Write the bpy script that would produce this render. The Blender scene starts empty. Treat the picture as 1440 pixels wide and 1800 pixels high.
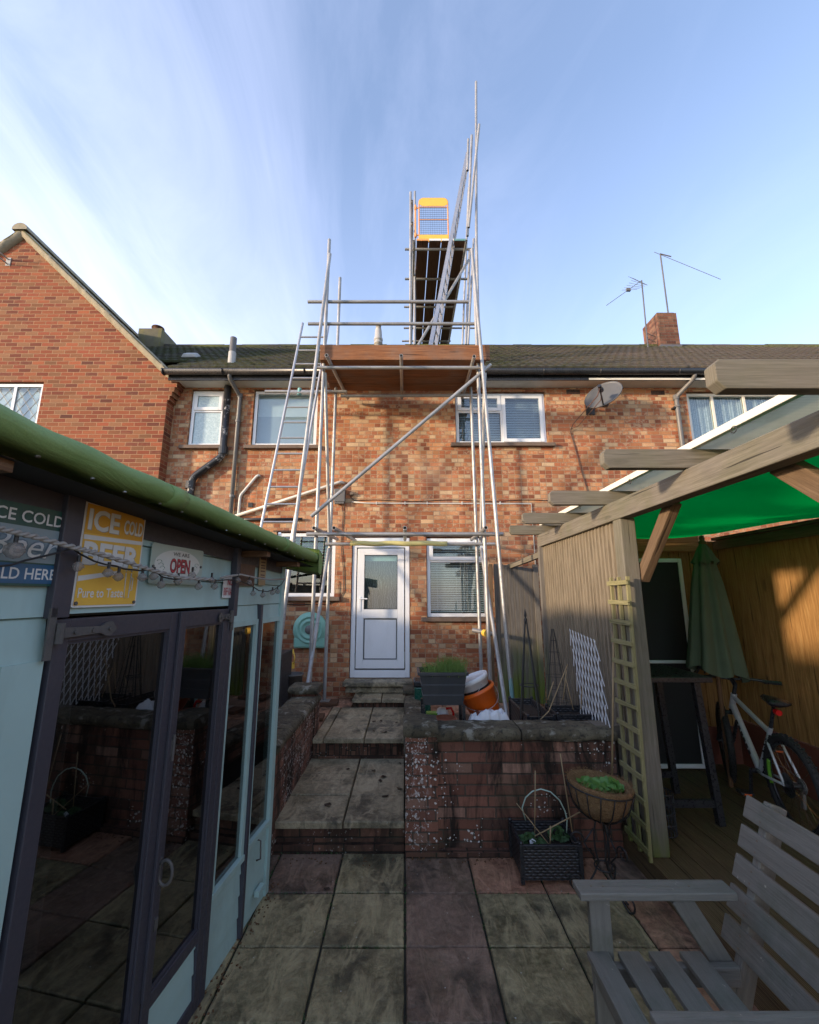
import bpy, bmesh, math, random
from mathutils import Vector, Matrix, noise
R = math.radians
random.seed(7)
scene = bpy.context.scene
C = scene.collection
# ------------------------------------------------------------ camera
CX, CY, FP, EYE = 712.0, 900.0, 740.0, 1.85
PITCH = math.atan(145/740.0)
cd = bpy.data.cameras.new('camera'); cam = bpy.data.objects.new('camera', cd); C.objects.link(cam)
cam.location = (0, 0, EYE); cam.rotation_euler = (math.pi/2 + PITCH, 0, 0)
cd.sensor_fit = 'VERTICAL'; cd.sensor_height = 24.0; cd.lens = 24.0*FP/1800.0
cd.shift_x = 8/1800.0; cd.clip_start = 0.02; cd.clip_end = 600
scene.camera = cam
# ------------------------------------------------------------ light
SUND = Vector((1.0, 0.49, -0.20)).normalized()
elev = math.asin(-SUND.z)
sl = bpy.data.lights.new('sun', 'SUN'); sun = bpy.data.objects.new('sun', sl); C.objects.link(sun)
sl.energy = 2.0; sl.angle = R(3.4); sl.color = (1.0, 0.80, 0.58)
sun.rotation_euler = SUND.to_track_quat('-Z', 'Y').to_euler(); sun.location = (-20, -10, 12)
W = bpy.data.worlds.new('World'); scene.world = W; W.use_nodes = True
def build_world():
    nt = W.node_tree; n = nt.nodes; L = nt.links; n.clear()
    out = n.new('ShaderNodeOutputWorld'); bg = n.new('ShaderNodeBackground'); bg.inputs[1].default_value = 0.15
    sky = n.new('ShaderNodeTexSky'); sky.sky_type = 'NISHITA'; sky.sun_disc = False
    sky.sun_elevation = elev; sky.sun_rotation = math.atan2(-SUND.x, -SUND.y)
    sky.altitude = 50; sky.air_density = 1.0; sky.dust_density = 0.6; sky.ozone_density = 2.0
    tc = n.new('ShaderNodeTexCoord')
    # thin streaky cirrus fanning up from the left and a paler horizon
    sep = n.new('ShaderNodeSeparateXYZ'); L.new(tc.outputs['Generated'], sep.inputs[0])
    def m(op, a, b=None, c=None, clamp=False):
        q = n.new('ShaderNodeMath'); q.operation = op; q.use_clamp = clamp
        for i, v in enumerate((a, b, c)):
            if v is None: continue
            if isinstance(v, (int, float)): q.inputs[i].default_value = v
            else: L.new(v, q.inputs[i])
        return q.outputs[0]
    zz = m('MAXIMUM', sep.outputs[2], 0.03); zz2 = m('ADD', zz, 0.25)
    u = m('DIVIDE', sep.outputs[0], zz2); v = m('DIVIDE', sep.outputs[1], zz2)
    cmb = n.new('ShaderNodeCombineXYZ'); L.new(u, cmb.inputs[0]); L.new(v, cmb.inputs[1])
    mp = n.new('ShaderNodeMapping'); mp.inputs['Rotation'].default_value = (0, 0, R(14)); mp.inputs['Scale'].default_value = (1.0, 0.36, 1)
    L.new(cmb.outputs[0], mp.inputs[0])
    nz = n.new('ShaderNodeTexNoise'); nz.inputs['Scale'].default_value = 1.1; nz.inputs['Detail'].default_value = 8; nz.inputs['Roughness'].default_value = .48
    nz.inputs['Distortion'].default_value = .35
    L.new(mp.outputs[0], nz.inputs[0])
    nz2 = n.new('ShaderNodeTexNoise'); nz2.inputs['Scale'].default_value = 3.4; nz2.inputs['Detail'].default_value = 9; nz2.inputs['Roughness'].default_value = .62; nz2.inputs['Distortion'].default_value = .8
    L.new(mp.outputs[0], nz2.inputs[0])
    fib = m('MULTIPLY_ADD', nz2.outputs[0], .55, m('MULTIPLY', nz.outputs[0], .62))
    streak = n.new('ShaderNodeMapRange'); streak.inputs[1].default_value = .50; streak.inputs[2].default_value = .84
    L.new(fib, streak.inputs[0])
    left = n.new('ShaderNodeMapRange'); left.inputs[1].default_value = .35; left.inputs[2].default_value = -.95
    left.inputs[3].default_value = .12; left.inputs[4].default_value = .85
    L.new(u, left.inputs[0])
    hz = n.new('ShaderNodeMapRange'); hz.inputs[1].default_value = .80; hz.inputs[2].default_value = .38
    hz.inputs[3].default_value = .10; hz.inputs[4].default_value = .30
    L.new(sep.outputs[2], hz.inputs[0])
    f = m('MULTIPLY', streak.outputs[0], left.outputs[0])
    f = m('MULTIPLY_ADD', f, .95, hz.outputs[0], clamp=True)
    mix = n.new('ShaderNodeMix'); mix.data_type = 'RGBA'
    L.new(f, mix.inputs['Factor']); L.new(sky.outputs[0], mix.inputs[6]); mix.inputs[7].default_value = CLOUD
    tint = n.new('ShaderNodeMix'); tint.data_type = 'RGBA'; tint.blend_type = 'MULTIPLY'; tint.inputs['Factor'].default_value = 1
    tint.inputs[7].default_value = SKYTINT
    L.new(mix.outputs[2], tint.inputs[6])
    L.new(tint.outputs[2], bg.inputs[0]); L.new(bg.outputs[0], out.inputs[0])
CLOUD = (2.7, 3.05, 3.95, 1); SKYTINT = (1.10, 1.05, 1.10, 1)
build_world()
scene.view_settings.view_transform = 'Standard'; scene.view_settings.look = 'None'
scene.view_settings.gamma = 1; scene.view_settings.exposure = 1.52
scene.render.engine = 'CYCLES'

# ------------------------------------------------------------ measuring
CT_, ST_ = math.cos(PITCH), math.sin(PITCH)
def ray(px, py):
    u = (px-CX)/FP; v = (CY-py)/FP
    return Vector((u, CT_-v*ST_, ST_+v*CT_))
def atY(px, py, y):
    r = ray(px, py); return Vector((0, 0, EYE)) + r*(y/r.y)
def atX(px, py, x):
    r = ray(px, py); return Vector((0, 0, EYE)) + r*(x/r.x)
def atZ(px, py, z):
    r = ray(px, py); return Vector((0, 0, EYE)) + r*((z-EYE)/r.z)

# ------------------------------------------------------------ node helper
class NB:
    def __init__(s, name):
        s.mat = bpy.data.materials.new(name); s.mat.use_nodes = True
        s.nt = s.mat.node_tree; s.n = s.nt.nodes; s.L = s.nt.links; s.n.clear()
        s.out = s.n.new('ShaderNodeOutputMaterial')
    def node(s, t, **k):
        q = s.n.new(t)
        for a, b in k.items(): setattr(q, a, b)
        return q
    def set(s, sock, v):
        if v is None: return
        if isinstance(v, bpy.types.NodeSocket): s.L.new(v, sock)
        else:
            if isinstance(v, tuple) and len(v) == 3 and sock.type == 'RGBA': v = v+(1,)
            sock.default_value = v
    def m(s, op, a, b=None, c=None, clamp=False):
        q = s.node('ShaderNodeMath', operation=op, use_clamp=clamp)
        for i, v in enumerate((a, b, c)): s.set(q.inputs[i], v)
        return q.outputs[0]
    def vm(s, op, a, b=None):
        q = s.node('ShaderNodeVectorMath', operation=op); s.set(q.inputs[0], a); s.set(q.inputs[1], b); return q.outputs[0]
    def mix(s, f, a, b, mode='MIX'):
        q = s.node('ShaderNodeMix', data_type='RGBA', blend_type=mode)
        s.set(q.inputs['Factor'], f); s.set(q.inputs[6], a); s.set(q.inputs[7], b); return q.outputs[2]
    def rng(s, v, a, b, c=0., d=1., smooth=False):
        q = s.node('ShaderNodeMapRange')
        if smooth: q.interpolation_type = 'SMOOTHSTEP'
        s.set(q.inputs[0], v)
        for i, x in enumerate((a, b, c, d)): q.inputs[i+1].default_value = x
        return q.outputs[0]
    def uv(s): return s.node('ShaderNodeTexCoord').outputs['UV']
    def pos(s): return s.node('ShaderNodeNewGeometry').outputs['Position']
    def map(s, v, sc=(1, 1, 1), loc=(0, 0, 0), rot=(0, 0, 0)):
        q = s.node('ShaderNodeMapping'); s.set(q.inputs[0], v)
        q.inputs['Scale'].default_value = sc; q.inputs['Location'].default_value = loc; q.inputs['Rotation'].default_value = rot
        return q.outputs[0]
    def noise(s, v, sc, det=4, rough=.5, dist=0, col=False):
        q = s.node('ShaderNodeTexNoise'); s.set(q.inputs['Vector'], v)
        q.inputs['Scale'].default_value = sc; q.inputs['Detail'].default_value = det; q.inputs['Roughness'].default_value = rough
        q.inputs['Distortion'].default_value = dist
        return q.outputs[1 if col else 0]
    def white(s, v, col=False):
        q = s.node('ShaderNodeTexWhiteNoise', noise_dimensions='3D'); s.set(q.inputs['Vector'], v); return q.outputs[1 if col else 0]
    def comb(s, x=0., y=0., z=0.):
        q = s.node('ShaderNodeCombineXYZ')
        for i, v in enumerate((x, y, z)): s.set(q.inputs[i], v)
        return q.outputs[0]
    def sep(s, v):
        q = s.node('ShaderNodeSeparateXYZ'); s.set(q.inputs[0], v); return q.outputs
    def ramp(s, f, stops, const=False):
        q = s.node('ShaderNodeValToRGB'); s.set(q.inputs[0], f); cr = q.color_ramp
        if const: cr.interpolation = 'CONSTANT'
        while len(cr.elements) < len(stops): cr.elements.new(.5)
        for e, (p, c) in zip(cr.elements, stops):
            e.position = p; e.color = (c+(1,)) if len(c) == 3 else c
        return q.outputs[0]
    def bump(s, h, strength=.3, dist=.01, nrm=None):
        q = s.node('ShaderNodeBump'); s.set(q.inputs['Height'], h)
        q.inputs['Strength'].default_value = strength; q.inputs['Distance'].default_value = dist
        if nrm is not None: s.set(q.inputs['Normal'], nrm)
        return q.outputs[0]
    def bsdf(s, col, rough=.7, metal=0., nrm=None, spec=None, **k):
        q = s.node('ShaderNodeBsdfPrincipled')
        s.set(q.inputs['Base Color'], col); s.set(q.inputs['Roughness'], rough); s.set(q.inputs['Metallic'], metal)
        if nrm is not None: s.set(q.inputs['Normal'], nrm)
        if spec is not None: s.set(q.inputs['Specular IOR Level'], spec)
        for a, b in k.items(): s.set(q.inputs[a.replace('_', ' ')], b)
        s.L.new(q.outputs[0], s.out.inputs[0]); return s.mat

def brick_mat(name, cols, mortar, mixed=True, scale=1., mottle=.5, stain=None, flecks=0, soot=0, split=.45, low=None, streaks=0):
    b = NB(name); uv = b.uv()
    dis = b.noise(uv, 9, 3, .6, col=True)
    dv = b.vm('SUBTRACT', dis, (.5, .5, .5)); dv = b.vm('MULTIPLY', dv, (.013, .012, 0))
    p = b.vm('ADD', uv, dv); x, y, _ = b.sep(p)
    bh = .075*scale; bw = .225*scale
    ry = b.m('DIVIDE', y, bh); row = b.m('FLOOR', ry); fy = b.m('SUBTRACT', ry, row)
    odd = b.m('FLOORED_MODULO', row, 2.)
    rx0 = b.m('DIVIDE', x, bw)
    if mixed:
        rh = b.white(b.comb(row, 3.3, 1.7)); off = b.m('MULTIPLY', b.m('ROUND', b.m('MULTIPLY', rh, 4.)), .25)
    else: off = b.m('MULTIPLY', odd, .5)
    rx = b.m('ADD', rx0, off); pair = b.m('FLOOR', rx); fx = b.m('SUBTRACT', rx, pair)
    if mixed:
        h = b.white(b.comb(pair, row, 5.1)); rb = b.white(b.comb(row, 9.1, 2.2))
        thr = b.rng(rb, 0, 1, split-.35, split+.35)
        isp = b.m('GREATER_THAN', h, thr)
        f2 = b.m('MULTIPLY', fx, 2.); half = b.m('MULTIPLY', b.m('FLOOR', f2), isp)
        ffx = b.m('FRACT', f2)
        dS = b.m('MULTIPLY', b.m('MINIMUM', fx, b.m('SUBTRACT', 1., fx)), bw)
        dH = b.m('MULTIPLY', b.m('MINIMUM', ffx, b.m('SUBTRACT', 1., ffx)), bw/2)
        mx = b.node('ShaderNodeMix', data_type='FLOAT'); b.set(mx.inputs[0], isp); b.set(mx.inputs[2], dS); b.set(mx.inputs[3], dH)
        dx = mx.outputs[0]
        idn = b.comb(b.m('MULTIPLY_ADD', pair, 2., half), row, 0.)
    else:
        dx = b.m('MULTIPLY', b.m('MINIMUM', fx, b.m('SUBTRACT', 1., fx)), bw); idn = b.comb(pair, row, 0.)
    dy = b.m('MULTIPLY', b.m('MINIMUM', fy, b.m('SUBTRACT', 1., fy)), bh)
    d = b.m('MINIMUM', dx, dy)
    mask = b.rng(d, .0036*scale, .0075*scale, smooth=True)
    rnd = b.white(idn)
    col = b.ramp(rnd, cols)
    r2 = b.white(b.vm('ADD', idn, (17., 5., 2.)))
    hsv = b.node('ShaderNodeHueSaturation'); b.set(hsv.inputs['Color'], col); b.set(hsv.inputs['Value'], b.rng(r2, 0, 1, .78, 1.2))
    col = hsv.outputs[0]
    fine = b.noise(uv, 55, 5, .7)
    mid = b.noise(b.vm('ADD', uv, b.vm('MULTIPLY', b.white(idn, True), (3., 3., 0.))), 14, 3, .6)
    if mottle:
        # kiss marks: paler cream patches burnt into the faces
        k = b.rng(mid, .50, .60, 0, mottle, smooth=True)
        k = b.m('MULTIPLY', k, b.m('GREATER_THAN', r2, .42))
        col = b.mix(k, col, cols[-1][1])
    col = b.mix(b.rng(fine, .3, .75, 0, .35), col, (.09, .05, .035))
    morc = b.mix(b.rng(fine, .3, .8), mortar, tuple(v*.6 for v in mortar))
    c = b.mix(mask, morc, col)
    big = b.noise(uv, .7, 4, .6)
    c = b.mix(b.rng(big, .42, .75, 0, .42), c, b.mix(1., c, (.62, .55, .52), 'MULTIPLY'))
    if streaks:
        s0 = b.noise(b.map(uv, (2.2, .28, 1)), 1.6, 5, .6)
        c = b.mix(b.rng(s0, .50, .72, 0, streaks), c, b.mix(1., c, (.50, .42, .38), 'MULTIPLY'))
        s0 = b.noise(b.map(uv, (1, 1, 1), (8, 3, 0)), 1.1, 4, .6)
        c = b.mix(b.rng(s0, .52, .70, 0, .35), c, (.55, .38, .25))
    if soot:
        s1 = b.noise(b.map(uv, (3.2, .7, 1)), 1.5, 6, .7, .5)
        c = b.mix(b.rng(s1, .47, .60, 0, min(soot, .93)), c, (.016, .013, .010))
        g1 = b.noise(b.map(uv, (1, 1.3, 1), (3, 1, 0)), 2.2, 4)
        c = b.mix(b.rng(g1, .55, .8, 0, .5), c, (.05, .055, .028))
    if flecks:
        v = b.node('ShaderNodeTexVoronoi'); b.set(v.inputs['Vector'], b.vm('ADD', uv, b.vm('MULTIPLY', dis, (.06, .06, 0)))); v.inputs['Scale'].default_value = 42
        near = b.rng(b.noise(b.map(uv, (1.2, 1.2, 1), (7, 2, 0)), 1.6, 3), .48, .62, .0, 1)
        sz = b.m('MULTIPLY', b.white(v.outputs['Position']), .44)
        fl = b.m('MULTIPLY', b.m('LESS_THAN', v.outputs[0], b.m('MULTIPLY', sz, near)), flecks)
        c = b.mix(fl, c, (.62, .60, .56))
        if flecks > .5:   # salt and old paint flaking in joined patches on the piers
            fk = b.noise(b.map(uv, (1, .8, 1)), 38, 4, .65, .8)
            zone = b.m('MAXIMUM', b.m('MULTIPLY', b.rng(x, .20, .08, 0, .9), b.rng(x, -.05, -.01, 0, 1)), b.m('MULTIPLY', b.rng(x, 3.5, 3.7, 0, .9), b.rng(b.noise(uv, 3.2, 3), .38, .6)))
            c = b.mix(b.m('MULTIPLY', zone, b.rng(fk, .565, .60)), c, (.50, .47, .44))
    if low:
        _, _, wz = b.sep(b.pos())
        lo = b.m('MULTIPLY', b.rng(wz, low[0], low[1], .85, 0), b.rng(b.noise(uv, 5, 4), .3, .6))
        c = b.mix(lo, c, low[2])
    hgt = b.m('MULTIPLY_ADD', fine, .25, mask)
    n = b.bump(hgt, .8, .006)
    return b.bsdf(c, .88, nrm=n, spec=.25)

def wood_mat(name, c1, c2, c3, grain=1., rough=.75, knots=True, green=0, weather=0, ridge=0, bottom_green_shade=None, streak=.5):
    b = NB(name); uv = b.uv()
    x, y, z = b.sep(uv)
    n0 = b.noise(b.map(uv, (1.2*grain, 5*grain, 1)), 1.5, 3, .5)
    g = b.map(b.vm('ADD', uv, b.comb(0., b.m('MULTIPLY', n0, .05), 0.)), (3*grain, 70*grain, 1))
    g1 = b.noise(g, 1., 5, .65, .4)
    g2 = b.noise(b.map(uv, (8*grain, 260*grain, 1)), 1., 3, .6)
    col = b.ramp(g1, [(.22, c1), (.5, c2), (.78, c3)])
    col = b.mix(b.rng(g2, .3, .75, 0, streak), col, tuple(v*.45 for v in c1))
    if knots:
        v = b.node('ShaderNodeTexVoronoi'); b.set(v.inputs['Vector'], b.map(uv, (2.2, 9., 1))); v.inputs['Scale'].default_value = 1.
        kk = b.rng(v.outputs[0], .05, .22, 1, 0, smooth=True)
        ring = b.m('SINE', b.m('MULTIPLY', v.outputs[0], 60.))
        kk = b.m('MULTIPLY', kk, b.m('GREATER_THAN', b.white(v.outputs['Position']), .45))
        col = b.mix(b.m('MULTIPLY', kk, b.rng(ring, -1, 1, .5, .95)), col, tuple(v_*.28 for v_ in c2))
    big = b.noise(b.pos(), 2.2, 4, .6)
    if green: col = b.mix(b.rng(big, .42, .68, 0, green), col, (.085, .10, .025))
    if weather: col = b.mix(b.rng(b.noise(b.pos(), 3.7, 4, .6), .4, .66, 0, weather), col, (.16, .14, .12))
    if bottom_green_shade:
        _, _, wz = b.sep(b.pos())
        k = b.m('MULTIPLY', b.rng(wz, bottom_green_shade[0], bottom_green_shade[1], 1., 0.), b.rng(b.noise(b.map(b.pos(), (1, 1, .15)), 14, 3), .3, .62, .1, 1))
        col = b.mix(k, col, bottom_green_shade[2])
    ck = b.noise(b.map(b.vm('ADD', uv, b.comb(0., b.m('MULTIPLY', n0, .03), 0.)), (1.1*grain, 46*grain, 1), (3, 9, 0)), 1., 3, .5)
    crack = b.rng(ck, .655, .675); col = b.mix(b.m('MULTIPLY', crack, .8), col, tuple(v*.22 for v in c1))
    hgt = b.m('SUBTRACT', b.m('MULTIPLY_ADD', g1, .6, b.m('MULTIPLY', g2, .4)), b.m('MULTIPLY', crack, 1.2))
    dist = .004
    if ridge:
        rr = b.m('SINE', b.m('MULTIPLY', y, 2*math.pi/ridge)); hgt = b.m('ADD', rr, b.m('MULTIPLY', hgt, .5)); dist = .004
        col = b.mix(b.rng(rr, -.9, -.2, .75, 0), col, (.012, .01, .007))
    return b.bsdf(col, rough, nrm=b.bump(hgt, .7, dist), spec=.3)

def paint_mat(name, col, rough=.5, var=.25, dirt=(.05, .045, .035), dirtamt=.25, bump=.15, metal=0., sc=6., spec=.5, edge=0):
    b = NB(name); p = b.pos()
    n1 = b.noise(p, sc, 5, .6); n2 = b.noise(p, sc*9, 4, .6)
    c = b.mix(b.rng(n1, .3, .75, 0, var), col, tuple(v*.6 for v in col))
    c = b.mix(b.rng(b.noise(b.map(p, (1, 1, .35), (5, 3, 1)), sc*.7, 5, .7), .5, .78, 0, dirtamt), c, dirt)
    r = b.rng(n2, .3, .7, max(rough-.12, .04), min(rough+.12, 1))
    return b.bsdf(c, r, metal, nrm=b.bump(n2, bump, .002), spec=spec)

def flat(name, col, rough=.5, metal=0., **k):
    b = NB(name); n = b.noise(b.pos(), 25, 3)
    c = b.mix(b.rng(n, .3, .7, 0, .22), col, tuple(v*.7 for v in col))
    return b.bsdf(c, rough, metal, **k)

def glass_mat(name, tint=(.9, .95, .95), refl=1.5, base=.03, rough=.01, wob=.0):
    b = NB(name)
    t = b.node('ShaderNodeBsdfTransparent'); b.set(t.inputs[0], tint)
    g = b.node('ShaderNodeBsdfGlossy'); g.inputs['Roughness'].default_value = rough; b.set(g.inputs[0], (1., 1., 1.))
    f = b.node('ShaderNodeFresnel'); f.inputs[0].default_value = refl
    if wob:
        nn = b.bump(b.noise(b.pos(), 2.5, 1), wob, .02); b.set(g.inputs['Normal'], nn)
    bf_ = b.node('ShaderNodeNewGeometry').outputs['Backfacing']
    fac = b.m('ADD', b.m('MULTIPLY', f.outputs[0], b.m('SUBTRACT', 1., bf_)), base, clamp=True)
    mx = b.node('ShaderNodeMixShader'); b.set(mx.inputs[0], fac); b.L.new(t.outputs[0], mx.inputs[1]); b.L.new(g.outputs[0], mx.inputs[2])
    b.L.new(mx.outputs[0], b.out.inputs[0]); return b.mat

# ------------------------------------------------------------ mesh builder
class MB:
    def __init__(s): s.v = []; s.f = []; s.uv = []; s.mi = []; s.mat = 0; s.sm = []
    def face(s, pts, uvs=None, smooth=False):
        i = len(s.v); s.v += [Vector(p) for p in pts]; s.f.append(list(range(i, i+len(pts))))
        if uvs is None:
            a, b, c = Vector(pts[0]), Vector(pts[1]), Vector(pts[2]); n = (b-a).cross(c-a)
            ax = max(range(3), key=lambda k: abs(n[k]))
            uvs = [((p[1], p[2]), (p[0], p[2]), (p[0], p[1]))[ax] for p in pts]
        s.uv.append([tuple(q) for q in uvs]); s.mi.append(s.mat); s.sm.append(smooth); return s
    def box(s, lo, hi, uvw=True):
        """axis aligned box, UV in world metres"""
        return s.obox(Vector([(a+b)/2 for a, b in zip(lo, hi)]), [abs(b-a) for a, b in zip(lo, hi)], None, world=uvw)
    def obox(s, c, size, M=None, world=False, taper=None, seed=None):
        c = Vector(c); h = [q/2 for q in size]; M = M or Matrix.Identity(3)
        o = random.random()*7 if seed is None else seed
        la = max(range(3), key=lambda k: size[k])
        cs = {}
        for i in (-1, 1):
            for j in (-1, 1):
                for k in (-1, 1):
                    l = Vector((i*h[0], j*h[1], k*h[2]))
                    if taper: l.x *= taper[0] if k > 0 else 1; l.y *= taper[1] if k > 0 else 1
                    cs[i, j, k] = l
        F = [((-1,-1,-1),(-1,-1,1),(-1,1,1),(-1,1,-1)), ((1,-1,-1),(1,1,-1),(1,1,1),(1,-1,1)),
             ((-1,-1,-1),(1,-1,-1),(1,-1,1),(-1,-1,1)), ((-1,1,-1),(-1,1,1),(1,1,1),(1,1,-1)),
             ((-1,-1,-1),(-1,1,-1),(1,1,-1),(1,-1,-1)), ((-1,-1,1),(1,-1,1),(1,1,1),(-1,1,1))]
        for fi, f in enumerate(F):
            ax = fi//2; pts = [c + M @ cs[q] for q in f]
            if world:
                uvs = [((p.y, p.z), (p.x, p.z), (p.x, p.y))[ax] for p in pts]
            else:
                rem = [k for k in range(3) if k != ax]
                if la in rem: a = la; b = [k for k in rem if k != la][0]
                else: a, b = rem
                uvs = [(cs[q][a]+o, cs[q][b]+o*1.7+ax*.31) for q in f]
            s.face(pts, uvs)
        return s
    def beam(s, p0, p1, w, h, up=(0, 0, 1)):
        """box along p0->p1, w across, h along up"""
        p0, p1 = Vector(p0), Vector(p1); d = p1-p0; L = d.length; d.normalize()
        u = Vector(up); sd = d.cross(u)
        if sd.length < 1e-4: sd = d.cross(Vector((0, 1, 0)))
        sd.normalize(); u = sd.cross(d)
        M = Matrix((d, sd, u)).transposed()
        return s.obox((p0+p1)/2, (L, w, h), M)
    def tube(s, p0, p1, r, n=12, r1=None, hollow=0., cap=True):
        p0, p1 = Vector(p0), Vector(p1); d = (p1-p0); L = d.length; d.normalize()
        a = d.orthogonal().normalized(); b = d.cross(a); r1 = r if r1 is None else r1; o = random.random()*5
        def ring(p, rr): return [p + (a*math.cos(t)+b*math.sin(t))*rr for t in [2*math.pi*k/n for k in range(n)]]
        A, B = ring(p0, r), ring(p1, r1)
        for k in range(n):
            j = (k+1) % n
            s.face([A[k], A[j], B[j], B[k]], [(o, k/n*.3), (o, (k+1)/n*.3), (o+L, (k+1)/n*.3), (o+L, k/n*.3)], True)
        if hollow:
            for P, rr, q, sg in ((A, r, p0, 1), (B, r1, p1, -1)):
                I = ring(q, rr*hollow); D = ring(q + d*sg*.12, rr*hollow)
                for k in range(n):
                    j = (k+1) % n
                    s.face([P[k], P[j], I[j], I[k]]); s.face([I[k], I[j], D[j], D[k]], None, True)
                s.face(D)
        elif cap: s.face(A[::-1]); s.face(B)
        return s
    def path(s, pts, r, n=8, closed=False, radii=None, flatv=1.):
        """smooth tube through points (shared verts)"""
        pts = [Vector(p) for p in pts]; m = len(pts); base = len(s.v); prev = None
        for i, p in enumerate(pts):
            if closed: t = pts[(i+1) % m]-pts[i-1]
            else: t = pts[min(i+1, m-1)]-pts[max(i-1, 0)]
            t.normalize()
            if prev is None: a = t.orthogonal().normalized()
            else:
                a = prev - t*prev.dot(t)
                a = a.normalized() if a.length > 1e-5 else t.orthogonal().normalized()
            prev = a; b = t.cross(a); rr = radii[i] if radii else r
            for k in range(n):
                th = 2*math.pi*k/n; s.v.append(p + (a*math.cos(th)+b*math.sin(th)*flatv)*rr)
        L = 0
        for i in range(m if closed else m-1):
            i2 = (i+1) % m; l2 = L + (pts[i2]-pts[i]).length
            for k in range(n):
                j = (k+1) % n
                s.f.append([base+i*n+k, base+i*n+j, base+i2*n+j, base+i2*n+k]); s.mi.append(s.mat); s.sm.append(True)
                s.uv.append([(L, k/n*.2), (L, (k+1)/n*.2), (l2, (k+1)/n*.2), (l2, k/n*.2)])
            L = l2
        if not closed:
            for e, rv in ((0, True), (m-1, False)):
                f = [base+e*n+k for k in range(n)]
                s.f.append(f[::-1] if rv else f); s.mi.append(s.mat); s.sm.append(False); s.uv.append([(0, 0)]*n)
        return s
    def lathe(s, prof, c, M=None, n=24, squash=1., jitter=None, ang=None):
        """profile [(r,z)..] around local z at c"""
        c = Vector(c); M = M or Matrix.Identity(3); base = len(s.v)
        for (r, z) in prof:
            for k in range(n):
                th = 2*math.pi*k/n; rr = r*(1+(jitter(th, z) if jitter else 0))
                s.v.append(c + M @ Vector((rr*math.cos(th), rr*math.sin(th)*squash, z)))
        for i in range(len(prof)-1):
            for k in range(n):
                j = (k+1) % n
                s.f.append([base+i*n+k, base+i*n+j, base+(i+1)*n+j, base+(i+1)*n+k]); s.mi.append(s.mat); s.sm.append(True)
                s.uv.append([(k/n*.8, prof[i][1]), ((k+1)/n*.8, prof[i][1]), ((k+1)/n*.8, prof[i+1][1]), (k/n*.8, prof[i+1][1])])
        for e in (0, len(prof)-1):
            if prof[e][0] > 1e-4:
                f = [base+e*n+k for k in range(n)]
                s.f.append(f[::-1] if e == 0 else f); s.mi.append(s.mat); s.sm.append(False); s.uv.append([(0, 0)]*n)
        return s
    def grid(s, P, uvs=None, smooth=True):
        """P[i][j] points"""
        base = len(s.v); a = len(P); b = len(P[0])
        for i in range(a):
            for j in range(b): s.v.append(Vector(P[i][j]))
        for i in range(a-1):
            for j in range(b-1):
                s.f.append([base+i*b+j, base+i*b+j+1, base+(i+1)*b+j+1, base+(i+1)*b+j]); s.mi.append(s.mat); s.sm.append(smooth)
                if uvs: s.uv.append([uvs[i][j], uvs[i][j+1], uvs[i+1][j+1], uvs[i+1][j]])
                else: s.uv.append([(j*.1, i*.1)]*4)
        return s
    def prism(s, outline, thick_vec, uvs=None):
        """flat polygon extruded by thick_vec"""
        t = Vector(thick_vec); A = [Vector(p) for p in outline]; B = [p+t for p in A]
        s.face(A[::-1]); s.face(B)
        for i in range(len(A)):
            j = (i+1) % len(A); s.face([A[i], A[j], B[j], B[i]])
        return s
    def build(s, name, mats, parent=None, bevel=0, sub=0, merge=False, solid=0):
        me = bpy.data.meshes.new(name); org = Vector((0, 0, 0)); q = parent
        while q: org += Vector(q.location); q = q.parent
        me.from_pydata([tuple(v-org) for v in s.v], [], s.f)
        ul = me.uv_layers.new(name='UVMap'); k = 0
        flat_ = [c for f in s.uv for q in f for c in q]
        ul.data.foreach_set('uv', flat_)
        me.polygons.foreach_set('use_smooth', s.sm); me.polygons.foreach_set('material_index', s.mi)
        for m_ in (mats if isinstance(mats, (list, tuple)) else [mats]): me.materials.append(m_)
        if merge or bevel or solid:
            bm = bmesh.new(); bm.from_mesh(me); bmesh.ops.remove_doubles(bm, verts=bm.verts, dist=1e-5)
            bmesh.ops.recalc_face_normals(bm, faces=bm.faces); bm.to_mesh(me); bm.free()
        me.update(); o = bpy.data.objects.new(name, me); C.objects.link(o)
        if parent: o.parent = parent
        if solid:
            md = o.modifiers.new('solid', 'SOLIDIFY'); md.thickness = solid; md.offset = 0
        if bevel:
            md = o.modifiers.new('bevel', 'BEVEL'); md.width = bevel; md.segments = 2; md.limit_method = 'ANGLE'; md.angle_limit = R(40)
        if sub:
            md = o.modifiers.new('sub', 'SUBSURF'); md.levels = sub; md.render_levels = sub
        return o

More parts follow.
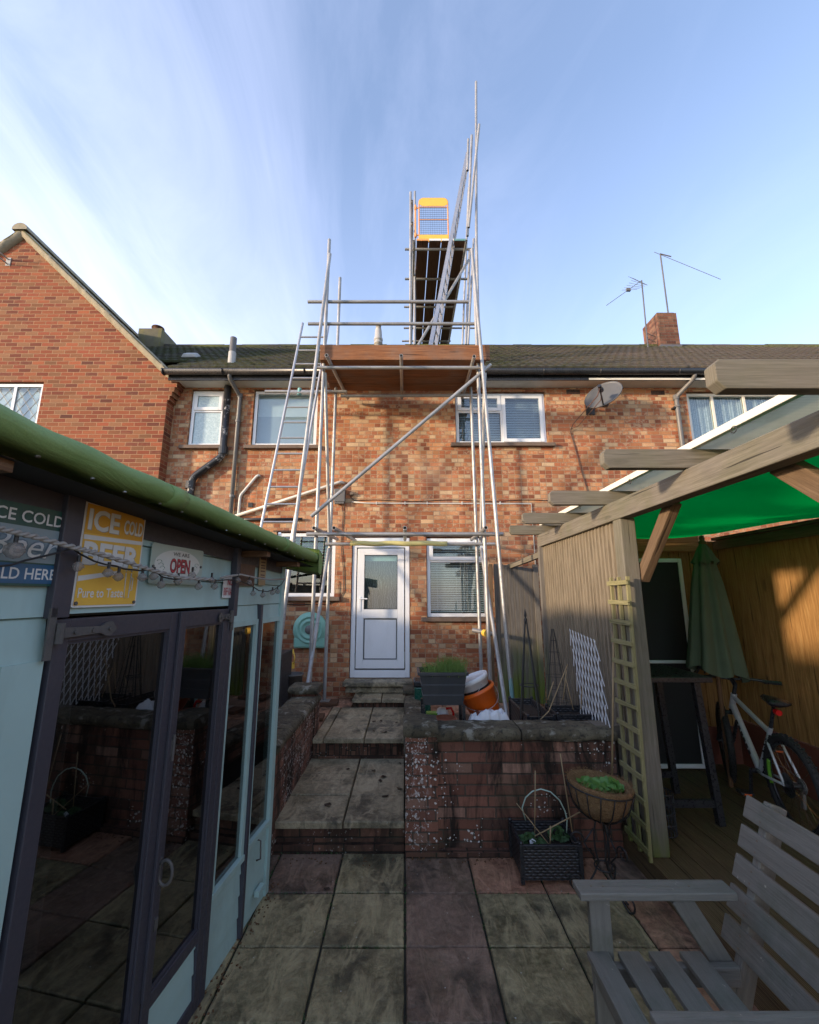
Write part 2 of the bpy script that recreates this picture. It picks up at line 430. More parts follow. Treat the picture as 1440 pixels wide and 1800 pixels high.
def tag(o, label=None, cat=None, group=None, kind=None):
    if label: o['label'] = label
    if cat: o['category'] = cat
    if group: o['group'] = group
    if kind: o['kind'] = kind
    return o
def thing(name, label, cat, loc=(0, 0, 0), group=None):
    o = bpy.data.objects.new(name, None); C.objects.link(o); o.location = loc; o.empty_display_size = .1
    return tag(o, label, cat, group)
_tc = 0
def text_mesh(txt, size, offset=0., shear=0., extrude=0., scx=1., align='CENTER'):
    """returns list of polygons (2D verts) via Blender's own font"""
    cu = bpy.data.curves.new('t', 'FONT'); cu.body = txt; cu.size = size; cu.offset = offset; cu.shear = shear; cu.extrude = extrude
    cu.align_x = align; cu.align_y = 'CENTER'; cu.resolution_u = 3
    ob = bpy.data.objects.new('t', cu); C.objects.link(ob)
    dg = bpy.context.evaluated_depsgraph_get(); me = bpy.data.meshes.new_from_object(ob.evaluated_get(dg))
    V = [(v.co.x*scx, v.co.y, v.co.z) for v in me.vertices]; F = [list(p.vertices) for p in me.polygons]
    bpy.data.objects.remove(ob); bpy.data.curves.remove(cu); bpy.data.meshes.remove(me)
    return V, F
def fit_text(mb, txt, S_, s0, s1, z0, z1, d, **k):
    """lettering stretched into the box s1 (reading start) .. s0, z0..z1 on a wall function S_"""
    V, F = text_mesh(txt, 1., **k); xs = [v[0] for v in V]; ys = [v[1] for v in V]; a, b, c, e = min(xs), max(xs), min(ys), max(ys)
    base = len(mb.v)
    for v in V: mb.v.append(S_(s1-(v[0]-a)/(b-a)*(s1-s0), z0+(v[1]-c)/(e-c)*(z1-z0), d))
    for f in F: mb.f.append([base+i for i in f]); mb.uv.append([(0, 0)]*len(f)); mb.mi.append(mb.mat); mb.sm.append(False)
def add_text(mb, txt, size, org, ex, ey, **k):
    V, F = text_mesh(txt, size, **k); org = Vector(org); ex = Vector(ex); ey = Vector(ey); ez = ex.cross(ey)
    base = len(mb.v)
    for v in V: mb.v.append(org + ex*v[0] + ey*v[1] + ez*v[2])
    for f in F: mb.f.append([base+i for i in f]); mb.uv.append([(0, 0)]*len(f)); mb.mi.append(mb.mat); mb.sm.append(False)
# ------------------------------------------------------------ materials
M = {}
M['brick'] = brick_mat('terrace brick', [(0, (.30, .10, .05)), (.22, (.40, .13, .06)), (.5, (.48, .18, .078)), (.74, (.53, .24, .105)), (.88, (.56, .34, .18)), (1, (.60, .43, .26))], (.44, .29, .18), True, mottle=.6, streaks=.5, scale=.89, split=.3)
M['brick_wing'] = brick_mat('wing brick', [(0, (.14, .046, .030)), (.3, (.28, .070, .034)), (.6, (.34, .098, .042)), (.85, (.26, .11, .05)), (1, (.29, .14, .07))], (.42, .25, .14), False, mottle=.25, scale=.89)
M['brick_wall'] = brick_mat('old garden brick', [(0, (.11, .058, .042)), (.35, (.19, .078, .052)), (.7, (.26, .11, .072)), (1, (.30, .17, .12))], (.105, .078, .058), True, split=.85, mottle=.15, flecks=.9, soot=1.0, scale=1.0)
M['brick_step'] = brick_mat('step brick', [(0, (.08, .045, .032)), (.5, (.14, .068, .046)), (1, (.20, .10, .065))], (.05, .04, .03), False, mottle=.1, soot=.7, flecks=.25)
M['brick_chim'] = brick_mat('chimney brick', [(0, (.15, .06, .04)), (.5, (.26, .10, .06)), (1, (.33, .17, .10))], (.22, .17, .12), False, mottle=.2, soot=.25)
M['upvc'] = paint_mat('white upvc', (.78, .79, .80), .35, .08, (.35, .33, .28), .18, .05)
M['upvc_old'] = paint_mat('cream upvc', (.72, .69, .60), .4, .12, (.35, .33, .28), .25, .05)
M['soffit'] = paint_mat('soffit paint', (.66, .63, .57), .6, .15, (.3, .28, .24), .35, .1)
M['black_pl'] = paint_mat('black plastic', (.022, .023, .026), .32, .3, (.10, .09, .08), .25, .08)
M['grey_pl'] = paint_mat('dark grey plastic', (.030, .034, .040), .42, .2, (.12, .11, .10), .3, .1)
M['pipe_grey'] = paint_mat('grey pipe', (.13, .125, .12), .45, .2, (.25, .23, .2), .3, .1)
M['sill'] = paint_mat('weathered sill', (.17, .12, .09), .85, .5, (.05, .055, .03), .5, .5, sc=14)
M['glass'] = glass_mat('window glass', (.80, .86, .88), 1.5, .05)
M['glass_sh'] = glass_mat('summerhouse glass', (.55, .56, .55), 1.5, .09, .012)
M['obscure'] = None
def galv():
    b = NB('galvanised tube'); p = b.pos(); uv = b.uv()
    n1 = b.noise(uv, 3.0, 5, .65); n2 = b.noise(p, 30, 4, .6)
    c = b.ramp(n1, [(.25, (.22, .215, .205)), (.5, (.36, .355, .345)), (.75, (.48, .47, .45))])
    c = b.mix(b.rng(n2, .55, .8, 0, .5), c, (.16, .14, .12))
    c = b.mix(b.rng(b.noise(b.map(uv, (1, .4, 1), (4, 2, 0)), 1.7, 4, .6), .60, .75, 0, .5), c, (.28, .17, .10))
    return b.bsdf(c, b.rng(n2, .3, .7, .35, .62), .55, nrm=b.bump(n2, .2, .002))
M['galv'] = galv()
M['galv_teal'] = paint_mat('teal sprayed tube', (.16, .36, .36), .5, .4, (.35, .35, .34), .6, .1, metal=.2, sc=9)
M['galv_pink'] = paint_mat('pink rusty tube', (.36, .20, .16), .5, .4, (.35, .35, .34), .5, .1, metal=.3, sc=9)
M['alu'] = paint_mat('aluminium', (.46, .46, .47), .42, .2, (.2, .19, .17), .3, .1, metal=.7)
M['coupler'] = paint_mat('coupler steel', (.24, .19, .14), .55, .4, (.33, .17, .07), .6, .3, metal=.5, sc=30)
M['board'] = wood_mat('scaffold board', (.12, .045, .02), (.27, .11, .045), (.42, .20, .09), .5, .8, streak=.6, weather=.35)
M['board_dark'] = wood_mat('old scaffold board', (.07, .035, .02), (.14, .07, .04), (.2, .11, .06), .8, .85, streak=.5)
M['yellow'] = paint_mat('yellow gate paint', (.82, .50, .07), .45, .2, (.35, .25, .12), .3, .1)
M['orange_rim'] = paint_mat('orange gate frame', (.76, .33, .10), .45, .3, (.4, .38, .33), .4, .1)
M['yellow_slv'] = paint_mat('yellow foam sleeve', (.62, .55, .22), .75, .35, (.28, .25, .14), .4, .3)
M['lead'] = paint_mat('lead flashing', (.42, .41, .39), .6, .3, (.15, .15, .12), .4, .3)
M['pvcpipe'] = paint_mat('white waste pipe', (.60, .58, .53), .5, .15, (.3, .28, .22), .35, .1)
M['cable'] = flat('black cable', (.015, .014, .013), .5)
M['rust_cable'] = flat('brown cable', (.10, .045, .03), .6)
M['blind'] = flat('cream blind', (.78, .80, .78), .8)
M['mint_blind'] = flat('mint blind', (.42, .62, .54), .8)
M['green_blind'] = flat('green slat blind', (.22, .42, .22), .7)
M['room'] = flat('dark room', (.018, .018, .02), .9)
M['greycurtain'] = flat('grey room', (.50, .53, .55), .9)
M['lime'] = paint_mat('mossy mortar verge', (.33, .29, .205), .9, .6, (.07, .07, .035), .55, .6, sc=10)
M['mossy'] = paint_mat('moss covered render', (.14, .125, .08), .95, .6, (.16, .15, .025), 1., 1., sc=5)
def white_curtain():
    b = NB('net curtain'); uv = b.uv()
    w = b.node('ShaderNodeTexWave'); b.set(w.inputs['Vector'], b.map(uv, (1, .06, 1))); w.inputs['Scale'].default_value = 9; w.inputs['Distortion'].default_value = 3.5
    v = b.noise(b.map(uv, (1, 1.6, 1)), 26, 2)
    c = b.mix(w.outputs[0], (.34, .37, .39), (.72, .74, .74)); c = b.mix(b.rng(v, .5, .6, 0, .6), c, (.36, .38, .38))
    return b.bsdf(c, .9)
M['net'] = white_curtain()
def frosted():
    b = NB('patterned obscure glass'); p = b.pos(); v = b.node('ShaderNodeTexVoronoi'); b.set(v.inputs['Vector'], p); v.inputs['Scale'].default_value = 38
    c = b.mix(v.outputs[0], (.34, .46, .50), (.55, .66, .68))
    return b.bsdf(c, .16, nrm=b.bump(v.outputs[0], .5, .006))
M['obscure'] = frosted()
def tile():
    b = NB('mossy concrete tile'); p = b.pos(); x, y, z = b.sep(p)
    n1 = b.noise(p, 1.1, 4, .6); n2 = b.noise(p, 16, 5, .7); n3 = b.noise(p, 70, 3)
    base = b.mix(b.rng(x, 1.0, 4.5), (.030, .029, .027), (.085, .064, .052))
    c = b.mix(b.rng(n2, .3, .7), base, b.mix(.5, base, (.20, .17, .14)))
    moss = b.m('MULTIPLY', b.rng(b.m('ADD', n2, b.m('MULTIPLY', n1, .5)), .62, .86), b.rng(x, 1.5, 5., 1, .35))
    c = b.mix(b.m('MULTIPLY', moss, .8), c, (.042, .052, .016))
    ridge = b.m('MULTIPLY', b.rng(z, 7.45, 7.9), b.rng(n1, .35, .6))
    c = b.mix(ridge, c, (.13, .13, .045))
    return b.bsdf(c, .95, nrm=b.bump(b.m('ADD', n2, b.m('MULTIPLY', n3, .4)), .9, .02), spec=.15)
M['tile'] = tile()
def flaky():
    b = NB('flaking black pipe paint'); p = b.pos(); n = b.noise(p, 13, 5, .7, .5); n2 = b.noise(p, 3, 3)
    k = b.m('MULTIPLY', b.rng(n, .56, .60), b.rng(n2, .35, .6))
    return b.bsdf(b.mix(k, (.02, .02, .022), (.48, .45, .42)), .35, nrm=b.bump(k, .5, .004))
M['flaky'] = flaky()

# ------------------------------------------------------------ house
def wall_with_holes(mb, x0, x1, z0, z1, Y, holes, depth=.09):
    xs = sorted({x0, x1, *[h[0] for h in holes], *[h[1] for h in holes]}); zs = sorted({z0, z1, *[h[2] for h in holes], *[h[3] for h in holes]})
    for a, b in zip(xs, xs[1:]):
        for c, d in zip(zs, zs[1:]):
            mx, mz = (a+b)/2, (c+d)/2
            if any(h[0] < mx < h[1] and h[2] < mz < h[3] for h in holes): continue
            mb.face([(a, Y, c), (b, Y, c), (b, Y, d), (a, Y, d)])
    for (a, b, c, d) in holes:
        Z = Y+depth
        mb.face([(a, Y, c), (a, Y, d), (a, Z, d), (a, Z, c)]); mb.face([(b, Y, c), (b, Z, c), (b, Z, d), (b, Y, d)])
        mb.face([(a, Y, d), (b, Y, d), (b, Z, d), (a, Z, d)]); mb.face([(a, Y, c), (a, Z, c), (b, Z, c), (b, Y, c)])

FY = 6.5
def frame_rect(mb, a, b, c, d, Y, w, t):
    """window frame members: a..b x, c..d z, width w, from Y to Y+t; mitred look by butting"""
    mb.box((a, Y, c), (a+w, Y+t, d)); mb.box((b-w, Y, c), (b, Y+t, d))
    mb.box((a+w, Y, c), (b-w, Y+t, c+w)); mb.box((a+w, Y, d-w), (b-w, Y+t, d))
def window(root, a, b, c, d, panes, label=None, back=None, fm='upvc', sill=True, Y=None, opened=None):
    """panes: list of (x0,x1,z0,z1,sash) in metres"""
    Y = (FY+.035) if Y is None else Y
    f = MB(); frame_rect(f, a, b, c, d, Y, .05, .06)
    # fill bars between panes: draw sash frames for each pane
    cells = panes
    xs = sorted({round(p[1], 3) for p in cells if p[1] < b-.08}); 
    for p in cells:
        x0, x1, z0, z1, sash = p
        if x1 < b-.08: f.box((x1-.022, Y+.002, z0), (x1+.022, Y+.058, z1))
        if z1 < d-.08: f.box((x0, Y+.004, z1-.022), (x1, Y+.056, z1+.022))
    fo = f.build('window', M[fm], root, bevel=.004)
    for p in cells:
        x0, x1, z0, z1, sash = p
        x0 += .05 if abs(x0-a) < .02 else .022; x1 -= .05 if abs(x1-b) < .02 else .022
        z0 += .05 if abs(z0-c) < .02 else .022; z1 -= .05 if abs(z1-d) < .02 else .022
        yy = Y+.02
        if sash:
            s_ = MB(); q = MB()
            frame_rect(s_, x0-.012, x1+.012, z0-.012, z1+.012, Y-.016, .055, .05)
            so = s_.build('sash', M[fm], fo, bevel=.004)
            if opened is p or sash == 2:
                pass
            x0 += .04; x1 -= .04; z0 += .04; z1 -= .04; yy = Y
        g = MB(); g.box((x0, yy, z0), (x1, yy+.006, z1)); g.build('pane', M['glass'] if not (back and back.get('obscure')) else M['obscure'], fo)
        gk = MB(); e = .006
        frame_rect(gk, x0-.001, x1+.001, z0-.001, z1+.001, yy-.004, e, .003); gk.build('gasket', M['cable'], fo)
    if back:
        if back.get('room', 1):
            r = MB(); y2 = Y+.75
            r.face([(a, y2, c), (b, y2, c), (b, y2, d), (a, y2, d)]); r.face([(a, Y+.07, c), (a, y2, c), (a, y2, d), (a, Y+.07, d)]); r.face([(b, Y+.07, c), (b, y2, c), (b, y2, d), (b, Y+.07, d)])
            r.face([(a, Y+.07, c), (b, Y+.07, c), (b, y2, c), (a, y2, c)]); r.face([(a, Y+.07, d), (b, Y+.07, d), (b, y2, d), (a, y2, d)])
            r.build('room_backing', M[back.get('roommat', 'room')], fo)
        if 'slats' in back:
            z0, z1, m_, x0_, x1_ = back['slats']; s_ = MB(); z = z0; yb = Y+.085
            while z < z1:
                cl = back.get('close', .005); s_.face([(x0_, yb-.011, z-cl), (x1_, yb-.011, z-cl), (x1_, yb+.011, z+cl), (x0_, yb+.011, z+cl)]); z += back.get('gap', .025)
            for xx in (x0_+.12, (x0_+x1_)/2, x1_-.12): s_.tube((xx, yb, z0), (xx, yb, z1), .0016, 4)
            s_.build('blind', M[m_], fo)
        if 'sheet' in back:
            for (z0, z1, m_) in back['sheet']:
                s_ = MB(); N = 60; P = [[(a+.04+(b-a-.08)*j/N, Y+.10+.012*math.sin(j*1.3)*back.get('fold', 0), zz) for j in range(N+1)] for zz in (z0, z1)]
                U = [[((b-a)*j/N, zz) for j in range(N+1)] for zz in (z0, z1)]
                s_.grid(P, U); s_.build('blind', M[m_], fo)
    if sill:
        s_ = MB(); s_.obox(((a+b)/2, FY-.008, c-.035), (b-a+.20, .13, .06)); so = s_.build('sill', M['sill'], fo, bevel=.008)
    if label: fo['label'] = label
    return fo

house = thing('terraced_house', 'long two storey red brick terrace with white windows and mossy tiled roof', 'house', (0, FY, .39))
holes = [(-3.55, -3.0, 4.21, 5.21), (-2.51, -1.44, 4.21, 5.21), (.83, 2.33, 4.25, 5.17), (4.68, 6.5, 4.25, 5.17),
         (-.82, .08, .64, 2.73), (.33, 1.27, 1.51, 2.73), (-2.0, -1.07, 1.81, 2.81)]
w = MB(); wall_with_holes(w, -3.83, 11.3, .2, 5.26, FY, holes)
w.face([(11.3, FY, .2), (11.3, 12.9, .2), (11.3, 12.9, 5.26), (11.3, FY, 5.26)]); w.face([(11.3, 12.9, .2), (-3.83, 12.9, .2), (-3.83, 12.9, 5.26), (11.3, 12.9, 5.26)])
w.build('wall', M['brick'], house)
# brick soldier/lintel shadow line put in as black strips above ground floor openings
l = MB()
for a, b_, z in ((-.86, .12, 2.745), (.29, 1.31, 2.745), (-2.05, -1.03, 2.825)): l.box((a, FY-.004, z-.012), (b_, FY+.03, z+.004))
l.build('lintel_shadow_line', M['cable'], house)
# windows
window(house, -3.54, -3.0, 4.22, 5.19, [(-3.54, -3.0, 4.22, 4.84, 0), (-3.54, -3.0, 4.84, 5.19, 1)], 'small white bathroom window with patterned glass beside black soil pipe', dict(obscure=1, room=0))
window(house, -2.50, -1.45, 4.22, 5.19, [(-2.50, -1.45, 4.22, 5.19, 0)], 'single pane white window with pale blind above the leaning ladder', dict(sheet=[(4.78, 5.17, 'blind'), (4.24, 4.78, 'greycurtain')], room=0))
window(house, .84, 2.32, 4.26, 5.15, [(.84, 1.60, 4.26, 4.83, 0), (.84, 1.60, 4.83, 5.15, 1), (1.60, 2.32, 4.26, 5.15, 1)], 'wide white window with slatted blinds beside the satellite dish', dict(slats=(4.28, 5.12, 'greycurtain', .88, 2.28), gap=.030, close=.0145))
window(house, 4.69, 6.49, 4.26, 5.15, [(4.69, 5.13, 4.26, 5.15, 0), (5.13, 5.66, 4.26, 5.15, 0), (5.66, 6.49, 4.26, 5.15, 0)], 'white three light window with patterned net curtains', dict(sheet=[(4.28, 5.13, 'net')], fold=1, room=0), fm='upvc_old')
window(house, .34, 1.26, 1.52, 2.71, [(.34, 1.26, 1.52, 2.36, 0), (.34, 1.26, 2.36, 2.71, 1)], 'white kitchen window with closed cream venetian blind', dict(slats=(1.54, 2.66, 'blind', .38, 1.22), gap=.027, close=.006))
window(house, -1.99, -1.08, 1.82, 2.79, [(-1.99, -1.08, 1.82, 2.79, 0)], 'white ground floor window with green slatted blind half down', dict(slats=(2.30, 2.76, 'green_blind', -1.95, -1.1), gap=.045))
# trickle details: sill extension for small sills already built
# door
d = MB(); a, b_, c, dd = -.81, .07, .655, 2.715; Y = FY+.02
d.box((a, Y, c), (a+.065, Y+.07, dd)); d.box((b_-.065, Y, c), (b_, Y+.07, dd)); d.box((a+.065, Y, dd-.15), (b_-.065, Y+.07, dd)); d.box((a+.065, Y-.012, c), (b_-.065, Y+.07, c+.10))
door = d.build('door', M['upvc'], house, bevel=.005); door['label'] = 'white half glazed back door at the top of the steps'
s_ = MB(); x0, x1, z0, z1 = a+.08, b_-.08, c+.125, dd-.165; yy = Y+.004
s_.box((x0, yy, z0), (x0+.105, yy+.05, z1)); s_.box((x1-.105, yy, z0), (x1, yy+.05, z1)); s_.box((x0+.105, yy, z1-.10), (x1-.105, yy+.05, z1))
s_.box((x0+.105, yy, z0), (x1-.105, yy+.05, z0+.12)); s_.box((x0+.105, yy, 1.50), (x1-.105, yy+.05, 1.63)); s_.box((x0+.105, yy+.018, z0+.12), (x1-.105, yy+.04, 1.50))
s_.build('door_leaf', M['upvc'], door, bevel=.005)
s_ = MB(); frame_rect(s_, x0+.112, x1-.112, z0+.127, 1.493, yy+.010, .012, .010); frame_rect(s_, x0+.107, x1-.107, 1.632, z1-.102, yy-.002, .007, .012); s_.build('gasket', M['grey_pl'], door)
s_ = MB(); s_.box((x0+.105, yy+.02, 1.63), (x1-.105, yy+.026, z1-.10)); s_.build('pane', M['glass'], door)
s_ = MB(); s_.face([(x0, yy+.06, 1.62), (x1, yy+.06, 1.62), (x1, yy+.06, 2.36), (x0, yy+.06, 2.36)]); s_.build('patterned_pane', None or NB('leaf pattern glass').mat, door)
def leafglass(mat):
    nt = mat.node_tree; nt.nodes.clear(); b = NB.__new__(NB); b.mat = mat; b.nt = nt; b.n = nt.nodes; b.L = nt.links; b.out = nt.nodes.new('ShaderNodeOutputMaterial')
    p = b.pos(); w_ = b.node('ShaderNodeTexWave'); b.set(w_.inputs['Vector'], b.map(p, (1, 1, .7))); w_.inputs['Scale'].default_value = 9; w_.inputs['Distortion'].default_value = 14; w_.inputs['Detail'].default_value = 3
    k = b.rng(w_.outputs[0], .80, .95); b.bsdf(b.mix(k, (.035, .04, .042), (.13, .14, .14)), .2)
leafglass(bpy.data.materials['leaf pattern glass'])
s_ = MB(); s_.face([(x0, yy+.058, 2.36), (x1, yy+.058, 2.36), (x1, yy+.058, 2.6), (x0, yy+.058, 2.6)]); s_.build('blind', M['mint_blind'], door)
h_ = MB(); h_.box((x0+.035, yy-.008, 1.60), (x0+.062, yy, 1.82)); h_.tube((x0+.048, yy-.008, 1.79), (x0+.048, yy-.05, 1.79), .009); h_.tube((x0+.044, yy-.048, 1.79), (x0+.165, yy-.052, 1.785), .009); h_.build('handle', M['upvc'], door)

# soffit, fascia, gutter
s_ = MB(); s_.box((-3.78, 6.24, 5.235), (11.4, 6.52, 5.25)); s_.build('soffit', M['soffit'], house)
s_ = MB(); s_.box((-3.80, 6.215, 5.225), (11.4, 6.24, 5.37)); s_.build('fascia', M['black_pl'], house)
s_ = MB(); s_.box((2.95, 6.205, 5.222), (11.4, 6.2145, 5.255)); s_.build('fascia_trim', M['upvc_old'], house)
g = MB()
N = 8; prof = [(6.21+.0-.115*.5+.058*math.cos(math.pi+math.pi*k/N), 5.345+.06*-math.sin(math.pi*k/N)*1.0) for k in range(N+1)]
prof = [(6.21-.115, 5.365)] + prof + [(6.21, 5.365)]
P = [[(x, y, z) for (y, z) in prof] for x in (-3.86, 2.9)]; g.grid(P); P = [[(x, y, z) for (y, z) in prof] for x in (2.9, 11.4)]; g.grid(P)
for x in (-3.86,): g.face([(x, y, z) for (y, z) in prof])
for x in (-3.84, -2.9, -1.6, 2.2, 3.1, 4.35, 5.3): 
    g.path([(x, y-.004 if y < 6.15 else y, z-.004) for (y, z) in prof], .007, 6)
g.build('gutter', M['black_pl'], house, solid=.004)
# roof
EY, EZ, RY, RZ = 6.17, 5.40, 9.55, 7.92
r = MB(); NC = 14; XF = [-7.2+i*.0375 for i in range(int(18.6/.0375)+1)]
sl_ = Vector((0, RY-EY, RZ-EZ)); nn = Vector((0, -(RZ-EZ), RY-EY)).normalized()
for k in range(NC):
    t0, t1 = k/NC, (k+1)/NC+.01; rows = []
    XS = XF if k > 2 else [x for x in XF if x > -3.82]
    jag = [random.uniform(-.012, .012) for _ in XS]
    offs = [(t0, -.004), (t0, .034), (t0+.3/NC, .030), (t1, .006)]
    for (t, h_) in offs:
        row = []
        for i, x in enumerate(XS):
            wv = .016*(.5+.5*math.cos(2*math.pi*x/.15)); tile = math.floor((x+.15*(k % 2))/.30)
            random.seed(k*1000+tile); jt = random.uniform(-.006, .010)
            tt = t + (0 if t != t0 else jt/3)
            p = Vector((x, EY, EZ)) + sl_*tt + nn*(h_+(wv if h_ > 0 else wv*.6)+jt*.5)
            row.append(p)
        rows.append(row)
    r.grid(rows, None, True)
random.seed(11)
r.face([(-7.2, RY+.1, RZ-.03), (11.4, RY+.1, RZ-.03), (11.4, 12.93, 5.4), (-7.2, 12.93, 5.4)])
roof = r.build('roof', M['tile'], house)
r = MB()
x = -7.2
while x < 11.3:
    P = [[Vector((xx, RY+.02+.13*math.sin(a_), RZ-.03+.10*math.cos(a_))) for a_ in [R(-95+190*q/8) for q in range(9)]] for xx in (x, x+.445)]
    dz = random.uniform(-.01, .01); P = [[p+Vector((0, 0, dz)) for p in row] for row in P]; r.grid(P); x += .45
r.build('ridge_tiles', M['tile'], roof)
# chimneys
ch = MB(); ch.box((6.26, 9.32, 7.4), (6.74, 9.96, 8.72)); c1 = ch.build('chimney', M['brick_chim'], roof)
f_ = MB(); f_.box((6.235, 9.295, 7.70), (6.765, 9.32, 7.84)); f_.box((6.235, 9.32, 7.70), (6.26, 9.9, 7.84)); f_.obox((6.50, 9.64, 8.735), (.42, .56, .05)); f_.build('flashing', M['pipe_grey'], c1)
ch = MB(); ch.box((-6.55, 9.3, 7.3), (-5.98, 9.95, 8.28)); c2 = ch.build('chimney', M['mossy'], roof); c2['label'] = 'mossy rendered chimney with a stub of clay pot'
f_ = MB(); f_.lathe([(.13, 8.28), (.14, 8.38), (.11, 8.42), (.11, 8.46), (.15, 8.47), (.14, 8.50), (0, 8.53)], (-6.27, 9.6, 0), n=16); f_.build('chimney_pot', M['brick_step'], c2)
# flue pipes on roof
def rp(px, py, y=None):
    r_ = ray(px, py); # intersect roof plane
    n_ = nn; p0 = Vector((0, EY, EZ)); o_ = Vector((0, 0, EYE)); t = (p0-o_).dot(n_)/r_.dot(n_); return o_ + r_*t
q = rp(407, 640); f_ = MB(); f_.tube(q-Vector((0, 0, .1)), q+Vector((0, 0, .22)), .062, 16); f_.build('vent_pipe_sleeve', M['lead'], roof)
f_ = MB(); f_.tube(q+Vector((0, 0, .2)), q+Vector((0, 0, .50)), .055, 16); f_.build('vent_pipe', M['pipe_grey'], roof)
q = rp(337, 632); f_ = MB(); f_.obox(q+nn*.08, (.30, .22, .07), Matrix.Rotation(R(36), 3, 'X'), taper=(.7, .7)); f_.build('roof_vent', M['lead'], roof, bevel=.02)
q = atY(665, 606, 8.4); f_ = MB(); f_.lathe([(.055, -.6), (.055, .0), (.095, .01), (.095, .06), (.08, .07), (.08, .09), (.1, .1), (.1, .14), (.085, .15), (.075, .32), (.055, .44), (.06, .44), (.06, .48), (0, .49)], q, n=20); f_.build('boiler_flue', M['lead'], roof)

# soil pipe, downpipes, waste pipes
def pipe(name, pts, r_, mat, parent, n=12, collars=(), label=None):
    m_ = MB(); P = []
    pts = [Vector(p) for p in pts]
    for i, p in enumerate(pts):   # round corners
        if 0 < i < len(pts)-1:
            a_ = (pts[i-1]-p); b2 = (pts[i+1]-p); k = min(a_.length, b2.length, r_*3.2)*.5
            A = p+a_.normalized()*k; B = p+b2.normalized()*k
            for t in (0, .25, .5, .75, 1): P.append(A*(1-t)**2 + p*2*t*(1-t) + B*t*t)
        else: P.append(p)
    m_.path(P, r_, n)
    for c_ in collars:
        a_, b2 = Vector(c_[0]), Vector(c_[1]); m_.tube(a_, b2, r_*1.28, n)
    o = m_.build(name, mat, parent)
    if label: o['label'] = label
    return o
y = FY-.075
pipe('soil_pipe', [(-2.92, y, 5.22), (-2.91, y, 4.02), (-3.36, y, 3.66), (-3.38, y, 2.5)], .056, M['flaky'], house, 14, [((-2.91, y, 4.05), (-2.91, y, 4.17)), ((-3.38, y, 3.48), (-3.38, y, 3.60)), ((-3.38, y, 3.40), (-3.38, y, 3.43))], 'black soil pipe with flaking paint and a double bend')
y = FY-.05
pipe('downpipe', [(-2.80, 6.16, 5.31), (-2.80, 6.2, 5.24), (-2.72, y, 5.06), (-2.72, y, 2.0)], .034, M['pipe_grey'], house, 10, [((-2.72, y, 5.03), (-2.72, y, 5.10)), ((-2.72, y, 4.6), (-2.72, y, 4.64)), ((-2.72, y, 3.35), (-2.72, y, 3.39))], 'thin grey rainwater pipe beside the black soil pipe')
pipe('downpipe', [(4.62, 6.16, 5.31), (4.62, 6.2, 5.24), (4.47, y, 5.04), (4.47, y, .4)], .036, M['pipe_grey'], house, 10, [((4.47, y, 5.0), (4.47, y, 5.08)), ((4.47, y, 4.86), (4.47, y, 4.89))], 'grey rainwater pipe beside the net curtained window')
b3 = MB(); b3.box((4.40, y-.02, 4.84), (4.46, FY, 4.87)); b3.build('pipe_bracket', M['cable'], house)
y = FY-.03
pipe('waste_pipe', [(-2.33, FY+.02, 3.71), (-2.33, y, 3.71), (-2.36, y, 3.70), (-2.60, y, 3.38), (-2.62, y, 2.2)], .021, M['pvcpipe'], house, 10, label='short cranked white waste pipe')
pipe('waste_pipe', [(-2.85, y-.02, 2.98), (-1.02, y-.02, 3.60), (-.98, FY+.02, 3.60)], .024, M['pvcpipe'], house, 10, label='long sloping white waste pipe below the upstairs window')
pipe('waste_pipe', [(-2.9, y-.01, 2.995), (-1.60, y-.01, 3.005)], .022, M['black_pl'], house, 10, label='short black level pipe')
b3 = MB(); b3.box((-2.47, FY-.02, 3.20), (-2.40, FY+.01, 3.27)); b3.build('outside_vent', M['cable'], house)
for xc, zc in ((2.80, 5.165), (4.21, 5.15)):
    b3 = MB()
    for i in range(9):
        for j in range(3): b3.box((xc-.105+i*.0245, FY-.004, zc-.034+j*.026), (xc-.105+i*.0245+.014, FY+.003, zc-.034+j*.026+.016))
    b3.build('air_brick', M['cable'], house)
    b3 = MB(); b3.box((xc-.11, FY-.002, zc-.04), (xc+.115, FY+.002, zc+.04)); b3.build('air_brick_plate', M['brick_step'], house)
# junction box, trunking and cables
b3 = MB(); b3.box((-1.11, FY-.09, 3.27), (-.94, FY, 3.48)); b3.box((-1.10, FY-.085, 3.24), (-.95, FY-.02, 3.268)); b3.build('junction_box', M['pipe_grey'], house, bevel=.006)
b3 = MB(); b3.path([(-.84, FY-.014, 3.285), (-.6, FY-.014, 3.262), (1.99, FY-.014, 3.255), (2.0, FY-.014, 2.2)], .011, 6)
for x in (-.45, 0.0, .35, .9, 1.5): b3.box((x-.008, FY-.028, 3.24), (x+.008, FY, 3.285))
b3.build('cable_trunking', M['pvcpipe'], house)
b3 = MB(); P = [(-.86, FY-.015, 3.38), (-.84, FY-.02, 3.34)]
for i in range(30): P.append((-.8+i*.155, FY-.012, 3.305+.012*math.sin(i*.8)-(.015 if i > 20 else 0)))
b3.path(P, .0055, 5); b3.path([(-1.0, FY-.02, 3.27), (-.97, FY-.012, 3.1), (-.99, FY-.012, 2.6), (-.94, FY-.012, 2.2), (-.93, FY-.012, 1.9), (-1.0, FY-.012, 1.77), (-1.15, FY-.012, 1.71), (-1.6, FY-.012, 1.70), (-2.3, FY-.012, 1.72)], .006, 5)
b3.path([(-1.0, FY-.01, 2.05), (-1.0, FY-.01, 1.80), (-1.3, FY-.01, 1.775), (-1.9, FY-.01, 1.78)], .005, 5); b3.build('cable', M['cable'], house)
b3 = MB(); b3.tube((-.84, FY, 3.40), (-.84, FY-.05, 3.42), .03, 12); b3.build('outside_light', M['coupler'], house)

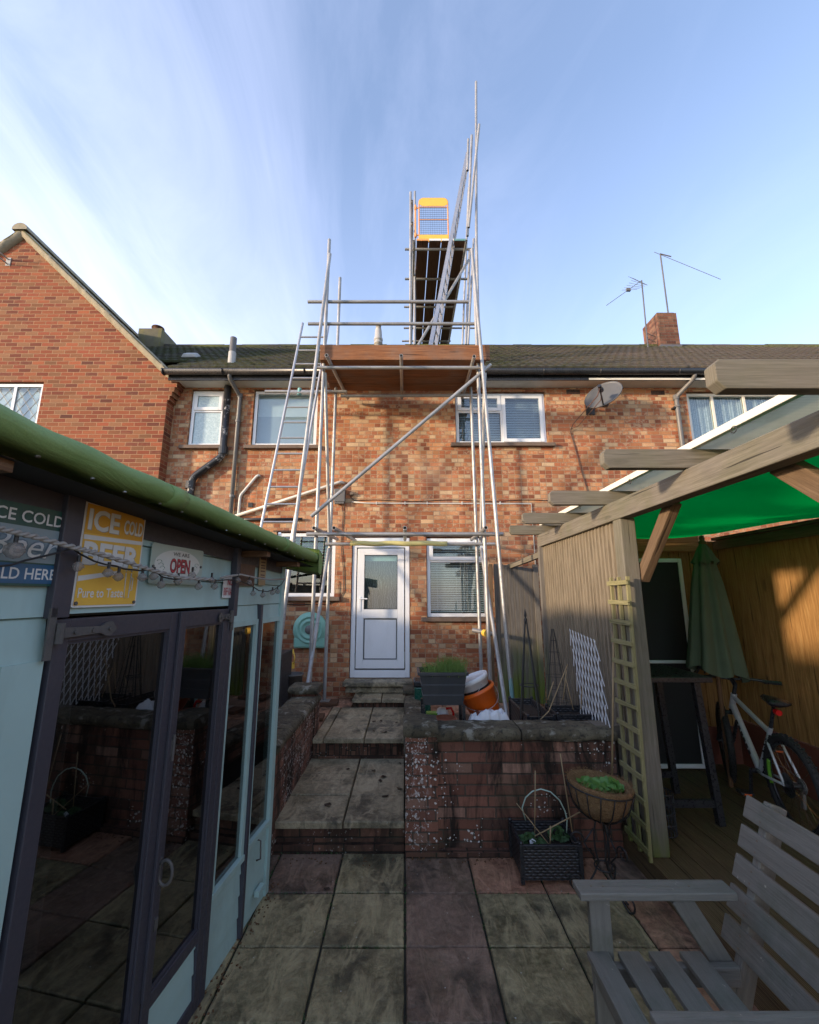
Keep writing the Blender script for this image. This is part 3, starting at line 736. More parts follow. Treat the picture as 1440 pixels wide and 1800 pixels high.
# ------------------------------------------------------------ wing
WY = 6.3
wing = thing('gable_house', 'neighbouring house wing with a tall dark red brick gable and leaded window', 'house', (-6.6, WY, .39))
w = MB(); XL, XR, ZE, XP, ZP = -9.6, -3.825, 5.36, -6.65, 8.03
hl = (-7.0, -5.86, 3.95, 5.24)
xs = [XL, hl[0], hl[1], XR]; 
wall_with_holes(w, XL, XR, .2, ZE, WY, [hl])
w.face([(XL, WY, ZE), (XR, WY, ZE), (XP, WY, ZP)])
w.face([(XR, WY, .2), (XR, 6.5, .2), (XR, 6.5, ZE), (XR, WY, ZE)])
w.face([(XL, WY, .2), (XL, WY, ZE), (XL, 12, ZE), (XL, 12, .2)])
# corbelled eave corner
for i in range(5): w.box((XR-.001, WY+.0, 4.92+i*.075), (XR+.03+i*.032, 6.497, 4.992+i*.075))
w.build('wall', M['brick_wing'], wing)
r = MB(); th = .07
for sgn, xe in ((1, XR+.12), (-1, XL-.15)):
    ze = ZP - (ZP-ZE)*(abs(xe-XP)/abs((XR if sgn > 0 else XL)-XP))
    a_ = Vector((XP, WY-.09, ZP+.05)); b_ = Vector((xe, WY-.09, ze+.05)); N = 12
    P = []
    for k in range(N+1):
        p = a_.lerp(b_, k/N); P.append([p, p+Vector((0, 6.2, 0))])
    r.grid(P, None, False)
    P = [[p[0]+Vector((0, 0, -.02)), p[0]] for p in P]; r.grid(P, None, False)
r.build('roof', M['tile'], wing)
v_ = MB()
for sgn, xe in ((1, XR+.05), (-1, XL-.1)):
    ze = ZP - (ZP-ZE)*(abs(xe-XP)/abs((XR if sgn > 0 else XL)-XP)); a_ = Vector((XP, 0, ZP-.03)); b_ = Vector((xe, 0, ze-.03)); N = 70
    P = []
    for k in range(N+1):
        p = a_.lerp(b_, k/N); j = noise.noise(Vector((k*.7, sgn, 0)))*.018; j2 = noise.noise(Vector((k*.4, sgn, 5)))*.015
        P.append([p+Vector((0, WY, -.06+j)), p+Vector((0, WY-.05-j2, -.05+j)), p+Vector((0, WY-.085-j2, .03+j)), p+Vector((0, WY-.09, .085+j2)), p+Vector((0, WY-.03, .11+j)), p+Vector((0, WY+.3, .10))])
    v_.grid(P, None, True)
v_.build('verge', M['lime'], wing)
v_ = MB(); P = [[Vector((XP+.13*math.sin(a_), yy, ZP+.02+.11*math.cos(a_))) for a_ in [R(-100+200*q/8) for q in range(9)]] for yy in (WY-.12, 12.5)]
v_.grid(P); v_.face(P[0]); v_.build('ridge_tiles', M['lime'], wing)
wf = window(wing, -6.99, -5.87, 3.96, 5.22, [(-6.99, -6.34, 3.96, 5.22, 0), (-6.34, -5.87, 3.96, 5.22, 0)], 'white window with diamond leaded panes', dict(sheet=[(3.98, 5.2, 'blind')], room=0), sill=False, Y=WY+.04)
ld = MB(); 
for (x0, x1) in ((-6.93, -6.37), (-6.31, -5.93)):
    z0, z1 = 4.02, 5.16; c_ = -3
    while c_ < 3:
        for sg in (1, -1):
            # line z = zc + sg*1.5*(x-x0) + c
            pts = []
            for t in range(41):
                xx = x0+(x1-x0)*t/40; zz = 4.6 + c_ + sg*1.35*(xx-x0)
                if z0 < zz < z1: pts.append((xx, WY+.056, zz))
            if len(pts) > 1: ld.tube(pts[0], pts[-1], .004, 4)
        c_ += .22
ld.build('lead_lattice', M['pipe_grey'], wf)
b3 = MB(); b3.box((-6.88, WY-.01, 7.40), (-6.80, WY, 7.56)); b3.path([(-6.84, WY-.01, 7.52), (-6.92, WY-.3, 7.58), (-6.95, WY-.32, 7.64)], .012, 6); b3.path([(-6.84, WY-.01, 7.43), (-6.93, WY-.3, 7.5)], .012, 6)
b3.build('wall_bracket', M['lead'], wing)
# ------------------------------------------------------------ scaffolding
TR = .0242
scaf = thing('scaffolding', 'tall galvanised tube scaffold tower with boarded lift and bridge over the roof', 'scaffolding', (0, 5.4, .39))
def st(name, p0, p1, mat='galv', label=None, r=TR, hollow=.82):
    m_ = MB(); m_.tube(p0, p1, r, 14, hollow=hollow); o = m_.build(name, M[mat], scaf)
    if label: o['label'] = label
    return o
# coupler prototype: two saddle rings at right angles with bolts
cp = MB(); ncr = 12
for ax in (0, 1):
    for off in ((-.0, .0),):
        P0 = Vector((-.026, 0, 0)) if ax == 0 else Vector((0, 0, -.026)); P1 = -P0
        cp.tube(P0 + Vector((0, .026*(1 if ax else -1), 0)), P1 + Vector((0, .026*(1 if ax else -1), 0)), .031, ncr)
cp.tube((-.055, -.03, .012), (.055, -.03, .012), .007, 6); cp.tube((0, .03, -.055), (0, .03, .06), .007, 6); cp.tube((.04, -.03, .012), (.056, -.03, .012), .013, 6); cp.tube((0, .03, .045), (0, .03, .062), .013, 6)
for v_ in cp.v: v_ *= 1.22
cp0 = cp.build('coupler', M['coupler'], scaf); first = [True]
def coup(p, rz=0.):
    p = Vector(p)-Vector(scaf.location)
    if first[0]: o = cp0; first[0] = False
    else: o = cp0.copy(); C.objects.link(o); o.parent = scaf
    o.location = p; o.rotation_euler = (random.uniform(-.2, .2), random.uniform(-.2, .2), rz+random.uniform(-.25, .25))
YF, YB = 5.4, 6.1
# standards
st('standard', (-1.155, YF, .43), (-1.135, YF+.02, 7.08)); st('standard', (1.035, YF, .43), (1.02, YF+.02, 6.62))
st('standard', (-1.095, YB, .45), (-1.075, YB, 7.0)); st('standard', (1.05, YB, .45), (1.03, YB, 5.4))
# rakers that shore the tower
st('raker', (-1.49, 5.0, .43), (-1.10, 5.33, 6.75)); o = st('raker', (1.195, 5.05, .90), (.985, 5.33, 6.83))
st('raker', (1.217, 5.02, .42), (1.196, 5.05, .92), 'galv_teal', 'teal painted foot of the right hand raking tube')
# ledgers and rails (front)
st('ledger', (-1.22, YF-.05, 4.94), (1.12, YF-.05, 4.94)); st('ledger', (-1.26, YF-.05, 2.61), (1.26, YF-.05, 2.61))
st('ledger', (-2.17, YB-.05, 4.94), (-.9, YB-.05, 4.94)); st('ledger', (-1.0, YB, 4.89), (1.2, YB, 4.90))
st('ledger', (-1.15, YB-.05, 2.565), (1.3, YB-.05, 2.565))
sv = MB(); sv.path([(-.79+i*.1, YB-.05+.004*math.sin(i*2.1), 2.572+.006*math.sin(i*1.3)) for i in range(15)], .036, 12); sv.build('foam_sleeve', M['yellow_slv'], scaf)
st('guard_rail', (-1.42, YF+.05, 6.05), (.93, YF+.05, 6.05)); st('guard_rail', (-1.40, YF+.05, 5.69), (1.06, YF+.05, 5.69))
# transoms towards the wall
for x, z, y0, y1 in ((-1.05, 4.99, 5.12, 6.38), (-.05, 4.985, 5.12, 6.36), (.93, 4.985, 5.14, 6.36), (-1.13, 2.66, 5.16, 6.25), (-.88, 2.66, 5.16, 6.4), (0.0, 2.66, 5.16, 6.3), (1.0, 2.66, 5.14, 6.3)):
    st('transom', (x-.0, y0, z), (x+(.12 if x < -.8 else 0), y1, z))
# braces
st('brace', atY(547, 908, 5.30), atY(863, 641, 5.30), label='long diagonal tube across the front of the tower')
for sx in (-1, 1):
    st('brace', (sx*1.12, YF+.02, 4.9), (sx*1.12-.02*sx, YB, 2.58)); st('brace', (sx*1.10, YB-.03, 2.5), (sx*1.15, 5.05, .43))
# clamp between back and front standards at knee height
m_ = MB(); m_.tube((.93, 6.0, 1.37), (1.18, 5.9, 1.33), .03, 12); m_.build('clamp_tube', M['galv'], scaf)
m_ = MB(); m_.tube((1.06, 5.88, 1.345), (1.09, 5.83, 1.34), .045, 14); m_.build('yellow_cap', M['yellow'], scaf)
# platform boards, toe board
for i in range(4):
    m_ = MB(); m_.obox((-.03+random.uniform(-.02, .02), 5.30+.12+i*.228, 5.055), (2.30, .222, .038)); m_.build('platform_board', M['board'], scaf, bevel=.004)
m_ = MB(); m_.obox((0.0, 5.335, 5.155), (2.36, .038, .225)); m_.build('toe_board', M['board'], scaf, bevel=.005)
m_ = MB(); m_.obox((-1.17, 5.75, 5.17), (.038, .78, .225)); m_.build('toe_board', M['board'], scaf, bevel=.005)
# sole boards, base plates
for x, y in ((-1.155, YF), (1.035, YF), (-1.095, YB), (1.05, YB), (1.217, 5.02), (-1.49, 5.0)):
    m_ = MB(); m_.obox((x-.02, y-.02, .416), (.42, .225, .038), Matrix.Rotation(R(4), 3, 'Z')); m_.build('sole_board', M['board_dark'], scaf, bevel=.004)
    m_ = MB(); m_.obox((x, y, .44), (.15, .15, .008)); m_.tube((x, y, .44), (x, y, .50), .018, 10); m_.build('base_plate', M['galv'], scaf)
for p in ((-1.15, 5.37, 2.63), (1.03, 5.37, 2.63), (-1.14, 5.37, 4.95), (1.02, 5.37, 4.95), (-1.14, 5.42, 5.69), (-1.14, 5.42, 6.05), (1.02, 5.42, 5.69), (1.02, 5.42, 6.05),
          (-1.11, 5.35, 6.62), (.99, 5.37, 6.5), (-1.1, 6.07, 2.58), (1.04, 6.07, 2.58), (-1.09, 6.05, 4.91), (1.04, 6.05, 4.91), (0, 5.35, 2.64), (-.05, 5.35, 4.97), (-.88, 5.35, 2.64), (-.9, 6.05, 4.92),
          (-1.16, 5.33, 3.05), (1.08, 5.34, 4.85), (1.11, 5.4, 4.88), (1.2, 5.2, .95), (.15, 6.08, 4.9), (-1.62, 6.05, 4.94), (1.03, 6.0, 1.38), (-1.04, 5.35, 4.98), (.93, 5.35, 4.97), (-.76, 6.05, 2.58), (.98, 6.04, 2.6)):
    coup(p)
# teal tape on the ladder tie
m_ = MB(); m_.tube((-1.64, 6.05, 4.88), (-1.63, 6.05, 4.99), .034, 10); m_.build('tape_tie', M['galv_teal'], scaf)

# bridge over the roof: z of boards 8.45
ZB = 8.45
for i in range(4):
    m_ = MB(); m_.obox((.335+i*.238+(.0), 8.6, ZB), (.222, 3.5, .038)); m_.build('bridge_board', M['board_dark'], scaf, bevel=.004)
for i, mt in enumerate(('orange_rim', 'upvc', 'upvc', 'galv_teal')):
    m_ = MB(); m_.obox((.335+i*.238, 6.842, ZB), (.224, .012, .040)); m_.build('board_end_band', M[mt], scaf)
for y, x0, x1 in ((7.0, .0, 1.28), (7.78, .0, 1.32), (8.66, -.02, 1.12), (9.45, -.03, 1.78), (10.0, -.08, 1.2)):
    st('transom', (x0, y, ZB-.06), (x1, y, ZB-.06))
for x in (.17, 1.15): st('ledger', (x, 6.75, ZB-.11), (x, 10.4, ZB-.11))
# standards of the bridge
def pz(px, py, y): return atY(px, py, y)
for (a, b_, y0, y1) in (((722, 338), (721.5, 606), 6.95, 7.0), ((729.5, 337), (729, 606), 7.6, 7.65), ((837, 144), (838, 560), 6.6, 6.6), ((842.5, 219), (824, 400), 6.35, 6.6),
                        ((829.5, 238), (822, 415), 6.6, 6.8), ((823.5, 245), (822, 300), 6.9, 6.9), ((826, 440), (819, 606), 6.9, 6.9), ((838, 430), (842, 600), 6.5, 6.5), ((824, 330), (813, 606), 8.4, 8.6),
                        ((833, 420), (823, 606), 7.7, 7.8), ((735, 607), (824, 457), 6.7, 6.7)):
    st('standard' if abs(a[0]-b_[0]) < 40 else 'brace', pz(*b_, y1), pz(*a, y0))
for (x, z) in ((.09, 8.9), (.09, 9.25), (.09, 9.6), (.09, 9.85)): coup((x, 6.97, z))
for (px, py, y) in ((833, 437, 6.7), (826, 437, 6.8), (722, 437, 6.95), (722, 578, 7.0), (722, 491, 6.98), (838, 345, 6.6), (832, 272, 6.5), (830, 290, 6.6), (842, 515, 6.5), (843, 548, 6.5), (822, 380, 6.7), (818, 590, 6.9), (729, 370, 7.6), (729, 395, 7.6)):
    coup(pz(px, py, y))
for (x0, z) in ((.16, 8.9), (.16, 9.4)):
    st('guard_rail', (x0-.02, 6.9, z), (x0-.02, 10.2, z))
# yellow mesh gate on the end of the bridge
gt = thing('access_gate', 'yellow scaffold access gate with wire mesh at the end of the roof bridge', 'gate', (.34, 6.92, ZB+.02))
x0, x1, z0, z1, y = .275, .835, ZB+.03, ZB+1.02, 6.92
def rrect(x0, x1, z0, z1, r_, y):
    P = []
    for cx, cz, a0 in ((x1-r_, z1-r_, 0), (x0+r_, z1-r_, 90), (x0+r_, z0+r_, 180), (x1-r_, z0+r_, 270)):
        for k in range(7): t = R(a0+15*k); P.append((cx+r_*math.cos(t), y, cz+r_*math.sin(t)))
    return P
m_ = MB(); m_.path(rrect(x0, x1, z0, z1, .09, y), .013, 8, closed=True); m_.tube((x0, y, 8.98), (x1, y, 8.98), .010, 8); m_.tube((x0, y, z1-.2), (x1, y, z1-.2), .010, 8); m_.build('frame', M['orange_rim'], gt)
m_ = MB(); P = rrect(x0, x1, z1-.185, z1, .085, y-.012); m_.prism(P, (0, .006, 0)); m_.build('top_plate', M['yellow'], gt)
m_ = MB(); m_.prism([(x0, y-.012, z0), (x1, y-.012, z0), (x1, y-.012, z0+.15), (x0, y-.012, z0+.15)], (0, .006, 0)); m_.build('kick_plate', M['yellow'], gt)
m_ = MB()
for i in range(1, 13): xx = x0+(x1-x0)*i/13; m_.tube((xx, y, z0+.13), (xx, y, z1-.18), .0022, 4)
for i in range(1, 16): zz = z0+.13+i*.045; m_.tube((x0, y+.004, zz), (x1, y+.004, zz), .0022, 4)
m_.build('wire_mesh', M['grey_pl'], gt)
m_ = MB(); m_.tube((x0-.07, y, z0+.1), (x0-.07, y, z1-.15), .014, 8)
for z in (z0+.15, z1-.22): m_.tube((x0-.10, y, z), (x0, y, z), .012, 8); m_.tube((x0-.07, y, z-.04), (x0-.07, y, z+.04), .024, 8)
m_.build('hinge', M['orange_rim'], gt)

def ladder(name, label, b0, b1, t0, t1, gap=.25, r=.014, box=False, gr=None):
    root = thing(name, label, 'ladder', tuple((Vector(b0)+Vector(b1))/2), gr)
    b0, b1, t0, t1 = map(Vector, (b0, b1, t0, t1)); nrm = (t0-b0).cross(b1-b0)
    for a, b_ in ((b0, t0), (b1, t1)):
        m_ = MB()
        if box: m_.beam(a, b_, .028, .062, up=nrm)
        else: m_.tube(a, b_, .019, 10)
        m_.build('stile', M['alu'], root)
    L = (t0-b0).length; k = int(L/gap)
    for i in range(1, k+1):
        f = (i*gap-.08)/L
        if f < .99: m_ = MB(); m_.tube(b0.lerp(t0, f), b1.lerp(t1, f), r, 8); m_.build('rung', M['alu'], root)
    return root
ladder('ladder', 'long aluminium ladder leaning against the left end of the scaffold lift', (-2.10, 5.18, .40), (-1.66, 5.18, .40), (-1.60, 5.90, 6.02), (-1.19, 5.90, 6.02))
tp = pz(822, 268, 7.1); bt = pz(757, 607, 6.05)
ladder('ladder', 'steep aluminium ladder climbing from the boarded lift to the roof bridge', bt, bt+Vector((.08, .34, .05)), tp, tp+Vector((.03, .36, 0)), box=True)

# ------------------------------------------------------------ aerials and dish
q = atY(1137, 595, 9.25); t = atY(1128, 493, 9.25)
a = thing('television_aerial', 'small combed television aerial strapped to the side of the brick chimney', 'aerial', tuple(q))
m_ = MB(); m_.tube(q+Vector((0, 0, -.3)), t, .016, 8); m_.build('mast', M['pipe_grey'], a)
m_ = MB(); e = atY(1066, 537, 9.25); m_.tube(t, e, .007, 6); d_ = (e-t)
for i in range(5):
    c = t + d_*(.08+.07*i); m_.tube(c+Vector((-.12, .1, .14-.02*i)), c+Vector((.14, -.1, -.16+.02*i)), .005, 5)
m_.obox(t+d_*.38, (.1, .05, .07)); m_.build('boom', M['pipe_grey'], a)
m_ = MB()
for i in range(6): c = atY(1104+i*4.2, 486+i*2, 9.25); m_.tube(c, c+Vector((.18, .0, -.08)), .004, 5)
m_.build('reflector', M['pipe_grey'], a)
m_ = MB(); m_.tube(q+Vector((-.0, 0, 0)), (6.2, 9.4, q.z), .01, 6); m_.tube(q+Vector((0, 0, .15)), (6.2, 9.4, q.z+.15), .01, 6); m_.build('bracket', M['coupler'], a)
q = atY(1175, 553, 9.6); t = atY(1161, 448, 9.6)
a = thing('television_aerial', 'long single rod aerial on a thin mast above the brick chimney', 'aerial', tuple(q))
m_ = MB(); m_.tube(q-Vector((0, 0, .15)), t, .018, 8); m_.build('mast', M['pipe_grey'], a)
m_ = MB(); m_.tube(atY(1150, 443, 9.6), atY(1267, 491, 9.6), .007, 6); m_.tube(atY(1160, 446, 9.6), atY(1180, 451, 9.6), .016, 6); m_.build('rod', M['pipe_grey'], a)

dc = atY(1060, 693, 6.12)
dsh = thing('satellite_dish', 'grey oval satellite dish fixed high on the brick wall', 'satellite dish', tuple(dc))
ax = Vector((-.55, -.75, .34)).normalized(); up = Vector((0, 0, 1)); rt = ax.cross(up).normalized(); up2 = rt.cross(ax)
Mx = Matrix((rt, up2, ax)).transposed()
Mx = Mx @ Matrix.Rotation(R(-28), 3, 'Z')
m_ = MB(); prof = [(r_*.285, -.075+.075*(r_**2)) for r_ in [0.001, .2, .4, .6, .8, .95, 1.0, 1.02]]; prof[-1] = (.292, -.010)
m_.lathe(prof, dc, Mx, 36, squash=.78); m_.build('reflector', paint_mat('dull dish grey', (.10, .10, .10), .55, .3, (.2, .18, .16), .4), dsh, solid=.004)
f_ = dc + Mx @ Vector((0, -.27, .02)); lnb = dc + ax*.30 - up2*.16 - rt*.02
m_ = MB(); m_.tube(dc - ax*.04 - up2*.22, lnb, .012, 8); m_.build('arm', M['black_pl'], dsh)
m_ = MB(); m_.tube(lnb - ax*.05+up2*.03, lnb+ax*.03-up2*.0+up2*.03, .028, 12); m_.tube(lnb-ax*.09+up2*.04, lnb - ax*.05+up2*.03, .04, 12); m_.build('receiver', M['black_pl'], dsh)
m_ = MB(); m_.obox(dc - ax*.12-up2*.05, (.08, .08, .16)); m_.tube(dc-ax*.12-up2*.02, (dc.x-.05, FY, dc.z-.08), .018, 8); m_.obox((dc.x-.05, FY-.012, dc.z-.08), (.14, .02, .2)); m_.tube(dc-ax*.1+up2*.1, atY(1088, 672, FY), .01, 6); m_.build('wall_mount', M['black_pl'], dsh)
m_ = MB(); P = [lnb, lnb+Vector((-.02, .05, -.1)), (2.72, FY-.06, 4.55), (2.70, FY-.012, 4.45)] + [(2.71+.0135*i, FY-.012, 4.4-.07*i) for i in range(17)]; m_.path(P, .008, 5); m_.path([lnb+Vector((.04, .02, 0)), lnb+Vector((.05, .1, -.14)), (2.8, FY-.1, 4.52), (2.70, FY-.012, 4.5)], .006, 5); m_.build('cable', M['rust_cable'], dsh)
# ------------------------------------------------------------ ground
def stone(name, c1, c2, green=.5, dark=.5, rip=1.):
    b = NB(name); p = b.pos()
    n1 = b.noise(p, 2.3, 5, .6); n2 = b.noise(p, 26, 6, .7); n3 = b.noise(b.map(p, (1, .40, 1), (0, 0, 0), (0, 0, R(28))), 8.5, 6, .62, .7)
    c = b.mix(b.rng(n1, .35, .65), c1, c2)
    c = b.mix(b.rng(n2, .40, .68, 0, .7), c, tuple(v*1.6 for v in c2))
    c = b.mix(b.rng(b.noise(b.map(p, (1, 1, 1), (4, 2, 0)), 2.6, 5, .65), .5, .72, 0, green), c, (.075, .068, .022))
    c = b.mix(b.rng(b.noise(b.map(p, (1, 1, 1), (9, 7, 0)), 2.1, 6, .7), .48, .62, 0, min(dark*1.45, .9)), c, (.022, .020, .014))
    v = b.node('ShaderNodeTexVoronoi'); b.set(v.inputs['Vector'], p); v.inputs['Scale'].default_value = 26
    sp = b.m('MULTIPLY', b.m('LESS_THAN', v.outputs[0], .10), b.m('GREATER_THAN', b.white(v.outputs['Position']), .90))
    c = b.mix(sp, c, (.42, .42, .38))
    edge = b.rng(n3, .50, .60, 0, 1); c = b.mix(b.m('MULTIPLY', b.m('MULTIPLY', edge, b.rng(n3, .60, .68, 1, 0)), .5), c, tuple(v_*1.8 for v_ in c2))
    h = b.m('ADD', b.m('MULTIPLY', n3, 1.6*rip), b.m('MULTIPLY', n2, .35))
    return b.bsdf(c, b.rng(n1, .3, .7, .42, .75), nrm=b.bump(h, 1., .02), spec=.5)
M['st_green'] = stone('green weathered flagstone', (.12, .10, .048), (.275, .225, .125))
M['st_purple'] = stone('plum flagstone', (.115, .068, .046), (.205, .135, .095), .35, .5)
M['st_red'] = stone('rusty red flagstone', (.22, .10, .06), (.36, .195, .12), .4, .7)
M['st_path'] = stone('path flagstone', (.155, .13, .076), (.30, .248, .16), .45, .55, .8)
M['mortar'] = paint_mat('dark joint dirt', (.028, .026, .018), .95, .4, (.03, .045, .012), .6, .5, sc=20)
def ground_mat():
    b = NB('far ground soil and grass'); p = b.pos(); n = b.noise(p, 1.5, 5); n2 = b.noise(p, 30, 4)
    return b.bsdf(b.mix(b.m('MULTIPLY', n, n2), (.05, .06, .02), (.09, .07, .045)), .95)
m_ = MB(); m_.box((-40, -40, -.30), (40, 60, -.075)); g = m_.build('ground', ground_mat()); tag(g, kind='structure')
m_ = MB(); m_.box((-6, -4, -.07), (1.98, 3.55, -.016)); tag(m_.build('paving_bed', M['mortar']), kind='structure')
SM = ['st_green', 'st_purple', 'st_red', 'st_path']
def slabs(name, xs, ys, z, pick, th=.04, gap=.006, rs=3):
    m_ = MB(); random.seed(rs)
    for i in range(len(xs)-1):
        for j in range(len(ys)-1):
            m_.mat = pick(i, j, xs[i], ys[j]); dz = random.uniform(-.003, .003); g_ = gap
            x0, x1, y0, y1 = xs[i]+g_, xs[i+1]-g_, ys[j]+g_, ys[j+1]-g_
            N = 6
            def edge(x, y): return Vector((x+.003*noise.noise(Vector((x*9, y*9, 1))), y+.003*noise.noise(Vector((x*9, y*9, 4))), z+dz))
            ring = [edge(x0+(x1-x0)*k/N, y0) for k in range(N)] + [edge(x1, y0+(y1-y0)*k/N) for k in range(N)] + [edge(x1-(x1-x0)*k/N, y1) for k in range(N)] + [edge(x0, y1-(y1-y0)*k/N) for k in range(N)]
            cc = Vector(((x0+x1)/2, (y0+y1)/2, z+dz)); inn = [cc + (p-cc)*.975 + Vector((0, 0, .0)) for p in ring]; low = [p-Vector((0, 0, .007)) for p in ring]; bot = [p-Vector((0, 0, th)) for p in ring]
            m_.face(inn)
            n_ = len(ring)
            for k in range(n_):
                q = (k+1) % n_; m_.face([low[k], low[q], inn[q], inn[k]], None, True); m_.face([bot[k], bot[q], low[q], low[k]])
    return m_.build(name, [M[q] for q in SM])
xs = [-.0+.4505*i for i in range(-12, 5)]; xs[-1] = 1.80+.13; ys = [3.486-.4145*i for i in range(17)][::-1]
def pick(i, j, x, y):
    r_ = random.random()
    if abs(x) < .01: return 1
    if x > 1.3: return 2 if y < 3.0 else 1
    if x > .4: return 2 if y > 3.0 else (0 if y > 2.2 else 0)
    if x < -.8 and y > 3.0: return 1
    return 0
tag(slabs('paving', xs, ys, 0.0, pick), kind='structure')
# upper terrace
m_ = MB(); m_.box((-6, 3.6, -.07), (-1.16, 6.52, .34)); m_.box((.06, 3.72, -.07), (1.62, 6.52, .34)); m_.box((-1.16, 4.80, -.07), (.06, 6.52, .34)); tag(m_.build('terrace_bed', M['mortar']), kind='structure')
xs = [-3.4, -2.95, -2.5, -2.05, -1.6, -1.16, -.957]; o = slabs('terrace_paving', xs, [5.03+.49*i for i in range(4)], .39, lambda i, j, x, y: 2, rs=5); tag(o, kind='structure')
o = slabs('terrace_paving', [-.957, -.705], [5.955, 6.49], .39, lambda i, j, x, y: 2, rs=15); tag(o, kind='structure')
o = slabs('terrace_paving', [.03, .5, .95, 1.40, 1.62], [3.70+.47*i for i in range(7)], .39, lambda i, j, x, y: 2 if (i+j) % 3 else 1, rs=6); tag(o, kind='structure')

# ------------------------------------------------------------ steps
stp = thing('garden_steps', 'shallow brick and flagstone steps climbing to the back door', 'steps', (-.45, 3.6, 0))
def tread(xs, ys, z, pk=3, name='tread', th=.045, rs=8):
    o = slabs(name, xs, ys, z, lambda *a: pk, th=th, rs=rs)
    # re-parent: shift mesh into the thing's frame
    for v in o.data.vertices: v.co -= Vector(stp.location)
    o.parent = stp; return o
tread([-.98, -.46, .0], [3.50, 3.93, 4.36, 4.757], .196)
m_ = MB(); m_.box((-.96, 3.545, -.02), (-.001, 4.72, .150)); m_.build('riser', M['brick_step'], stp)
m_ = MB(); m_.box((-.96, 3.50, -.02), (-.001, 3.543, .045)); m_.build('footing', M['brick_step'], stp)
tread([-.955, -.84, -.42, .0], [4.705, 5.12, 5.55, 5.95], .39, rs=9)
m_ = MB()
x = -.955
while x < -.002:
    m_.obox((min(x+.0365, -.036), 4.78, .285), (.066, .09, .115)); x += .075
m_.box((-.955, 4.732, .15), (-.001, 4.80, .2265)); m_.build('riser', M['brick_step'], stp)
m_ = MB(); m_.box((-.955, 4.745, .10), (-.001, 4.82, .345)); m_.build('riser_mortar', M['mortar'], stp)
tread([-.70, -.31, .02], [5.90, 6.26], .50, rs=10)
m_ = MB(); x = -.69
while x < .0: m_.obox((x+.036, 5.99, .42), (.066, .09, .10)); x += .075
m_.build('riser', M['brick_step'], stp)
m_ = MB(); m_.box((-.69, 5.96, .38), (.01, 6.49, .455)); m_.build('riser_mortar', M['mortar'], stp)
m_ = MB(); m_.obox((-.37, 6.36, .545), (.92, .27, .08)); m_.obox((-.38, 6.34, .62), (.98, .30, .06)); m_.build('threshold', M['st_path' ], stp, bevel=.012)

# ------------------------------------------------------------ garden walls
def coping(mb, x0, x1, y0, y1, z, th=.085, seg=.42, axis=0, rs=1):
    random.seed(rs); a0, a1 = (x0, x1) if axis == 0 else (y0, y1); a = a0
    while a < a1-.02:
        b_ = min(a+seg*random.uniform(.8, 1.2), a1)
        if a1-b_ < .15: b_ = a1
        N, K = 14, 8; rows = []
        for i in range(N+1):
            t = a+.006+(b_-a-.012)*i/N; row = []
            c0, c1 = (y0, y1) if axis == 0 else (x0, x1)
            cs = [(c0+.01, z-th), (c0-.004, z-th*.8), (c0-.008, z-th*.3), (c0+.012, z), (c0*.7+c1*.3, z+.006), (c0*.3+c1*.7, z+.006), (c1-.012, z), (c1+.008, z-th*.3), (c1+.004, z-th*.8), (c1-.01, z-th)]
            for (c, zz) in cs:
                nv = noise.noise_vector(Vector((t*9, c*11, zz*14+rs)))*.012
                p = Vector((t, c, zz)) if axis == 0 else Vector((c, t, zz)); e = .72 if i in (0, N) else 1
                p.z = zz if e == 1 else zz-.006; row.append(p+nv)
            rows.append(row)
        mb.grid(rows); 
        for row in (rows[0], rows[-1]): mb.face(row)
        a = b_
def cop_mat():
    b = NB('lichened coping stone'); p = b.pos(); n1 = b.noise(p, 4, 5, .65); n2 = b.noise(p, 22, 6, .75); n3 = b.noise(p, 9, 4, .6)
    c = b.ramp(n1, [(.3, (.045, .038, .025)), (.5, (.095, .078, .048)), (.7, (.18, .155, .10))])
    c = b.mix(b.rng(n2, .5, .62, 0, .85), c, (.022, .02, .016)); c = b.mix(b.rng(n3, .58, .66, 0, .8), c, (.30, .29, .24)); c = b.mix(b.rng(n2, .36, .30, 0, .7), c, (.12, .13, .04))
    return b.bsdf(c, .95, nrm=b.bump(n2, 1, .02))
M['coping'] = cop_mat()
rw = thing('garden_wall', 'low stained brick retaining wall with mossy coping right of the steps', 'wall', (.9, 3.6, 0))
m_ = MB(); m_.box((.245, 3.49, -.03), (1.598, 3.70, .755)); m_.build('wall', M['brick_wall'], rw)
m_ = MB(); m_.box((.002, 3.455, -.03), (.243, 3.71, .80)); m_.build('pier', M['brick_wall'], rw)
m_ = MB(); m_.box((.002, 3.43, -.03), (1.598, 3.452, .035)); m_.box((.245, 3.452, -.03), (1.598, 3.4885, .035)); m_.build('footing', M['brick_step'], rw)
m_ = MB(); coping(m_, .24, 1.615, 3.46, 3.74, .835, .075, .72, 0, 3); m_.build('coping', M['coping'], rw)
m_ = MB(); coping(m_, -.02, .26, 3.42, 3.75, .885, .09, 2., 0, 9); m_.build('pier_cap', M['coping'], rw, sub=1)
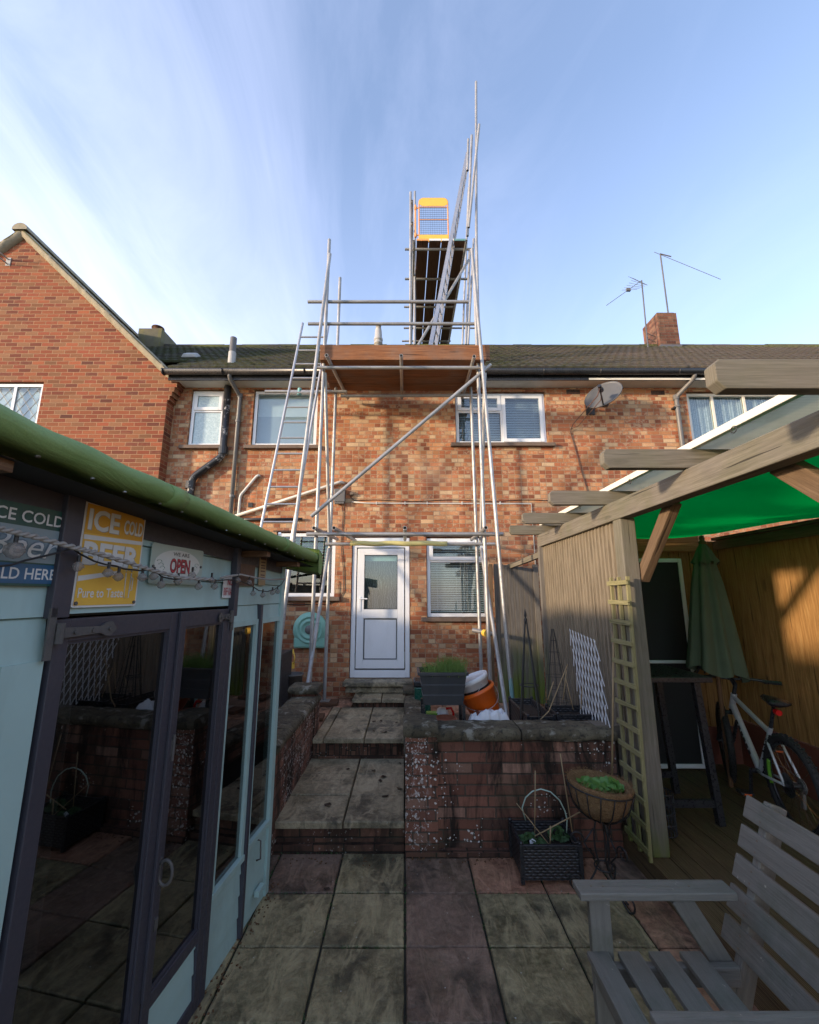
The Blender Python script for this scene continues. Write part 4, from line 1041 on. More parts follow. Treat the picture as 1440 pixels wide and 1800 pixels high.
# small return wall at the right of the upper steps
rw2 = thing('garden_wall', 'low crumbling stone edging beside the upper steps under the black planter', 'wall', (.1, 5, .39))
m_ = MB(); m_.box((.01, 3.72, .36), (.17, 5.75, .50)); m_.build('wall', M['brick_step'], rw2)
m_ = MB(); coping(m_, .0, .19, 3.76, 5.8, .575, .08, .33, 1, 12); m_.build('coping', M['coping'], rw2)
m_ = MB(); m_.box((.0, 5.80, .36), (.23, 6.02, .58)); m_.build('pier', M['brick_step'], rw2)
m_ = MB(); coping(m_, -.03, .26, 5.77, 6.05, .65, .07, 2., 0, 19); m_.build('pier_cap', M['coping'], rw2, sub=1)
lw = thing('garden_wall', 'flaking brick wall left of the steps beside the summerhouse', 'wall', (-1.08, 4.2, 0))
m_ = MB(); m_.box((-1.19, 3.42, -.03), (-.962, 5.0, .70)); m_.box((-3.3, 3.42, -.03), (-1.191, 3.64, .70)); m_.build('wall', M['brick_wall'], lw)
m_ = MB(); coping(m_, -1.22, -.935, 3.38, 4.98, .775, .075, .38, 1, 21); coping(m_, -3.3, -1.23, 3.38, 3.66, .775, .07, .45, 0, 25); m_.build('coping', M['coping'], lw)
m_ = MB(); m_.box((-1.21, 4.80, .1), (-.955, 5.05, .80)); m_.build('pier', M['brick_wall'], lw)
m_ = MB(); coping(m_, -1.25, -.925, 4.77, 5.08, .875, .07, 2., 0, 29); m_.build('pier_cap', M['coping'], lw, sub=1)

# ------------------------------------------------------------ left boundary fence (behind the summerhouse)
M['fence_old'] = wood_mat('weathered grey fence', (.13, .105, .08), (.235, .20, .16), (.33, .29, .235), .9, .9, streak=.6)
bf = thing('garden_fence', 'weathered board fence along the left boundary behind the summerhouse', 'fence', (-3.5, 2, 0))
m_ = MB(); y = -3.5
while y < 6.25: m_.obox((-3.5, y+.07, 1.08+0), (.018, .135, 2.16)); y += .14
m_.build('boards', M['fence_old'], bf)
for y in (-3.4, -1.6, .2, 2.0, 3.8, 5.6): m_ = MB(); m_.obox((-3.46, y, 1.1), (.09, .09, 2.2)); m_.build('post', M['fence_old'], bf)

# ------------------------------------------------------------ summerhouse
M['teal'] = paint_mat('duck egg painted boards', (.35, .50, .475), .6, .25, (.13, .14, .11), .5, .25, sc=3)
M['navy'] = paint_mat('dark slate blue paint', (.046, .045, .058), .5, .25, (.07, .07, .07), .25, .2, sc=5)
M['felt'] = None
def felt():
    b = NB('green roofing felt'); p = b.pos(); n = b.noise(p, 3, 4, .6, .6); n2 = b.noise(p, 240, 2); n3 = b.noise(b.map(p, (3, .8, 3)), 3.0, 4, .6, 1.2)
    c = b.mix(b.rng(n, .3, .7), (.165, .27, .075), (.235, .345, .115)); c = b.mix(b.rng(n3, .5, .7, 0, .35), c, (.11, .18, .05))
    c = b.mix(b.rng(n2, .3, .7, 0, .3), c, (.10, .14, .06))
    return b.bsdf(c, .6, nrm=b.bump(b.m('ADD', b.m('MULTIPLY', n3, 1.5), b.m('MULTIPLY', n2, .08)), .5, .012), spec=.45)
M['felt'] = felt()
M['timber'] = wood_mat('rough brown timber', (.10, .05, .025), (.17, .09, .045), (.22, .13, .07), 1, .8)
M['iron'] = paint_mat('dusty black iron', (.09, .085, .08), .7, .4, (.16, .14, .12), .7, .6, sc=22)
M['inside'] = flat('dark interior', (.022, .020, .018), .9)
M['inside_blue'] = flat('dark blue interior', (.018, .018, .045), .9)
SO = Vector((-.887, 3.07, 0)); E1 = Vector((.105, 1, 0)).normalized(); EN = Vector((1, -.105, 0)).normalized(); EZv = Vector((0, 0, 1))
MS = Matrix((-E1, EN, EZv)).transposed()   # local: x = s (towards viewer), y = outward, z = up
def S(s, z, d=0.): return SO - E1*s + EN*d + EZv*z
def sbox(mb, s0, s1, z0, z1, d0, d1):
    Mloc = Matrix((-E1, EN, EZv)).transposed()
    mb.obox(S((s0+s1)/2, (z0+z1)/2, (d0+d1)/2), (abs(s1-s0), abs(d1-d0), abs(z1-z0)), Mloc)
def onwall(px, py, d=0.):
    r_ = ray(px, py); o_ = Vector((0, 0, EYE)); p0 = SO+EN*d; t = (p0-o_).dot(EN)/r_.dot(EN); return o_+r_*t
def sz(px, py, d=0.): p = onwall(px, py, d)-SO; return (-p.dot(E1), p.z)
sh = thing('summerhouse', 'duck egg blue garden summerhouse with dark framed glass doors and green felt roof', 'summerhouse', tuple(S(1, 0, -1)))
# shiplap helper
def shiplap(mb, s0, s1, z0, z1, pitch=.105, d=0.):
    z = z0
    while z < z1-.005:
        zt = min(z+pitch-.006, z1)
        # tapered board: bottom edge stands proud
        a = [S(s0, z, d+.006), S(s1, z, d+.006), S(s1, zt, d-.002), S(s0, zt, d-.002)]
        u = random.random()*5
        mb.face(a, [(u, 0), (u+s1-s0, 0), (u+s1-s0, .1), (u, .1)]); mb.face([S(s0, z, d-.01), S(s1, z, d-.01), S(s1, z, d+.006), S(s0, z, d+.006)])
        mb.face([S(s0, zt, d-.002), S(s1, zt, d-.002), S(s1, zt+.006, d-.012), S(s0, zt+.006, d-.012)])
        z += pitch
SE = 3.3
def ez0(s): return 2.115 + (s+.11)*.048
m_ = MB()
shiplap(m_, -.001, .335, .0, .40); m_.build('lower_boards', M['teal'], sh); m_ = MB(); shiplap(m_, .365, .70, .0, .38); m_.build('lower_boards', M['teal'], sh); m_ = MB(); shiplap(m_, -.001, 1.72, 1.79, 2.10, .125); shiplap(m_, 1.0, 1.72, 2.10, 2.15, .05); m_.build('upper_boards', M['teal'], sh); m_ = MB(); shiplap(m_, 1.78, SE, 1.66, 2.18, .125); m_.build('upper_boards', M['teal'], sh); m_ = MB(); shiplap(m_, 1.78, SE, 0, .5)
m_.build('lower_boards', M['teal'], sh); m_ = MB()
shiplap(m_, .0, .33, 1.70, 1.785, .12); m_.build('head_board', M['teal'], sh); m_ = MB(); shiplap(m_, .365, .70, 1.69, 1.785, .12)
m_.build('head_board', M['teal'], sh)
for s0, s1, zb in ((.0, .33, .43), (.365, .70, .41)):
    m_ = MB(); sbox(m_, s0, s0+.035, zb, 1.70, -.02, .014); sbox(m_, s1-.03, s1, zb, 1.70, -.02, .014); sbox(m_, s0, s1, zb-.03, zb, -.02, .022); sbox(m_, s0+.035, s1-.03, 1.67, 1.70, -.02, .014); m_.build('window_frame', M['teal'], sh, bevel=.002)
m_ = MB(); sbox(m_, 1.78, 1.90, .5, 1.66, -.02, .012); m_.build('window_frame', M['teal'], sh)
m_ = MB(); sbox(m_, 2.8, SE, .5, 1.66, -.02, .012); m_.build('window_frame', M['teal'], sh)
m_ = MB(); sbox(m_, -.02, .03, 0, 2.1, -.04, .018); m_.build('corner_post', M['teal'], sh, bevel=.002)
m_ = MB(); sbox(m_, .335, .365, .0, 1.785, -.02, .026); m_.build('batten', M['navy'], sh, bevel=.003)
m_ = MB(); sbox(m_, .695, .735, 1.735, 2.11, .004, .04); sbox(m_, .70, .745, -.0, 1.735, -.03, .022); m_.build('batten', M['navy'], sh, bevel=.003)
m_ = MB(); sbox(m_, 1.735, 1.80, 1.78, 2.17, .004, .030); m_.build('batten', M['navy'], sh, bevel=.003)
m_ = MB(); sbox(m_, .12, .20, .10, .13, .02, .05); m_.build('stay_bracket', M['teal'], sh)
m_ = MB(); m_.path([S(.20, .40, .02), S(.20, .395, .04), S(.20, .30, .045), S(.20, .29, .02)], .005, 6); m_.build('hook', M['iron'], sh)
for s0, s1, z0 in ((.035, .30, .43), (.40, .67, .41), (1.90, 2.8, .5)):
    m_ = MB(); sbox(m_, s0, s1, z0, 1.67, -.006, -.002); m_.build('window_pane', M['glass_sh'], sh)
def leaf(s0, s1, hs):
    m_ = MB(); zt = 1.775; zb = .33
    sbox(m_, s0, s0+.05, .0, zt, -.02, .020); sbox(m_, s1-.05, s1, .0, zt, -.02, .020); sbox(m_, s0+.05, s1-.05, 1.705, zt, -.02, .019); sbox(m_, s0+.05, s1-.05, zb-.05, zb, -.02, .019); sbox(m_, s0+.05, s1-.05, .0, .06, -.02, .019)
    dr = m_.build('door', M['navy'], sh, bevel=.003)
    m_ = MB(); sbox(m_, s0+.05, s1-.05, zb, 1.705, -.004, .0); m_.build('pane', M['glass_sh'], dr)
    m_ = MB(); frs = .008
    for a in ((s0+.05, s0+.058, zb, 1.705), (s1-.058, s1-.05, zb, 1.705), (s0+.058, s1-.058, 1.697, 1.705), (s0+.058, s1-.058, zb, zb+.008)): sbox(m_, a[0], a[1], a[2], a[3], .0, .012)
    m_.build('bead', M['navy'], dr)
    m_ = MB(); shiplap(m_, s0+.05, s1-.05, .06, zb-.05, .10, .004); m_.build('kick_panel', M['teal'], dr)
    return dr
d1 = leaf(.745, 1.165, 0); d2 = leaf(1.175, 1.765, 1)
m_ = MB(); sbox(m_, 1.160, 1.180, .35, 1.775, .020, .034); m_.build('meeting_bead', M['navy'], d2, bevel=.003)
# iron hardware: strap hinges, ring handle, bolt
def strap(s0, s1, z, root):
    m_ = MB(); L = s1-s0; sg = 1 if L > 0 else -1; N = 10
    P = [(s0, .016), (s0+L*.3, .014), (s0+L*.7, .011), (s0+L*.80, .022), (s0+L*.9, .024), (s0+L, .002)]
    top = [S(a, z+w_, .026) for a, w_ in P]; bot = [S(a, z-w_, .026) for a, w_ in P][::-1]; m_.prism(top+bot, EN*.006)
    m_.tube(S(s0, z-.03, .034), S(s0, z+.03, .034), .012, 8); sbox(m_, s0-.012*sg, s0-.036*sg, z-.075, z+.075, .024, .03)
    for a in (.25, .55, .86): m_.tube(S(s0+L*a, z, .03), S(s0+L*a, z, .038), .007, 6)
    m_.build('hinge', M['iron'], root)
strap(1.765, 1.54, 1.735, d2); strap(.745, .86, 1.735, d1); strap(1.765, 1.56, .45, d2)
m_ = MB(); sbox(m_, 1.135, 1.163, 1.19, 1.25, .02, .034); m_.tube(S(1.15, 1.17, .036), S(1.15, 1.27, .036), .006, 6); m_.build('bolt', M['iron'], d1)
m_ = MB(); P = [S(1.145+.0*k, .76+.045*math.cos(2*math.pi*k/14), .05+.03*math.sin(2*math.pi*k/14)) for k in range(14)]; m_.path(P, .006, 6, closed=True); sbox(m_, 1.135, 1.157, .71, .81, .02, .026); m_.build('handle', M['iron'], d1)
m_ = MB(); sbox(m_, 1.13, 1.15, .56, .60, .02, .03); m_.build('keyhole_plate', M['iron'], d1)
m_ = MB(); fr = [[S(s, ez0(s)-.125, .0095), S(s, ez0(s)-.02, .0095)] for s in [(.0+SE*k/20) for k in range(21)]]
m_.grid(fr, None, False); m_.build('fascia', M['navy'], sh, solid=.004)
# interior and other walls
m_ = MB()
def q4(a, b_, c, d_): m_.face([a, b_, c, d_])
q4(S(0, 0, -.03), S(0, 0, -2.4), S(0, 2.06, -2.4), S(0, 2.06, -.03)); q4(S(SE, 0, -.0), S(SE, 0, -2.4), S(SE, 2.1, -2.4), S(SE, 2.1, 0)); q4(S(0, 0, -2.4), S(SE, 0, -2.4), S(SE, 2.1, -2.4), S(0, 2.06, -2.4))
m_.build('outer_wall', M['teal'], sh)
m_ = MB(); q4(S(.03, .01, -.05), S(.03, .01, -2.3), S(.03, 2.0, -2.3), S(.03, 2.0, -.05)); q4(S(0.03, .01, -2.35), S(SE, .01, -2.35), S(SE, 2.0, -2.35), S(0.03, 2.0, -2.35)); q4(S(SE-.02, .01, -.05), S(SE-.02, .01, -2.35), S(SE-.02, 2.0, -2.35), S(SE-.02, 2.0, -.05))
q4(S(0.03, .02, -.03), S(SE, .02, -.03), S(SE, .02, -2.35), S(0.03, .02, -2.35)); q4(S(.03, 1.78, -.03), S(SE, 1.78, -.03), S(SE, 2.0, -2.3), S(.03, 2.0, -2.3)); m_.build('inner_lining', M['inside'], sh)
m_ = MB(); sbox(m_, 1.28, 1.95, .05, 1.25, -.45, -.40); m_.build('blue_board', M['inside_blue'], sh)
# curtain inside
m_ = MB(); P = [[S(1.50+.0065*j, z, -.14+.014*math.sin(j*.9)) for j in range(30)] for z in (.3, 1.75)]; m_.grid(P); m_.build('curtain', flat('grey curtain', (.09, .085, .08), .9), sh)
# roof: slope up to the left, felt roll along the eave, drooping folds
def ez(s): return 2.115 + (s+.11)*.048
SR0, SR1 = -.17, SE+.3
rows = []; NS = 90
for i in range(NS+1):
    s = SR0+(SR1-SR0)*i/NS; e = ez(s); w_ = noise.noise(Vector((s*2.4, 0, 3)))*.012; w2 = noise.noise(Vector((s*7, 2, 1)))*.006; fl = max(0, noise.noise(Vector((s*3.1, 7, 1))))*.022
    prof = [(-.02, -.012), (.06, -.014-fl*.4), (.13, -.020-fl*.7), (.178, -.026-fl*.5), (.205+w_, -.022), (.224+w_, -.002+w2), (.226+w_, .016+w2), (.212+w_*.5, .040+w2), (.17, .056+w2), (.08, .068), (-.2, .09), (-1.2, .20)]
    rows.append([S(s, e+z, d) for d, z in prof])
felt_rows = rows
m_ = MB(); m_.grid(rows); m_.face(rows[0]); 
rows = [[S(s, ez(s)+.24, -1.2), S(s, ez(s)-.0, -2.65)] for s in (SR0, SR1)]; m_.grid(rows, None, False)
rf = m_.build('roof', M['felt'], sh)
for i0 in (14, 40, 66):    # torn lap joints between felt sheets
    m_ = MB(); cc_ = S(0, 0, .1); lr = []
    for i in range(i0, i0+3):
        row = felt_rows[i][2:]; ctr = (row[0]+row[7])/2
        lr.append([p+(p-ctr).normalized()*(.0045 if i < i0+2 else .001)+E1*(.006*noise.noise(Vector((j*1.7, i0, 0)))) for j, p in enumerate(row)])
    m_.grid(lr); m_.build('felt_lap', M['felt'], rf, solid=.003)
for k in range(24):
    i = 3+int(k*3.6); p = felt_rows[i][3]; m_ = MB() if k == 0 else m_; m_.tube(p, p+Vector((0, 0, -.004))+EN*.001, .006, 6)
m_.build('clout_nails', M['alu'], rf)['kind'] = 'stuff'
m_ = MB()   # gable verge at the far end
rows = []
for i in range(15):
    d = .23-(1.43)*i/14; e = ez(SR0)+(.23-d)*.15; w_ = noise.noise(Vector((d*4, 1, 9)))*.015
    rows.append([S(SR0+.05, e-.10, d), S(SR0-.02, e-.115+w_, d), S(SR0-.045, e-.04, d), S(SR0-.03, e+.045, d), S(SR0+.05, e+.07, d)])
m_.grid(rows); m_.face(rows[0]); m_.build('verge_felt', M['felt'], rf)
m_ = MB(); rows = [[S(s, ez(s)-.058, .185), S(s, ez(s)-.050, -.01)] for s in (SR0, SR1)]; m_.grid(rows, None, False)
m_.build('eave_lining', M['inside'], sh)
for s in (.12, .62, 2.16, 2.75):
    m_ = MB(); w_ = .035 if s < 1 else .10
    sbox(m_, s-w_*.7, s+w_*.7, ez(s)-.088, ez(s)-.052, -.01, .165); m_.build('rafter_end', M['timber'], sh, bevel=.003)

# ------------------------------------------------------------ signs on the summerhouse
def paint(name, col, rough=.4, var=.2, d=.25): return paint_mat(name, col, rough, var, (.2, .19, .16), d, .05, sc=9)
PW = paint('faded white lettering', (.62, .63, .60)); 
def sign(name, label, cat, s0, s1, z0, z1, mat, d=.012, th=.003, rad=.008, tilt=0.):
    """s0 = far (right in view) edge"""
    root = thing(name, label, cat, tuple(S((s0+s1)/2, z0, d)))
    m_ = MB(); P = []
    for cs, cz, a0 in ((s0+rad, z1-rad, 0), (s1-rad, z1-rad, 90), (s1-rad, z0+rad, 180), (s0+rad, z0+rad, 270)):
        for k in range(5): t = R(a0+22.5*k); P.append(S(cs-rad*math.cos(t), cz+rad*math.sin(t), d))
    m_.prism(P, EN*th); m_.build('plate', mat, root); return root
def patch(root, name, pts, d, mat):
    m_ = MB(); m_.face([S(a, b_, d) for a, b_ in pts]); return m_.build(name, mat, root)
# yellow beer sign
(a, zt1), (b_, zt0) = sz(250, 910), sz(145, 876); (c, zb1), (d_, zb0) = sz(232, 1066), sz(117, 1067)
s0, s1 = (a+c)/2, (b_+d_)/2; z0, z1 = (zb0+zb1)/2, (zt0+zt1)/2
YS = paint('sun faded yellow enamel', (.72, .43, .06), .45, .25, .2); YD = paint('deep yellow enamel', (.62, .32, .03), .45, .2, .15)
sg = sign('tin_sign', 'faded yellow ICE COLD BEER tin sign beside the dark post', 'sign', s0, s1, z0, z1, PW)
wd, hh = s1-s0, z1-z0; D1 = .0162
def U(u, v): return (s1-u*wd, z0+v*hh)
patch(sg, 'ground', [U(.025, .02), U(.975, .02), U(.975, .98), U(.025, .98)], D1, YS)
patch(sg, 'top_band', [U(.025, .70), U(.975, .70), U(.975, .98), U(.025, .98)], D1+.0004, YD)
patch(sg, 'stripe', [U(.03, .635), U(.97, .66), U(.97, .70), U(.03, .68)], D1+.0008, PW)
patch(sg, 'stripe', [U(.03, .24), U(.60, .32), U(.60, .36), U(.03, .29)], D1+.0008, PW)
def stext(root, txt, u0, u1, v0, v1, mat, d, name='lettering', **k):
    m_ = MB(); (a_, c_), (b2, d2_) = U(u0, v0), U(u1, v1); fit_text(m_, txt, S, b2, a_, c_, d2_, d, **k); return m_.build(name, mat, root)
SH = paint('grey lettering shadow', (.30, .29, .24))
for dd, mt, o in ((.0008, SH, .006), (.0013, PW, 0)):
    stext(sg, 'ICE', .06+o*2, .54+o*2, .73-o, .94-o, mt, D1+dd, offset=.03); stext(sg, 'COLD', .62+o*2, .96+o*2, .75-o, .90-o, mt, D1+dd, offset=.02)
    stext(sg, 'BEER', .05+o*2, .95+o*2, .40-o, .62-o, mt, D1+dd, offset=.04)
stext(sg, 'Pure to Taste', .06, .74, .09, .18, PW, D1+.0008, offset=.01)
m_ = MB()   # beer mug outline
ms, mz = U(.80, .22)
for pts in ([(-.035, .07), (-.028, -.075), (.028, -.075), (.035, .07)], [(-.04, .078), (-.02, .095), (.0, .085), (.02, .095), (.04, .078)]): m_.path([S(ms-a_*.38, mz+b2*.62, D1+.001) for a_, b2 in pts], .002, 4)
m_.path([S(ms-a_*.38, mz+b2*.62, D1+.001) for a_, b2 in [(.033, .045), (.062, .04), (.062, -.03), (.031, -.035)]], .002, 4); m_.build('mug_emblem', PW, sg)
m_ = MB()
for u, v in ((.05, .04), (.95, .04), (.95, .96)): m_.tube(S(*U(u, v), D1), S(*U(u, v), D1+.004), .006, 8)
m_.build('screws', M['iron'], sg)
# blue/green cold beer sign at the left edge
(a, zt) = sz(110.5, 902); (c, zb) = sz(91, 1031); s0 = (a+c)/2; s1 = s0+.23; z0, z1 = zb, zt
DG = paint('dark green enamel', (.018, .075, .060)); BL = paint('blue enamel', (.02, .10, .20)); GB = paint('pale blue grey enamel', (.22, .29, .31), .4, .3, .4)
sg = sign('tin_sign', 'blue and green tin sign reading ICE COLD Beer SOLD HERE at the left edge', 'sign', s0, s1, z0, z1, DG)
wd, hh = s1-s0, z1-z0
patch(sg, 'middle_band', [U(.0, .29), U(1, .29), U(1, .73), U(0, .73)], D1, GB); patch(sg, 'bottom_band', [U(.01, .03), U(.99, .03), U(.99, .27), U(.01, .27)], D1, BL)
stext(sg, 'ICE COLD', .04, .96, .78, .93, PW, D1+.0006, offset=.012); stext(sg, 'SOLD HERE', .04, .96, .08, .22, PW, D1+.0006, offset=.012)
stext(sg, 'Beer', .03, .97, .34, .66, paint('blue grey script', (.12, .18, .22)), D1+.0004, offset=.04, shear=.35); stext(sg, 'Beer', .04, .96, .35, .65, PW, D1+.0009, shear=.35)
m_ = MB(); m_.tube(S(*U(.965, .05), D1), S(*U(.965, .05), D1+.005), .008, 8); m_.build('screw', M['alu'], sg)
# OPEN sign
q = [sz(*p) for p in ((353, 970), (348, 1029), (263, 952), (254, 1025))]; s0 = (q[0][0]+q[1][0])/2; s1 = (q[2][0]+q[3][0])/2; z1 = (q[0][1]+q[2][1])/2; z0 = (q[1][1]+q[3][1])/2
SG = paint('sage enamel', (.36, .44, .38)); RD = paint('red lettering', (.42, .03, .05)); CR = paint('cream oval', (.58, .60, .55))
sg = sign('tin_sign', 'small sage and cream WE ARE OPEN tin sign', 'sign', s0, s1, z0, z1, SG, rad=.012); wd, hh = s1-s0, z1-z0
patch(sg, 'oval', [U(.5+.44*math.cos(2*math.pi*k/40), .5+.40*math.sin(2*math.pi*k/40)) for k in range(40)], D1, CR)
stext(sg, 'WE ARE', .37, .69, .74, .84, paint('dark lettering', (.10, .10, .09)), D1+.0006, offset=.02); stext(sg, 'OPEN', .33, .72, .28, .68, paint('dark red shadow', (.10, .02, .03)), D1+.0005, offset=.05); stext(sg, 'OPEN', .34, .71, .30, .67, RD, D1+.001, offset=.0)
for sx in (-1, 1):
    m_ = MB()
    for k in range(3):
        P = [U(.5+sx*(.30+.03*k)+.04*math.cos(t/3)*sx, .40+.08*k+.04*math.sin(t/3)) for t in range(14)]
        m_.path([S(a_, b2, D1+.0008) for a_, b2 in P], .0014, 4)
    m_.build('scroll_emblem', SG, sg)
m_ = MB()
for u, v in ((.04, .42), (.95, .52)): m_.tube(S(*U(u, v), D1), S(*U(u, v), D1+.004), .006, 8)
m_.build('screws', M['iron'], sg)
# NO RIFF RAFF sign
s0 = sz(406, 1040)[0]; s1 = sz(387, 1040)[0]; z1 = sz(397, 1012)[1]; z0 = sz(395, 1051)[1]
sg = sign('tin_sign', 'tiny white and red NO RIFF RAFF sign left of the narrow dark batten', 'sign', s0, s1, z0, z1, PW, rad=.004); wd, hh = s1-s0, z1-z0
stext(sg, 'NO', .36, .80, .56, .86, RD, D1+.0006, offset=.02); stext(sg, 'RIFF RAFF', .06, .94, .12, .46, RD, D1+.0006, offset=.01)
# narrow wooden strip sign, brown plaque
s0 = sz(464, 1000)[0]; s1 = sz(452, 1000)[0]; z1 = sz(458, 973)[1]; z0 = sz(457, 1029)[1]; WD = paint('pale wood plaque', (.36, .27, .15))
sg = sign('wooden_plaque', 'narrow pale wooden plaque with dark lines of lettering near the far corner', 'plaque', s0, s1, z0, z1, WD, rad=.003); wd, hh = s1-s0, z1-z0
DK = paint('dark brown', (.07, .035, .025))
patch(sg, 'heading_block', [U(.08, .80), U(.92, .80), U(.92, .96), U(.08, .96)], D1+.0004, DK)
m_ = MB()
for v in (.70, .60, .52, .42, .30, .22): sbox(m_, s0+wd*.2, s1-wd*.2, z0+hh*v, z0+hh*v+.008, D1, D1+.001)
m_.build('lettering_lines', DK, sg)
s0 = sz(444, 1010)[0]; s1 = sz(418, 1010)[0]; z1 = sz(430, 992)[1]; z0 = sz(430, 1030)[1]
sg = sign('wooden_plaque', 'plain dark brown plaque right of the narrow dark batten', 'plaque', s0, s1, z0, z1, DK, rad=.004)

# rope and fairy lights
M['rope'] = paint_mat('grey rope', (.34, .32, .29), .9, .3, (.2, .18, .15), .4, .4, sc=60)
rp_pts = [(-60, 905), (0, 929), (60, 943), (130, 962), (170, 972), (230, 990), (275, 1004), (320, 1016), (372, 1018)]
rope = MB(); P = [onwall(x, y, .07) for x, y in rp_pts]
Q = []
for i in range(len(P)-1):
    for k in range(12): Q.append(P[i].lerp(P[i+1], k/12))
Q.append(P[-1]); tw = []
for st_ in (0, math.pi):
    rope.path([p + EN*.0045*math.cos(i*1.1+st_) + EZv*.0045*math.sin(i*1.1+st_) for i, p in enumerate(Q)], .0052, 5)
P2 = [onwall(x, y, .06) for x, y in ((388, 1016), (400, 1013), (423, 1010), (452, 1016), (475, 1019), (500, 1018))]; rope.path(P2, .006, 6)
tag(rope.build('rope', M['rope']), 'grey twisted rope strung along the front of the summerhouse', 'rope')
fl = thing('string_lights', 'black wired string of small frosted ball lights hanging from the rope', 'string lights', tuple(onwall(250, 1000, .06)))
wp = [(-20, 997), (20, 993), (45, 985), (80, 977), (100, 972), (128, 964), (140, 973), (165, 986), (185, 992), (205, 995), (218, 1000), (247, 1003), (270, 1001), (285, 1014), (305, 1018), (340, 1018), (372, 1021), (400, 1019), (425, 1022), (443, 1030), (455, 1038), (470, 1040), (483, 1036), (495, 1027), (500, 1019)]
P = [onwall(x, y, .062) for x, y in wp]; m_ = MB(); Q = []
for i in range(len(P)-1):
    for k in range(4): Q.append(P[i].lerp(P[i+1], k/4))
Q.append(P[-1]); m_.path(Q, .0032, 5); m_.build('wire', M['cable'], fl)
def bulbmat():
    b = NB('frosted ball'); g_ = b.node('ShaderNodeBsdfPrincipled'); b.set(g_.inputs['Base Color'], (.26, .23, .21)); g_.inputs['Roughness'].default_value = .5; t = b.node('ShaderNodeBsdfTransparent'); mx = b.node('ShaderNodeMixShader'); mx.inputs[0].default_value = .5
    b.L.new(t.outputs[0], mx.inputs[1]); b.L.new(g_.outputs[0], mx.inputs[2]); b.L.new(mx.outputs[0], b.out.inputs[0]); return b.mat
BM = bulbmat()
for (x, y) in ((25, 968), (137, 996), (190, 1007), (208, 1014), (250, 1015), (270, 1013), (283, 1028), (313, 1022), (338, 1011), (349, 1031), (377, 1031), (372, 1020), (418, 1020), (438, 1024), (445, 1043), (462, 1046), (479, 1042), (488, 1040)):
    c = onwall(x, y, .062); r_ = .0155 if x > 60 else .022; bl = MB(); bl.lathe([(.001, -r_), (r_*.6, -r_*.8), (r_, -r_*.1), (r_*.85, r_*.55), (r_*.35, r_), (.001, r_*1.02)], c, n=14, jitter=lambda t, z: .16*math.sin(t*4+z*300)+.1*math.sin(t*7))
    ob = bl.build('bulb', BM, fl); cc = MB(); cc.tube(c+Vector((0, 0, r_*.9)), c+Vector((0, 0, r_+.02)), .005, 6); cc.build('bulb_holder', M['cable'], ob)
# ------------------------------------------------------------ deck, pergola and its fences
M['deck'] = wood_mat('grooved decking', (.14, .092, .045), (.25, .165, .085), (.36, .25, .13), 1, .6, knots=False, green=.3, ridge=.0095)
M['perg'] = wood_mat('weathered pergola timber', (.105, .088, .066), (.19, .165, .128), (.28, .25, .20), .8, .85, green=.35, weather=.4, bottom_green_shade=(.15, .36, (.10, .12, .03)))
M['perg_brown'] = wood_mat('brown pergola timber', (.09, .055, .03), (.165, .105, .06), (.23, .155, .095), .8, .8)
M['panel'] = wood_mat('weathered feather edge boards', (.155, .122, .082), (.275, .225, .158), (.39, .325, .235), .9, .9, bottom_green_shade=(.2, 1.5, (.15, .135, .13)))  # panel foot greyed: shade on the lower boards is put into the colour
M['fence_warm'] = wood_mat('warm brown fence boards', (.19, .09, .028), (.33, .17, .055), (.44, .26, .10), .9, .8, streak=.45)
M['grey_board'] = wood_mat('grey old fence boards', (.10, .085, .07), (.18, .16, .135), (.26, .24, .21), .9, .9, bottom_green_shade=(.5, 1.35, (.12, .16, .02)))
M['trellis'] = wood_mat('green stained trellis', (.19, .17, .075), (.28, .25, .12), (.36, .32, .18), 1, .85, knots=False, bottom_green_shade=(.1, .6, (.12, .15, .03)))
M['plinth'] = paint_mat('red brown painted plinth', (.16, .045, .025), .8, .4, (.05, .03, .02), .5, .3)
M['cane'] = wood_mat('bamboo cane', (.30, .20, .10), (.42, .30, .16), (.50, .38, .22), 1, .6, knots=False)
M['white_pl'] = paint_mat('white plastic', (.70, .71, .72), .4, .1, (.35, .33, .3), .15, .05)
m_ = MB(); x = 1.60; random.seed(31)
while x < 3.6:
    m_.obox((x+.069, 1.9, .136+random.uniform(-.002, .002)), (.138, 5.9, .028)); x += .144
dk = m_.build('deck', M['deck'], bevel=.002); tag(dk, kind='structure')
m_ = MB(); m_.box((1.605, -1.0, .0), (1.63, 4.84, .118)); m_.box((1.63, -1, -.02), (3.6, 4.84, .02)); tag(m_.build('deck_skirt', M['deck']), kind='structure')

